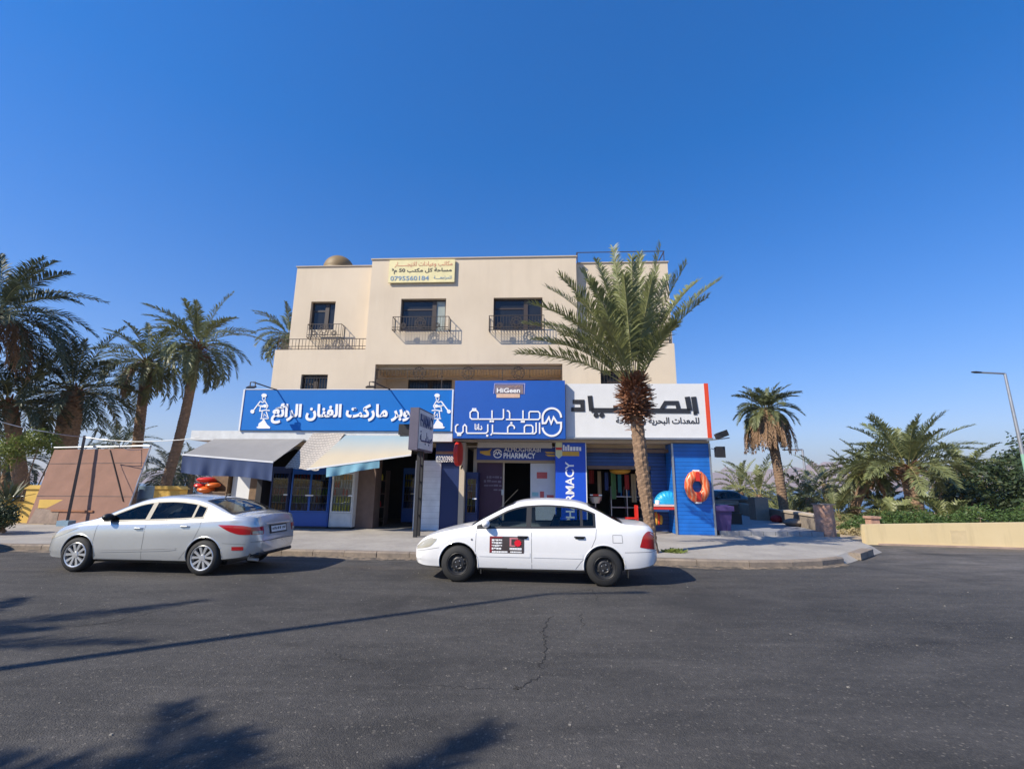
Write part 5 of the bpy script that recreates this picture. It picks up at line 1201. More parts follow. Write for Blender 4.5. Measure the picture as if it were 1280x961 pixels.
for a in (pi/2, -pi/2): b = bmb(); b.ribbon([(cu, -0.243, cz+sin(a)*(0.18)), (cu, -0.243, cz+sin(a)*0.48)], 0.14, 0.01, nr); b.build('red_band', 'red', t)
# dim goods inside the beach shop
t = thing('goods_rack', 'dim rack of beach goods inside the beach shop', 'rack', FT(4.0, 2.2, 0.17)); b = bmb(); r_ = random.Random(9)
for z in (0.5, 0.9, 1.3): b.box(3.7, 4.9, 2.0, 2.5, z, z+0.03)
for u in (3.7, 4.3, 4.87): b.box(u, u+0.03, 1.99, 2.5, 0.17, 1.7)
b.build('frame', 'steel', t)
b = bmb(); cu, cz = fac(775, 588, 1.6); b.sphere((cu, 1.6, cz), 0.4, 16, 8, 0.35); tag(b.build('inflatable_boat', 'gold', smooth=True), 'yellow inflatable hanging under the ceiling of the beach shop', 'inflatable')
for i in range(12):
    b = bmb(); u = 3.75+i*0.095; z = 1.33; b.tube([(u, 2.2, z), (u+0.02, 2.2, z+r_.uniform(0.2, 0.5))], 0.025, 6); tag(b.build('swim_noodle', ['navy', 'navy', 'pillar'][i % 3] if i % 3 != 1 else 'sheet'), 'dark tube standing in the rack of the beach shop', 'tube', 'tubes in the beach shop rack')
b = bmb(); u, z = fac(757, 610, 1.3); tl_ = thing('display_basket', 'wire basket with red and white goods at the beach shop door', 'basket', FT(u, 1.2, 0.17))
u, z = fac(744, 625, 0.8); b.lathe([(0.14, -0.1), (0.24, 0.12)], 16, 'z', (u, 0.75, z)); b.tube([(u, 0.75, 0.17), (u, 0.75, z-0.1)], 0.02, 6); b.build('basket', 'steel', tl_)
b = bmb(); b.box(u-0.2, u+0.22, 0.6, 0.63, z+0.16, z+0.2); b.build('white_tag', 'letters', tl_); b = bmb(); b.box(u-0.1, u+0.1, 0.59, 0.599, z+0.15, z+0.21); b.build('red_tag', 'red', tl_)
b = bmb(); u, z = fac(795, 640, 0.9); t = thing('red_chair', 'red plastic chair behind the palm trunk at the beach shop door', 'chair', FT(u, 0.9, 0.17))
b.box(u-0.35, u+0.05, 0.75, 1.15, 0.58, 0.62); b.build('seat', 'red', t); b = bmb(); b.box(u-0.01, u+0.05, 0.75, 1.15, 0.63, 1.05); b.build('backrest', 'red', t)
for uu in (u-0.35, u):
    for dd in (0.76, 1.09): b = bmb(); b.box(uu, uu+0.05, dd, dd+0.05, 0.17, 0.578); b.build('leg', 'red', t)
r_ = random.Random(15); tw = [mat('towel_%s' % c, k, 0.9) for c, k in (('teal', (0.05, 0.22, 0.24)), ('red', (0.35, 0.04, 0.04)), ('sand', (0.4, 0.33, 0.2)), ('navy', (0.04, 0.07, 0.2)), ('green', (0.08, 0.2, 0.08)))]
for i in range(9):
    u = 2.75+i*0.26; zt_ = r_.uniform(2.0, 2.3); zb_ = zt_-r_.uniform(0.5, 1.1); w_ = r_.uniform(0.12, 0.2); dd = 1.9+r_.uniform(-0.3, 0.5); rows = []
    for j in range(7): rows.append([(u-w_/2+w_*k/6, dd+0.02*sin(k*1.7+i), zt_+(zb_-zt_)*j/6) for k in range(7)])
    b = bmb(); b.grid(rows); b.grid([[(p[0], p[1]+0.012, p[2]) for p in q] for q in rows]); tag(b.build('hanging_towel', tw[i % 5], smooth=True, recalc=False), ('teal', 'red', 'sand coloured', 'navy', 'green')[i % 5]+' cloth hanging in the dim beach shop', 'towel', 'goods hanging inside the beach shop')
t = thing('security_camera', 'small black camera box on the blue shutter of the beach shop', 'camera', FT(3.7, 0.8, 2.7)); u, z = fac(771, 564, 0.8); b = bmb(); b.box(u-0.1, u+0.1, 0.6, 0.845, z-0.07, z+0.07); b.build('body', 'black', t); b = bmb(); b.box(u-0.07, u+0.05, 0.59, 0.599, z-0.05, z+0.03); b.build('screen', 'whitegrime', t)
# roof dome
cu, ct = fac(425, 322, 3.0)
t = thing('roof_dome', 'golden brown domed tank showing above the left roof edge', 'tank', FT(cu, 3.0, 9.95))
b = bmb(); b.sphere((cu, 3.0, ct-0.62), 0.68, 24, 14, 0.95); b.build('dome', 'tank', t, smooth=True)
b = bmb(); b.lathe([(0.69, 9.95), (0.69, ct-0.7), (0.66, ct-0.62)], 24, 'z', (cu, 3.0, 0)); b.build('drum', 'tank', t, smooth=True)

# ------------------------------------------------------------------ cars
def interp(tab, x):
    """smooth interpolation of (x, v) pairs, x descending from nose to tail"""
    tab = sorted(tab)
    if x <= tab[0][0]: return tab[0][1]
    if x >= tab[-1][0]: return tab[-1][1]
    for i in range(len(tab)-1):
        if tab[i][0] <= x <= tab[i+1][0]:
            x0, v0 = tab[i]; x1, v1 = tab[i+1]; h = x1-x0; t = (x-x0)/h
            def sl(k):
                if k <= 0 or k >= len(tab)-1: return None
                a = (tab[k][1]-tab[k-1][1])/(tab[k][0]-tab[k-1][0]); c = (tab[k+1][1]-tab[k][1])/(tab[k+1][0]-tab[k][0])
                return 0 if a*c <= 0 else 2*a*c/(a+c)
            m0 = sl(i); m1 = sl(i+1); s = (v1-v0)/h
            if m0 is None: m0 = s
            if m1 is None: m1 = s
            return v0*(2*t**3-3*t*t+1)+h*m0*(t**3-2*t*t+t)+v1*(-2*t**3+3*t*t)+h*m1*(t**3-t*t)
class Car:
    def __init__(s, spec): s.__dict__.update(spec)
    def sec(s, x):
        """half cross-section at x, from underside centre round the flank to the roof centre: list of (y, z)"""
        W = interp(s.W, x); zb = interp(s.zbot, x); zs = interp(s.belt, x); zt = max(interp(s.top, x), zs+0.012); h = zt-zs
        c = min(s.crown, h*0.5+0.004); we = 0.94*W-s.tumble*max(0, h-0.03)
        q = [(0, zb), (0.8*W, zb), (0.955*W, zb+0.05), (0.985*W, zb+0.14)]
        for f, k in ((0.35, 1.0), (0.6, 1.0), (0.8, 0.995), (0.93, 0.982)): q.append((k*W, zb+(zs-zb)*f))
        cr = interp(s.crease, x) if s.crease else 0
        q[6] = (q[6][0]+cr, q[6][1])
        q.append((0.955*W, zs)); q.append((0.94*W, zs+min(0.012, h*0.2)))
        ze = zt-c; r = min(0.075, (ze-zs)*0.5)
        za = zs+min(0.012, h*0.2)
        for f in (0.3, 0.65, 1.0):
            z = za+(ze-r-za)*f; q.append((0.94*W-s.tumble*(z-zs)*(1+0.10*((z-zs)/0.5)), z))
        ys = q[-1][0]
        for a in (30, 60): q.append((ys-r*(0.25+0.9*(1-cos(radians(a)))), ze-r+r*sin(radians(a))*1.0+c*0.1))
        ye = q[-1][0]-r*0.35; q.append((ye, ze+c*0.22))
        for f in (0.75, 0.5, 0.25, 0): q.append((ye*f, ze+c*0.22+c*0.78*(1-f*f)))
        return q
    def yside(s, x, z):
        q = s.sec(x)
        for a, b in zip(q[2:], q[3:]):
            if a[1] <= z <= b[1] and b[1] > a[1]: return a[0]+(b[0]-a[0])*(z-a[1])/(b[1]-a[1])
        return q[-5][0]
    def top_at(s, x, y):
        q = s.sec(x)[::-1]
        for a, b in zip(q, q[1:]):
            if a[0] <= abs(y) <= b[0]: return a[1]+(b[1]-a[1])*(abs(y)-a[0])/max(1e-6, b[0]-a[0])
        return q[-1][1]
    def panes(s):      # x ranges of the side glass, front to back
        d = s.dlo; return [(d[0]-0.05, d[1]+0.035), (d[1]-0.035, d[2]+0.012), (d[2]-0.012, d[3]+0.05)]
    def cuts(s):
        return [x for p in s.panes() for x in p]+[s.ws[0]-0.03, s.ws[1]+0.03, s.rw[0]-0.02, s.rw[1]+0.03]
    def shell(s):
        xs = s.stations; mb = MB(); rows = []
        for x in xs:
            q = s.sec(x); row = [Vector((x, y, z)) for y, z in q]+[Vector((x, -y, z)) for y, z in q[-2:0:-1]]; rows.append(row)
        mb.grid(rows, closed=True); mb.add(rows[0], [tuple(range(len(rows[0])))]); mb.add(rows[-1], [tuple(range(len(rows[0])))])
        return mb
def patch_side(mb, car, poly_fn, x0, x1, n, off, sgn=1, m=4):
    """panel lying on the flank between z = lo(x) and hi(x)"""
    rows = []
    for i in range(n+1):
        x = x0+(x1-x0)*i/n; lo, hi = poly_fn(x)
        if hi < lo: hi = lo
        rows.append([Vector((x, sgn*(car.yside(x, lo+(hi-lo)*j/m)+off), lo+(hi-lo)*j/m)) for j in range(m+1)])
    mb.grid(rows)
def patch_top(mb, car, x0, x1, yfr, n, off, m=10, inset=0.0):
    rows = []
    for i in range(n+1):
        x = x0+(x1-x0)*i/n; ye = car.sec(x)[-5][0]*yfr-inset; row = []
        for j in range(m+1):
            y = -ye+2*ye*j/m; z = car.top_at(x, y); z2 = car.top_at(x+0.01, y); nx = -(z2-z)/0.01; nl = sqrt(1+nx*nx); row.append(Vector((x+off*nx/nl, y, z+off/nl)))
        rows.append(row)
    mb.grid(rows)
def strip_side(mb, car, pts, w, off, sgn=1, sub=10):
    """thin line on the flank through (x, z) points"""
    P = []
    for a, b in zip(pts[:-1], pts[1:]):
        for i in range(sub): P.append((a[0]+(b[0]-a[0])*i/sub, a[1]+(b[1]-a[1])*i/sub))
    P.append(pts[-1]); rows = []
    for i, (x, z) in enumerate(P):
        ax, az = P[max(0, i-1)]; bx, bz = P[min(len(P)-1, i+1)]; L = sqrt((bx-ax)**2+(bz-az)**2) or 1; nx, nz = -(bz-az)/L, (bx-ax)/L
        rows.append([Vector((x+nx*w/2*k, sgn*(car.yside(x+nx*w/2*k, z+nz*w/2*k)+off), z+nz*w/2*k)) for k in (-1, 1)])
    mb.grid(rows)
def to_local(mb, T): mb.T = T
def car_build(car, label, T, paint, group=None, rim='alloy'):
    root = thing('parked_car', label, 'car', T, group)
    # ---- body with wheel arches cut out
    mb = car.shell(); me = mb.mesh('body'); me.materials.append(paint); me.materials.append(M['trim'])
    bm = bmesh.new(); bm.from_mesh(me); bmesh.ops.remove_doubles(bm, verts=bm.verts, dist=1e-5); bmesh.ops.recalc_face_normals(bm, faces=bm.faces); bm.to_mesh(me); bm.free()
    body = bpy.data.objects.new('body', me); COL.objects.link(body)
    cut = MB()
    for wx in (car.wf, car.wr):
        for sg in (1, -1): cut.lathe([(car.arch, sg*0.56), (car.arch, sg*1.05)], 48, 'y', (wx, 0, car.rad+0.015))
    cme = cut.mesh('arch'); cme.materials.append(paint); cme.materials.append(M['trim']); cme.polygons.foreach_set('material_index', [1]*len(cme.polygons))
    bm = bmesh.new(); bm.from_mesh(cme); bmesh.ops.recalc_face_normals(bm, faces=bm.faces); bm.to_mesh(cme); bm.free()
    co = bpy.data.objects.new('arch', cme); COL.objects.link(co)
    md = body.modifiers.new('arches', 'BOOLEAN'); md.operation = 'DIFFERENCE'; md.object = co; md.solver = 'EXACT'
    bpy.context.view_layer.update(); dg = bpy.context.evaluated_depsgraph_get()
    nm = bpy.data.meshes.new_from_object(body.evaluated_get(dg)); body.modifiers.clear(); body.data = nm; bpy.data.objects.remove(co)
    if len(nm.materials) < 2: nm.materials.clear(); nm.materials.append(paint); nm.materials.append(M['trim'])
    bm = bmesh.new(); bm.from_mesh(nm); kill = []
    for f_ in bm.faces:
        c_ = f_.calc_center_median(); q = car.sec(c_.x); e_ = 1e-4
        if c_.z < q[9][1]: continue
        side = any(b_ < c_.x < a_ for a_, b_ in car.panes()) and q[9][1]-e_ < c_.z < q[12][1]+e_ and abs(c_.y) > q[13][0]
        scr = (car.ws[1]+0.03 < c_.x < car.ws[0]-0.03 or car.rw[1]+0.03 < c_.x < car.rw[0]-0.02) and abs(c_.y) < q[15][0]+e_ and c_.z > q[12][1]
        if side or scr: kill.append(f_)
    bmesh.ops.delete(bm, geom=kill, context='FACES'); bm.to_mesh(nm); bm.free()
    nm.polygons.foreach_set('use_smooth', [True]*len(nm.polygons)); nm.set_sharp_from_angle(angle=radians(38))
    body.parent = root; body.matrix_basis = Matrix()
    def L(): m_ = MB(T); return m_
    B = lambda mb_, name, mat_, par=root, **k: mb_.build(name, mat_, par, **k)
    # ---- arch lips
    for wx in (car.wf, car.wr):
        for sg in (1, -1):
            b = L(); pts = []
            for i in range(25):
                a = radians(-18+216*i/24); x = wx+cos(a)*(car.arch+0.008); z = car.rad+0.015+sin(a)*(car.arch+0.008)
                if z < interp(car.zbot, x)+0.03: continue
                pts.append((x, sg*(car.yside(x, z)-0.006), z))
            b.tube(pts, 0.013, 6); B(b, 'wheel_arch', paint, smooth=True)
    # ---- glass
    def hi(x):  # upper edge of the side glass follows the roof line
        q = car.sec(x); return q[12][1]+0.012
    zl = lambda x: car.sec(x)[9][1]; zh = lambda x: car.sec(x)[12][1]
    for sg in (1, -1):
        b = L(); a_, e_ = car.dlo[0]-0.02, car.dlo[-1]+0.02
        patch_side(b, car, lambda x: (zl(x)-0.008, zl(x)+0.028), a_, e_, 40, 0.004, sg, 2); patch_side(b, car, lambda x: (zh(x)-0.022, zh(x)+0.010), a_, e_, 40, 0.004, sg, 2)
        pn = car.panes(); edges = [(a_, pn[0][0]-0.012)]+[(pn[k][1]+0.012, pn[k+1][0]-0.012) for k in range(2)]+[(pn[2][1]+0.012, e_)]
        for x0, x1 in edges: patch_side(b, car, lambda x: (zl(x), zh(x)), x0, x1, 3, 0.005, sg)
        B(b, 'window_frame', 'trim', smooth=True)
        for x0, x1 in pn: b = L(); patch_side(b, car, lambda x: (zl(x)+0.01, zh(x)-0.005), x0, x1, 24, 0.001, sg); B(b, 'side_window', 'seeglass', smooth=True)
    for nm_, (x0, x1) in (('windscreen', (car.ws[0]-0.03, car.ws[1]+0.03)), ('rear_window', (car.rw[0]-0.02, car.rw[1]+0.03))):
        b = L(); patch_top(b, car, x0, x1, 1.0, 14, 0.001); B(b, nm_, 'seeglass', smooth=True)
        b = L(); patch_top(b, car, x0+0.025, x0-0.03, 1.0, 2, 0.004); patch_top(b, car, x1+0.03, x1-0.025, 1.0, 2, 0.004)
        for sg in (1, -1):
            rows = []
            for i in range(15):
                x = x0+(x1-x0)*i/14; ye = car.sec(x)[15][0]; rows.append([Vector((x, sg*(ye+w_), car.top_at(x, ye+w_)+0.005)) for w_ in (-0.04, -0.012, 0.012)])
            b.grid(rows)
        B(b, nm_+'_seal', 'trim', smooth=True)
    # ---- cabin seen through the glass
    b = L(); b.box(-1.35, 1.0, -0.72, 0.72, 0.28, 0.45); b.box(0.72, 1.05, -0.70, 0.70, 0.451, 0.90); b.box(-1.78, -1.36, -0.66, 0.66, 0.5, 0.96); B(b, 'cabin_floor', 'cabin')
    for yy in (0.36, -0.36):
        b = L(); b.prism([(-0.35, 0.46), (0.15, 0.46), (0.15, 0.60), (-0.2, 0.60), (-0.42, 1.12), (-0.54, 1.10)], yy-0.24, yy+0.24); b.box(-0.56, -0.47, yy-0.12, yy+0.12, 1.13, 1.29); B(b, 'seat', 'seatcloth')
    b = L(); b.prism([(-1.25, 0.46), (-0.78, 0.46), (-0.78, 0.60), (-1.08, 0.60), (-1.25, 1.05), (-1.35, 1.05)], -0.62, 0.62)
    for yy in (0.36, -0.36): b.box(-1.36, -1.28, yy-0.11, yy+0.11, 1.06, 1.19)
    B(b, 'rear_seat', 'seatcloth')
    b = L(); c_ = Vector((0.58, 0.36, 0.94)); b.tube([c_+Vector((0.07*sin(2*pi*i/20), 0.18*cos(2*pi*i/20), 0.17*sin(2*pi*i/20))) for i in range(21)], 0.014, 6); b.tube([c_, c_+Vector((0.18, 0, -0.08))], 0.03, 6); B(b, 'steering_wheel', 'trim', smooth=True)
    # ---- shut lines, mouldings, handles
    for sg in (1, -1):
        b = L()
        for pts in car.lines: strip_side(b, car, pts, 0.007, 0.0015, sg)
        B(b, 'shut_line', 'gap')
        for pts, w, mm in car.mould: b = L(); strip_side(b, car, pts, w, 0.006, sg); B(b, 'side_moulding', paint if mm is None else mm, smooth=True)
        for hx, hz in car.handles:
            b = L(); y = sg*(car.yside(hx, hz)); b.tube([(hx-0.09, y, hz), (hx-0.06, y+sg*0.03, hz+0.004), (hx+0.06, y+sg*0.03, hz+0.004), (hx+0.09, y, hz)], 0.013, 8); b.box(hx-0.075, hx+0.075, min(y, y+sg*0.004), max(y, y+sg*0.004), hz-0.035, hz-0.012)
            B(b, 'door_handle', car.handlem if car.handlem else paint, smooth=True)
        # mirror
        mx, mz = car.mirror; y = car.yside(mx, mz); b = L(); b.sphere((mx, sg*(y+0.11), mz+0.03), 0.1, 14, 10, 0.72); 
        inv = T.inverted(); ce = Vector((mx, sg*(y+0.11), mz+0.03))
        for i in range(len(b.v)):
            q = inv @ b.v[i]; q = Vector((ce.x+(q.x-ce.x)*0.75, ce.y+(q.y-ce.y)*1.15, q.z)); b.v[i] = T @ q
        B(b, 'wing_mirror', car.mirrorm or paint, smooth=True)
        b = L(); b.prism([(mx-0.10, mz-0.06), (mx+0.16, mz-0.07), (mx-0.02, mz+0.06)], sg*(y-0.02), sg*(y+0.008)); B(b, 'mirror_mount', 'trim')
        # lamps
        b = L(); patch_side(b, car, car.headf, car.head[0], car.head[1], 14, 0.004, sg); B(b, 'headlight', 'lens', smooth=True)
        b = L(); patch_side(b, car, car.tailf, car.tail[0], car.tail[1], 14, 0.005, sg)
        rows = []
        xe = car.tail[1]; lo, hi_ = car.tailf(xe)
        for i in range(5):
            yy = (car.yside(xe, (lo+hi_)/2)+0.004)-car.tailw*i/4; row = []
            for j in range(5):
                z = lo+(hi_-lo)*j/4; x_ = car.rear_x(yy, z)-0.006; row.append(Vector((x_, sg*yy, z)))
            rows.append(row)
        b.grid(rows); B(b, 'tail_light', 'tail', smooth=True)
        if car.tail2:
            b = L(); rows = []
            for i in range(4):
                yy = car.yside(xe, lo)+0.006-0.02-car.tailw*0.8*i/3; rows.append([Vector((car.rear_x(yy, lo+0.01+0.055*j/2)-0.012, sg*yy, lo+0.01+0.055*j/2)) for j in range(3)])
            b.grid(rows); B(b, 'reversing_light', 'lens', smooth=True)
    # ---- rear face: plate, bumper line; front: grille, lower intake
    z = car.platez; x_ = car.rear_x(0.3, z); 
    def rx(y, zz): return car.rear_x(abs(y), zz)
    b = L(); b.add([(rx(0.30, z-0.08)-0.012, -0.30, z-0.08), (rx(0.30, z-0.08)-0.012, 0.30, z-0.08), (rx(0.3, z+0.08)-0.012, 0.30, z+0.08), (rx(0.3, z+0.08)-0.012, -0.30, z+0.08)], [(0, 1, 2, 3)]); B(b, 'plate_recess', 'trim')
    b = L(); P4 = [(rx(0.26, z+zz)-0.018, y, z+zz) for zz in (-0.055, 0.055) for y in (-0.26, 0.26)]; b.add(P4, [(0, 1, 3, 2)]); pl = B(b, 'number_plate', 'plate')
    b = L(); r_ = random.Random(3)
    for i in range(7):
        y = -0.21+0.065*i+(0.03 if i > 1 else 0)
        if y > 0.22: continue
        x2 = rx(0.26, z)-0.022; b.box(x2, x2+0.002, y-0.017, y+0.017, z-0.033, z+r_.choice((0.033, 0.02, 0.033)))
    b.build('plate_marks', 'trim', pl)
    b = L(); P = []
    for i in range(21): y = -0.72+1.44*i/20; P.append((rx(abs(y), car.bumpz)-0.002, y, car.bumpz))
    b.tube(P, 0.006, 4); B(b, 'bumper_line', 'gap')
    b = L()
    for z0_, z1_, yw, mm in car.front:
        rows = []
        for i in range(11):
            y = -yw+2*yw*i/10; rows.append([Vector((car.front_x(abs(y), z0_+(z1_-z0_)*j/3)+0.004, y, z0_+(z1_-z0_)*j/3)) for j in range(4)])
        b.grid(rows)
    B(b, 'grille', 'trim')
    b = L(); b.box(car.wr-0.3, car.wf+0.3, -0.55, 0.55, 0.16, 0.26); B(b, 'underside', 'trim')
    # ---- wheels
    for wx in (car.wf, car.wr):
        for sg in (1, -1):
            wroot = T @ Matrix.Translation((wx, sg*car.track/2, car.rad)) @ (Matrix.Rotation(0, 4, 'Z') if sg > 0 else Matrix.Rotation(pi, 4, 'Z'))
            R_ = car.rad; rr = car.rimr; w = 0.195
            b = MB(wroot); b.lathe([(rr, -w*0.5), (R_-0.03, -w*0.5), (R_-0.005, -w*0.35), (R_, -w*0.2), (R_, w*0.2), (R_-0.008, w*0.36), (R_-0.035, w*0.49), (rr+0.012, w*0.52), (rr, w*0.42), (rr-0.01, 0)], 48, 'y', cap=False); wh = B(b, 'wheel', 'rubber', smooth=True, angle=50)
            b = MB(wroot)
            if rim == 'alloy':
                b.lathe([(rr+0.004, w*0.46), (rr-0.006, w*0.50), (rr-0.022, w*0.47), (rr-0.03, w*0.15)], 48, 'y', cap=False); b.lathe([(0.0, w*0.47), (0.055, w*0.46), (0.065, w*0.38)], 20, 'y')
                for k in range(5):
                    for s2 in (-1, 1):
                        a = 2*pi*k/5+s2*0.16+pi/10; a2 = 2*pi*k/5+s2*0.31+pi/10; p0 = Vector((cos(a)*0.045, w*0.42, sin(a)*0.045)); p1 = Vector((cos(a2)*(rr-0.012), w*0.45, sin(a2)*(rr-0.012)))
                        d_ = (p1-p0).normalized(); s_ = Vector((-d_.z, 0, d_.x)); t_ = Vector((0, 0.018, 0)); w0, w1 = 0.016, 0.026
                        b.add([p0+s_*w0, p0-s_*w0, p1-s_*w1, p1+s_*w1]+[p0+s_*w0-t_*2, p0-s_*w0-t_*2, p1-s_*w1-t_*2, p1+s_*w1-t_*2], [(0, 1, 2, 3), (0, 4, 5, 1), (1, 5, 6, 2), (2, 6, 7, 3), (3, 7, 4, 0)])
                b.build('rim', 'alloy', wh, smooth=True, angle=25)
                b = MB(wroot); b.lathe([(0.0, w*0.12), (rr-0.02, w*0.12)], 32, 'y'); b.build('wheel_back', 'trim', wh)
            else:
                b.lathe([(rr+0.004, w*0.47), (rr-0.006, w*0.50), (rr-0.02, w*0.44), (rr-0.03, w*0.20), (rr-0.055, w*0.17), (rr-0.075, w*0.30), (0.085, w*0.34), (0.07, w*0.28), (0.04, w*0.30), (0.035, w*0.40), (0, w*0.40)], 48, 'y', cap=False)
                b.build('rim', 'steelwheel', wh, smooth=True, angle=40)
                b = MB(wroot)
                for k in range(12):
                    a = 2*pi*k/12; c = Vector((cos(a)*(rr-0.066), w*0.262, sin(a)*(rr-0.066))); b.lathe([(0.0, 0.009), (0.015, 0.0)], 10, 'y', c)
                b.build('vent_hole', 'trim', wh)
                b = MB(wroot)
                for k in range(4):
                    a = 2*pi*k/4+0.5; b.lathe([(0.011, w*0.30), (0.011, w*0.37), (0, w*0.38)], 8, 'y', (cos(a)*0.055, 0, sin(a)*0.055))
                b.build('wheel_nut', 'steel', wh)
    return root
def face_x(car, front):
    def f(y, z):
        lo, hi_ = (car.wf+0.2, car.xf) if front else (car.wr-0.2, car.xr)
        for i in range(26):
            mid = (lo+hi_)/2; q = car.sec(mid); ok = q[0][1] < z < q[-1][1] and car.yside(mid, z) > y if z < q[9][1] else car.top_at(mid, y) > z
            if ok: lo = mid
            else: hi_ = mid
        return lo
    return f
def stations(xf, xr, wf, wr):
    S = []
    a = xf
    while a > xr: 
        S.append(a); e = min(abs(a-xf), abs(a-xr)); a -= 0.02 if e < 0.12 else 0.045
    S.append(xr); return S
def add_stations(S, extra): return sorted(set(S)|set(extra), reverse=True)
def place(front_px, rear_px, z, track):
    a = gnd(*front_px); c = gnd(*rear_px); d = (a-c).normalized(); nl = Vector((-d.y, d.x, 0)); mid = (a+c)/2 - nl*(track/2)
    return Matrix.Translation((mid.x, mid.y, 0)) @ Matrix.Rotation(atan2(d.y, d.x), 4, 'Z')

# white saloon (wheelbase 2.60)
M['seeglass'] = tinted('car_window_glass', (0.42, 0.49, 0.52), 1); M['cabin'] = mat('grey_cabin', (0.10, 0.10, 0.105), 0.8); M['seatcloth'] = mat('grey_seat_cloth', (0.13, 0.13, 0.14), 0.9)
C1 = Car(dict(wf=1.30, wr=-1.30, rad=0.312, rimr=0.19, arch=0.355, track=1.48+0.06, xf=2.17, xr=-2.25, crown=0.05, tumble=0.44, crease=[(2, 0), (0, 0.004), (-2, 0)],
    W=[(2.17, 0.56), (2.12, 0.67), (2.0, 0.76), (1.8, 0.815), (1.4, 0.845), (0.6, 0.852), (-1.3, 0.85), (-1.8, 0.825), (-2.05, 0.78), (-2.18, 0.71), (-2.25, 0.60)],
    zbot=[(2.17, 0.36), (2.1, 0.25), (1.9, 0.21), (1.0, 0.20), (-1.0, 0.21), (-1.8, 0.25), (-2.15, 0.31), (-2.25, 0.38)],
    belt=[(2.17, 0.54), (2.08, 0.60), (1.9, 0.72), (1.5, 0.835), (1.1, 0.905), (0.6, 0.925), (-0.4, 0.945), (-1.2, 0.97), (-1.7, 0.985), (-2.05, 0.97), (-2.19, 0.90), (-2.25, 0.62)],
    top=[(2.17, 0.58), (2.10, 0.66), (1.98, 0.77), (1.7, 0.865), (1.35, 0.945), (1.12, 0.995), (0.95, 1.09), (0.62, 1.265), (0.36, 1.385), (0.10, 1.445), (-0.30, 1.468), (-0.75, 1.445), (-1.02, 1.39), (-1.28, 1.275), (-1.55, 1.135), (-1.72, 1.075), (-1.95, 1.06), (-2.12, 1.045), (-2.20, 0.95), (-2.25, 0.66)],
    dlo=[1.0, 0.03, -0.92, -1.19], ws=(1.10, 0.30), rw=(-1.06, -1.66), handles=[(0.13, 0.80), (-0.88, 0.815)], handlem='trim', mirror=(0.80, 0.985), mirrorm=None,
    lines=[[(0.98, 0.92), (0.99, 0.55), (0.93, 0.30)], [(-0.02, 0.94), (-0.03, 0.26)], [(-1.18, 0.96), (-1.16, 0.80), (-1.03, 0.52), (-0.90, 0.40), (-0.80, 0.27)], [(0.93, 0.255), (-0.80, 0.255)], [(-1.46, 0.86), (-1.62, 0.86), (-1.63, 0.73), (-1.46, 0.73), (-1.46, 0.86)], [(-1.66, 0.57), (-2.2, 0.585)], [(1.66, 0.58), (2.1, 0.50)]],
    mould=[([(0.92, 0.49), (0.0, 0.49)], 0.075, None), ([(-0.06, 0.49), (-0.93, 0.49)], 0.075, None)],
    head=(1.72, 2.14), headf=lambda x: (interp([(1.72, 0.70), (1.85, 0.59), (2.14, 0.53)], x), interp([(1.72, 0.76), (1.8, 0.752), (2.0, 0.68), (2.14, 0.57)], x)),
    tail=(-1.93, -2.19), tailf=lambda x: (interp([(-1.93, 0.66), (-2.19, 0.62)], x), interp([(-1.93, 0.68), (-2.0, 0.86), (-2.1, 0.93), (-2.19, 0.90)], x)), tailw=0.22, tail2=False, platez=0.80, bumpz=0.60,
    front=[(0.50, 0.56, 0.42, 'trim'), (0.30, 0.40, 0.5, 'trim')]))
C1.rear_x = face_x(C1, False); C1.front_x = face_x(C1, True); C1.stations = add_stations(stations(C1.xf, C1.xr, 1.3, -1.3), C1.cuts())
T1 = place((570, 727.5), (758, 733.5), 0, 1.70)
car1 = car_build(C1, 'white four door saloon with black steel wheels and a red and black door poster', T1, M['carwhite'], rim='steel')
# poster on its front door
def on_flank(car, x, z, off): return Vector((x, car.yside(x, z)+off, z))
def flank_box(mb, car, x0, x1, z0, z1, off, mi=0):
    rows = [[on_flank(car, x0+(x1-x0)*i/6, z0+(z1-z0)*j/4, off) for j in range(5)] for i in range(7)]; mb.grid(rows, mi)
def from_px(px, py): # poster pixel (590..690 x 650..710 crop) -> car x, z
    return 0.73-(px-300)/(835-300)*0.62, 0.80-(py-215)/(490-215)*0.285
b = MB(T1); x0, z1 = from_px(300, 215); x1, z0 = from_px(835, 492); flank_box(b, C1, x0, x1, z0, z1, 0.006); dp = b.build('door_poster', mat('dark_brown_poster', (0.06, 0.045, 0.045), 0.4, var=0.1), car1)
b = MB(T1)
for x0, y0, x1, y1 in ((300, 215, 345, 480), (345, 215, 500, 240)): (a, c), (e, f) = from_px(x0, y0), from_px(x1, y1); flank_box(b, C1, a, e, f, c, 0.009)
b.build('maroon_band', 'maroon', dp)
b = MB(T1); r_ = random.Random(2)
for k in range(4):
    x = 335
    while x < 485: w = r_.uniform(14, 40); h = r_.uniform(18, 32); (a, c), (e, f) = from_px(x, 262+46*k), from_px(min(495, x+w), 262+46*k+h); flank_box(b, C1, a, e, f, c, 0.012); x += w+6
for y0, y1, xa, xb in ((455, 482, 340, 580), (398, 432, 615, 800), (455, 478, 625, 800)):
    x = xa
    while x < xb: w = r_.uniform(10, 26); (a, c), (e, f) = from_px(x, y0), from_px(min(xb, x+w), y1); flank_box(b, C1, a, e, f, c, 0.012); x += w+4
b.build('white_writing', 'letters', dp)
b = MB(T1)
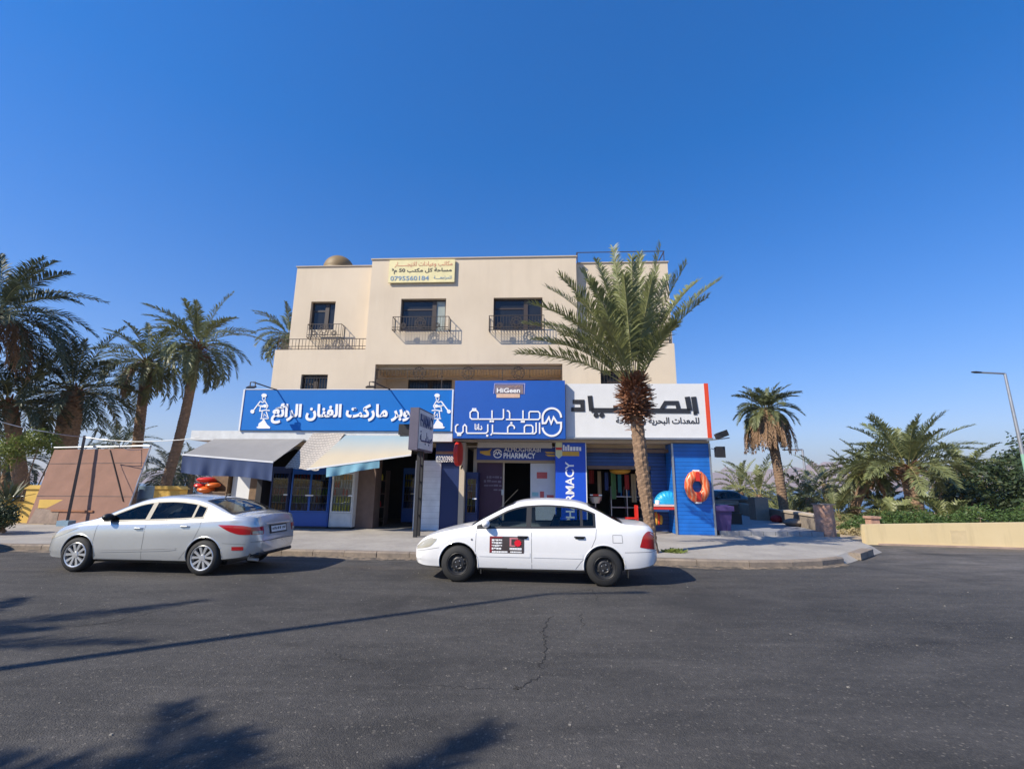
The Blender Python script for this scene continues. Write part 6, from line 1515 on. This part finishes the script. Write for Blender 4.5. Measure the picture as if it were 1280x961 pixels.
for x0, y0, x1, y1 in ((612, 232, 640, 375), (640, 232, 740, 255), (640, 358, 700, 378)): (a, c), (e, f) = from_px(x0, y0), from_px(x1, y1); flank_box(b, C1, a, e, f, c, 0.011)
b.build('logo_frame', mat('pink_frame', (0.55, 0.20, 0.22), 0.5), dp)
b = MB(T1)
cx, cz = from_px(740, 320); pts = []
for i in range(20):
    a = 2*pi*i/20; rr = 0.068*(1 if i % 2 else 0.80); pts.append(on_flank(C1, cx+rr*cos(a), cz+rr*sin(a)*0.95, 0.014))
b.add(pts, [tuple(range(20))]); b.build('logo_disc', mat('bright_red', (0.75, 0.01, 0.03), 0.4), dp)
b = MB(T1); b.lathe([(0.0, C1.yside(1.02, 0.70)+0.008), (0.016, C1.yside(1.02, 0.70)+0.006), (0.018, C1.yside(1.02, .7)-0.01)], 12, 'y', (1.06, 0, 0.735)); b.build('side_repeater', 'gap', car1)
b = MB(T1); b.tube([(0.60, 0.56, 1.27), (0.35, 0.58, 1.52), (0.25, 0.585, 1.62)], 0.004, 5); b.build('aerial', 'trim', car1)
b = MB(T1)
for wx, s in ((1.30, -1), (-1.30, -1)): b.box(wx+s*0.42, wx+s*0.40, 0.64, 0.80, 0.15, 0.28)
b.build('mud_flap', 'rubber', car1)
b = MB(T1)                                                   # taxi-like yellow trinket seen on the parcel shelf edge
# silver saloon (wheelbase 2.57)
C2 = Car(dict(wf=1.285, wr=-1.285, rad=0.315, rimr=0.225, arch=0.35, track=1.48+0.06, xf=2.14, xr=-2.24, crown=0.05, tumble=0.46, crease=[(2, 0), (1.2, 0.004), (0, 0.008), (-1.5, 0.014), (-2.1, 0.0)],
    W=[(2.14, 0.50), (2.09, 0.63), (1.95, 0.745), (1.75, 0.805), (1.35, 0.84), (0.6, 0.85), (-1.2, 0.852), (-1.7, 0.835), (-1.98, 0.785), (-2.14, 0.70), (-2.24, 0.56)],
    zbot=[(2.14, 0.38), (2.05, 0.25), (1.85, 0.20), (1.0, 0.19), (-1.0, 0.20), (-1.75, 0.25), (-2.1, 0.31), (-2.24, 0.40)],
    belt=[(2.14, 0.52), (2.0, 0.62), (1.8, 0.73), (1.4, 0.85), (1.05, 0.90), (0.5, 0.925), (-0.4, 0.96), (-1.2, 1.01), (-1.6, 1.035), (-1.95, 1.02), (-2.13, 0.95), (-2.24, 0.62)],
    top=[(2.14, 0.56), (2.02, 0.69), (1.8, 0.83), (1.5, 0.92), (1.15, 0.995), (0.9, 1.10), (0.5, 1.285), (0.2, 1.395), (-0.1, 1.438), (-0.4, 1.45), (-0.8, 1.425), (-1.1, 1.365), (-1.4, 1.265), (-1.7, 1.145), (-1.85, 1.105), (-2.02, 1.095), (-2.12, 1.08), (-2.165, 0.98), (-2.24, 0.66)],
    dlo=[0.92, -0.02, -0.94, -1.20], ws=(1.12, 0.22), rw=(-1.05, -1.74), handles=[(0.08, 0.82), (-0.86, 0.87)], handlem=None, mirror=(0.72, 0.985), mirrorm='trim',
    lines=[[(0.95, 0.90), (0.98, 0.55), (0.90, 0.30)], [(-0.05, 0.94), (-0.04, 0.26)], [(-1.15, 1.0), (-1.16, 0.86), (-1.02, 0.55), (-0.92, 0.42), (-0.80, 0.27)], [(0.9, 0.25), (-0.8, 0.25)], [(-1.63, 0.58), (-2.05, 0.56)], [(0.78, 0.40), (-0.55, 0.455), (-0.75, 0.475)]],
    mould=[([(0.80, 0.385), (-0.50, 0.435), (-0.74, 0.46)], 0.03, None)],
    head=(1.35, 2.02), headf=lambda x: (interp([(1.35, 0.80), (1.7, 0.66), (2.02, 0.56)], x), interp([(1.35, 0.805), (1.7, 0.75), (2.02, 0.61)], x)),
    tail=(-1.52, -2.10), tailf=lambda x: (interp([(-1.52, 0.905), (-1.75, 0.79), (-1.95, 0.735), (-2.10, 0.73)], x), interp([(-1.52, 0.91), (-1.7, 0.91), (-1.95, 0.90), (-2.10, 0.87)], x)), tailw=0.24, tail2=True, platez=0.80, bumpz=0.60,
    front=[(0.34, 0.5, 0.4, 'trim')]))
C2.rear_x = face_x(C2, False); C2.front_x = face_x(C2, True); C2.stations = add_stations(stations(C2.xf, C2.xr, 1.3, -1.3), C2.cuts())
T2 = place((92, 715), (247, 719.5), 0, 1.70)
car2 = car_build(C2, 'silver four door saloon with spoked alloy wheels and red tail lights', T2, M['carsilver'])
b = MB(T2); 
for i in range(2): pass
x_ = -1.78; flank_box(b, C2, -1.82, -2.02, 0.455, 0.52, 0.005); b.build('rear_reflector', 'tail', car2, smooth=True)
b = MB(T2); P = [(C2.rear_x(abs(y), 0.36)-0.004, y, 0.36) for y in [-0.7+0.07*i for i in range(21)]]; b.tube(P, 0.035, 6); b.build('lower_bumper', 'trim', car2, smooth=True)
b = MB(T2); P = [(C2.rear_x(abs(y), 0.905)-0.012, y, 0.905) for y in [-0.42+0.06*i for i in range(15)]]; b.tube(P, 0.016, 8); b.build('boot_handle_bar', 'alloy', car2, smooth=True)
b = MB(T2); b.tube([(-0.98, 0, 1.385), (-1.02, 0, 1.44), (-1.10, 0, 1.46)], 0.012, 6, r1=0.004); b.build('aerial', 'trim', car2)
b = MB(T2); b.tube([(-2.0, 0.55, 0.27), (-2.2, 0.55, 0.26)], 0.03, 10); b.build('exhaust', 'steel', car2)
# dark car at the far end of the terrace
T3 = TL(12.6, 29.5, 0.1, radians(205))
C1.handlem = 'trim'
car3 = car_build(C1, 'dark car parked far behind the purple bin, mostly hidden by the terrace wall', T3, M['cardark'])

car4 = copy_tree(car3); car4.matrix_basis = TL(-15.3, 11.0, 0, radians(176)); car4['label'] = 'unseen dark car added beyond the left edge for its shadow on the road'  # unseen car added so that its shadow reaches the road at the left
# ------------------------------------------------------------------ street things on the right
pb = thing('waste_bin', 'tall purple plastic bin beside the blue column', 'bin', FT(7.1, 0.2, 0.15))
u0 = 6.86; u1 = fac(913, 650, 0.3)[0]; zt = fac(905, 632, 0.3)[1]
b = bmb(); b.add([(u0+0.03, 0.15, 0.29), (u1-0.07, 0.15, 0.29), (u1-0.07, 0.85, 0.29), (u0+0.03, 0.85, 0.29), (u0, 0.05, zt-0.16), (u1-0.02, 0.05, zt-0.16), (u1-0.02, 0.9, zt-0.16), (u0, 0.9, zt-0.16)], [(0, 1, 5, 4), (1, 2, 6, 5), (2, 3, 7, 6), (3, 0, 4, 7), (4, 5, 6, 7)]); b.build('body', 'purple', pb)
b = bmb(); b.box(u0+0.002, u1+0.03, -0.02, 0.95, zt-0.158, zt); b.box(u0+0.1, u1-0.1, 0.1, 0.85, zt, zt+0.03); b.build('lid', 'purple', pb)
b = bmb(); b.box(u1-0.2, u1-0.08, 0.10, 0.149, 0.3, zt-0.18); b.build('rib', 'purple', pb)
for i, (x0, x1, y0, y1, Y, lab) in enumerate([(905, 923, 632, 642, 19.5, 'black box stacked upper beside the purple bin'), (906, 927, 643, 651, 19.2, 'black box lying lower beside the purple bin')]):
    p = at(x0, y1, Y); q = at(x1, y0, Y); b = MB(); b.box(p.x, q.x, Y, Y+0.7, p.z if i == 0 else 0.29, q.z); b.box(p.x-0.03, q.x+0.03, Y-0.03, Y+0.73, q.z, q.z+0.05); tag(b.build('storage_box', 'black'), lab, 'box', 'black boxes on the terrace')
wl = thing('terrace_wall', 'low grey stone wall running along the right side of the tiled terrace', 'wall', TL(11.0, 18, 0.2))
def wallseg(mb, a, c, t, z0, za, zc, zb=None):
    a = Vector((*a, 0)); c = Vector((*c, 0)); d = (c-a).normalized(); s = Vector((-d.y, d.x, 0))*t/2
    vs = [(*(a-s).xy, z0), (*(c-s).xy, z0), (*(c+s).xy, z0), (*(a+s).xy, z0), (*(a-s).xy, za), (*(c-s).xy, zc), (*(c+s).xy, zc), (*(a+s).xy, za)]
    mb.add(vs, [(3, 2, 1, 0), (4, 5, 6, 7), (0, 1, 5, 4), (1, 2, 6, 5), (2, 3, 7, 6), (3, 0, 4, 7)])
b = MB(); wallseg(b, (10.75, 16.75), (12.95, 27.2), 0.28, 0.0, 0.72, 0.85); wallseg(b, (12.9, 27.4), (9.0, 28.5), 0.28, 0.0, 0.95, 1.0); b.build('masonry', 'stonewall', wl)
b = MB(); wallseg(b, (10.75, 16.75), (11.5, 20.3), 0.36, 0.722, 0.79, 0.82); b.build('coping', 'soffit', wl)
p = at(949, 640, 22); b = MB(); b.box(p.x-0.3, p.x+0.3, 21.7, 22.3, 0.2, 1.28); b.build('pier', 'stonewall', wl)
gp_ = thing('gate_pillar', 'rough reddish stone pillar at the corner of the terrace', 'pillar', TL(10.6, 16.4, 0.0))
b = MB(); rows = []
for j in range(13):
    z = 1.16*j/12; row = []
    for i in range(24):
        a = 2*pi*i/24+pi/4; r_ = 0.27/max(abs(cos(a-pi/4)), abs(sin(a-pi/4)))**0.85; q = Vector((10.62+cos(a)*r_*0.95, 16.45+sin(a)*r_, z)); k = noise.noise(q*7)*0.045; row.append(q+Vector((cos(a)*k, sin(a)*k, 0)))
    rows.append(row)
b.grid(rows, closed=True); b.add(rows[-1], [tuple(range(24))]); b.build('stones', 'redstone', gp_)
b = MB(); b.box(10.36, 10.88, 16.2, 16.7, 1.165, 1.20); b.build('cap', 'stonewall', gp_)
# red low bench and grey slab on the terrace by the wall
p = at(972, 648, 20.5); b = MB(); b.sphere((p.x, 20.6, 0.42), 0.24, 12, 8, 0.7); tag(b.build('red_bundle', mat('dull_red_cloth', (0.25, 0.02, 0.025), 0.8, var=0.2), None), 'dull red bundle against the terrace wall', 'bundle')
p = at(1000, 654, 18.5); b = MB(); b.sphere((p.x-0.1, 18.7, 0.42), 0.38, 16, 8, 0.4); b.sphere((p.x+0.3, 18.4, 0.40), 0.22, 12, 8, 0.6); tag(b.build('covered_pile', 'stonewall', smooth=True), 'grey covered pile against the terrace wall', 'pile')
# pale yellow roadside wall
pw = thing('roadside_wall', 'long low pale yellow wall along the far side of the road', 'wall', TL(20, 14, 0))
b = MB(); wallseg(b, wall_a.xy, wall_b.xy, 0.24, -0.1, 0.60, 1.95); b.build('masonry', 'wallpaint', pw)
b = MB(); wallseg(b, wall_a.xy+Vector((0.3, -0.19)), wall_b.xy+Vector((0, -0.19)), 0.12, -0.02, 0.05, 0.09); b.build('footing', mat('pinkish_footing', (0.34, 0.25, 0.20), 0.9, var=0.3, scale=2), pw)
b = MB(); q = gnd(1170, 668, 0.3); 
d_ = (wall_b-wall_a).normalized(); s0 = 2.35; a = wall_a+d_*s0; c = a+d_*0.42; wallseg(b, (a-Vector((d_.y*-1, d_.x, 0))*0.122).xy, (c-Vector((d_.y*-1, d_.x, 0))*0.122).xy, 0.004, 0.12, 0.5, 0.5); b.build('patch', mat('grey_patch', (0.58, 0.46, 0.27), 0.9, var=0.1, scale=5), pw)
for px, py, Y, lab, h in ((1091, 655, 17.5, 'small brick pillar behind the left end of the pale yellow wall', 0.42), (1178, 665, 17.2, 'stump of a brick pillar behind the middle of the pale yellow wall', 0.35)):
    p = at(px, py, Y); t = thing('brick_pillar', lab, 'pillar', TL(p.x, Y, 0)); b = MB(); b.box(p.x-0.15, p.x+0.15, Y-0.15, Y+0.15, -0.05, p.z+0.20); b.build('shaft', 'redstone', t); b = MB(); b.box(p.x-0.19, p.x+0.19, Y-0.19, Y+0.19, p.z+0.202, p.z+0.28); b.build('cap', 'redstone', t)
q = gnd(1040, 672); b = MB(); b.prism([(q.x-0.25, q.y+0.1), (q.x+0.5, q.y+0.3), (q.x+0.4, q.y+0.7), (q.x-0.3, q.y+0.6)], 0, 0.12, 'xy'); tag(b.build('yellow_kerb_block', 'yellow'), 'yellow painted kerb block beside the stone gate pillar', 'kerb block')
r_ = random.Random(12)
for i in range(4):
    q = gnd(1046+i*6, 668, 0); b = MB(); b.tube([(q.x, q.y+1.5, -0.05), (q.x+0.05*i, q.y+1.5, 0.75+0.1*(i % 2))], 0.05, 7); tag(b.build('fence_stake', 'dead'), 'pale wooden stake in the dry ground right of the gate pillar', 'stake', 'stakes by the gate pillar')
def street_lamp(label, base, top, arm_end, r0, r1, green=False):
    t = thing('street_lamp', label, 'street lamp', TL(*base), 'street lamps'); base, top, arm_end = Vector(base), Vector(top), Vector(arm_end)
    b = MB(); b.tube([base, base.lerp(top, 0.5), top], r0, 12, r1=r1); b.box(base.x-0.2, base.x+0.2, base.y-0.2, base.y+0.2, base.z-0.05, base.z+0.04); b.build('pole', 'steel', t, smooth=True)
    if green: b = MB(); b.tube([base+Vector((0, 0, 0.02)), base+(top-base)*0.47], r0*1.03, 12, r1=(r0+(r1-r0)*0.47)*1.03); b.build('painted_sleeve', mat('green_pole_paint', (0.22, 0.42, 0.32), 0.5), t, smooth=True)
    b = MB(); b.tube([top+Vector((0, 0, -0.05)), top, arm_end], r1*0.8, 8); b.build('arm', 'steel', t, smooth=True)
    d_ = (arm_end-top).normalized(); s_ = Vector((-d_.y, d_.x, 0)).normalized(); b = MB(); P = [(0, 0.05), (0.15, 0.13), (0.5, 0.16), (0.75, 0.10), (0.8, 0.02)]
    k = (top-arm_end).length*0.32
    rows = [[arm_end+d_*(x-0.15)*k/0.6+s_*w*cos(a)*k/0.6+Vector((0, 0, 0.5*w*sin(a)*k/0.6)) for a in [2*pi*i/12 for i in range(12)]] for x, w in P]
    b.grid(rows, closed=True); b.add(rows[0], [tuple(range(12))]); b.add(rows[-1], [tuple(range(12))]); b.build('lamp_head', 'black', t, smooth=True); return t
q = at(1256, 467, 22); e = at(1225, 465.5, 22); street_lamp('street lamp with green lower pole at the right edge', (q.x+0.05, 22, -0.05), q, e, 0.10, 0.055, True)
q = at(1003, 562, 55); e = at(984, 562, 55); street_lamp('far thin street lamp behind the terrace wall', (q.x, 55, gz(q.x, 55)), q, e, 0.19, 0.12)
q = at(918, 603, 90); e = at(911, 600, 90); street_lamp('distant tiny street lamp in front of the sea', (q.x, 90, gz(q.x, 90)), q, e, 0.16, 0.1)
street_lamp('street lamp standing off to the left of the road', (-10.1, 1.45, 0), (-10.1, 1.45, 10.6), (-9.0, 1.5, 10.75), 0.10, 0.06)

# ------------------------------------------------------------------ left side: hoarding, wall, wires
hd_ = thing('hoarding', 'brown weathered panel hoarding leaning back, with a dark prop across its face', 'hoarding', TL(-15.6, 17.7, 0.15))
A0 = gnd(33, 654, 0.15); B0 = gnd(152, 657, 0.15)
A1 = at(68, 562, A0.y+0.62); B1 = at(187, 560, B0.y+0.72)
rows = []
for j in range(8):
    rows.append([(A0.lerp(A1, j/7)).lerp(B0.lerp(B1, j/7), i/10)+Vector((0, 0.015*noise.noise(Vector((i*0.7, j*0.9, 2))), 0)) for i in range(11)])
nv = Vector((0, 0.04, 0)); b = MB(); b.grid(rows); b.grid([[p+nv for p in r2] for r2 in rows]); b.build('panel', 'brownpanel', hd_, recalc=False)
HP = lambda s, t, o=-0.03: (A0.lerp(A1, t)).lerp(B0.lerp(B1, t), s)+Vector((0, o, 0))
b = MB()
for t_ in (0.36, 0.80): b.bar(HP(0.0, t_, -0.006), HP(0.999, t_, -0.006), 0.012, 0.012)
b.build('panel_joint', 'gap', hd_)
b = MB(); b.tube([HP(0, 1.03), HP(1, 1.03)], 0.03, 8); b.tube([HP(1.0, 0.0, 0.03), HP(1.0, 1.04, 0.03)], 0.03, 8); b.tube([HP(0.3, 0.97), HP(0.3, 1.08)], 0.02, 6); b.build('top_rail', 'steel', hd_)
b = MB(); b.bar(HP(0.22, 0.17), HP(0.66, 0.17), 0.04, 0.06); b.build('lower_batten', mat('orange_brown_batten', (0.32, 0.14, 0.07), 0.8), hd_)
b = MB(); p0 = at(84, 652, A0.y-0.75); p1 = at(106, 545, A0.y+0.25); p0.z = 0.15; b.bar(p0, p1, 0.09, 0.11); b.build('prop', 'iron', hd_)
b = MB(); b.box(p0.x-0.22, p0.x+0.18, p0.y-0.16, p0.y+0.14, 0.152, 0.33); b.build('prop_foot', mat('blue_grey_block', (0.20, 0.30, 0.38), 0.8, var=0.2), hd_)
b = MB(); q0 = HP(0.07, 0.20); q1 = HP(0.36, 0.31); b.box(q0.x, q1.x, q0.y-0.01, q0.y+0.02, q0.z, q1.z); b.build('yellow_board', 'yellow', hd_)
b = MB(); b.add([HP(0.02, 0.0, -0.012), HP(0.32, 0.0, -0.012), HP(0.30, 0.17, -0.012), HP(0.045, 0.20, -0.012)], [(0, 1, 2, 3)]); b.build('bare_board', mat('grey_bare_board', (0.24, 0.18, 0.14), 0.9, var=0.3, scale=5), hd_)
b = MB(); b.bar(HP(0.62, 1.0, 0.06), HP(0.98, 0.25, 0.06), 0.03) ; b.bar(HP(0.60, 0.98, -0.02), HP(0.93, 0.30, -0.02), 0.03, 0.03); b.build('brace', 'iron', hd_)
yw = thing('garden_wall', 'low yellow garden wall with a pillar left of the hoarding', 'wall', TL(-18, 18.2, 0.1))
p = gnd(36, 652, 0.15); b = MB(); b.box(p.x-0.45, p.x+0.25, p.y+0.1, p.y+0.6, 0.1, 1.35); b.build('pillar', 'yellow', yw)
b = MB(); b.prism([(p.x-0.52, 1.352), (p.x+0.32, 1.352), (p.x+0.1, 1.5), (p.x-0.3, 1.5)], p.y+0.05, p.y+0.65); b.build('cap', 'yellow', yw)
b = MB(); b.box(p.x-9, p.x-0.452, p.y+0.22, p.y+0.45, 0.1, 0.88); b.build('masonry', 'yellow', yw)
b = MB(); b.tube([(p.x-9, p.y+0.33, 1.06), (p.x-0.45, p.y+0.33, 1.06)], 0.035, 8); b.build('rail', 'steel', yw)
p = at(212, 614, 22); b = MB(); b.box(p.x-0.62, p.x+0.62, 21.8, 22.3, 0.0, p.z+0.1); b.prism([(p.x-0.7, p.z+0.102), (p.x+0.7, p.z+0.102), (p.x+0.5, p.z+0.24), (p.x-0.5, p.z+0.24)], 21.75, 22.35); tag(b.build('yellow_wall_pillar', 'yellow'), 'broad yellow wall pillar behind the roof of the silver car', 'pillar')
p = at(183, 612, 19.5); t = thing('steel_drum', 'blue grey drum beside the right edge of the hoarding', 'drum', TL(p.x, 19.5, 0)); b = MB(); b.lathe([(0.26, 0.15), (0.26, 0.55), (0.28, 0.57), (0.26, 0.6), (0.26, 1.0), (0.28, 1.02), (0.26, 1.05), (0.26, p.z+0.15), (0, p.z+0.15)], 20, 'z', (p.x, 19.5, 0)); b.build('body', mat('drum_blue', (0.12, 0.20, 0.28), 0.6, var=0.2), t, smooth=True)
# cables from the left to the corner of the market
for i, (pts, lab) in enumerate([([(0, 527, 15.5), (60, 540, 16.0), (107, 546, 17.3), (150, 551, 17.0), (200, 551, 16.8), (250, 546.5, 16.6)], 'thin cable sagging from the hoarding post to the market corner'), ([(107, 547, 17.3), (135, 549, 17.2), (160, 562, 17.6), (187, 560, 18.2)], 'short cable drooping along the top of the hoarding')]):
    b = MB(); P = [at(*q) for q in pts]; Q = []
    for k in range(len(P)-1):
        for s in range(5): Q.append(P[k].lerp(P[k+1], s/5)-Vector((0, 0, 0.03*sin(pi*s/5))))
    Q.append(P[-1]); b.tube(Q, 0.013, 5); tag(b.build('cable', 'steel'), lab, 'cable', None)

# ------------------------------------------------------------------ air
hz = MB(); hz.box(-5600, 5600, -650, 4700, -16, 290)
ho = hz.build('haze', mat('haze', (1, 1, 1)), origin=(0, 0, 0)); tag(ho, kind='stuff')
m = bpy.data.materials.new('haze_air'); m.use_nodes = True; n = m.node_tree; n.nodes.clear()
out = n.nodes.new('ShaderNodeOutputMaterial'); pv = n.nodes.new('ShaderNodeVolumePrincipled'); pv.inputs['Color'].default_value = (0.80, 0.88, 1.0, 1); pv.inputs['Density'].default_value = 0.00018; pv.inputs['Anisotropy'].default_value = 0.2
n.links.new(pv.outputs[0], out.inputs['Volume']); ho.data.materials.clear(); ho.data.materials.append(m)
scene.cycles.volume_max_steps = 64
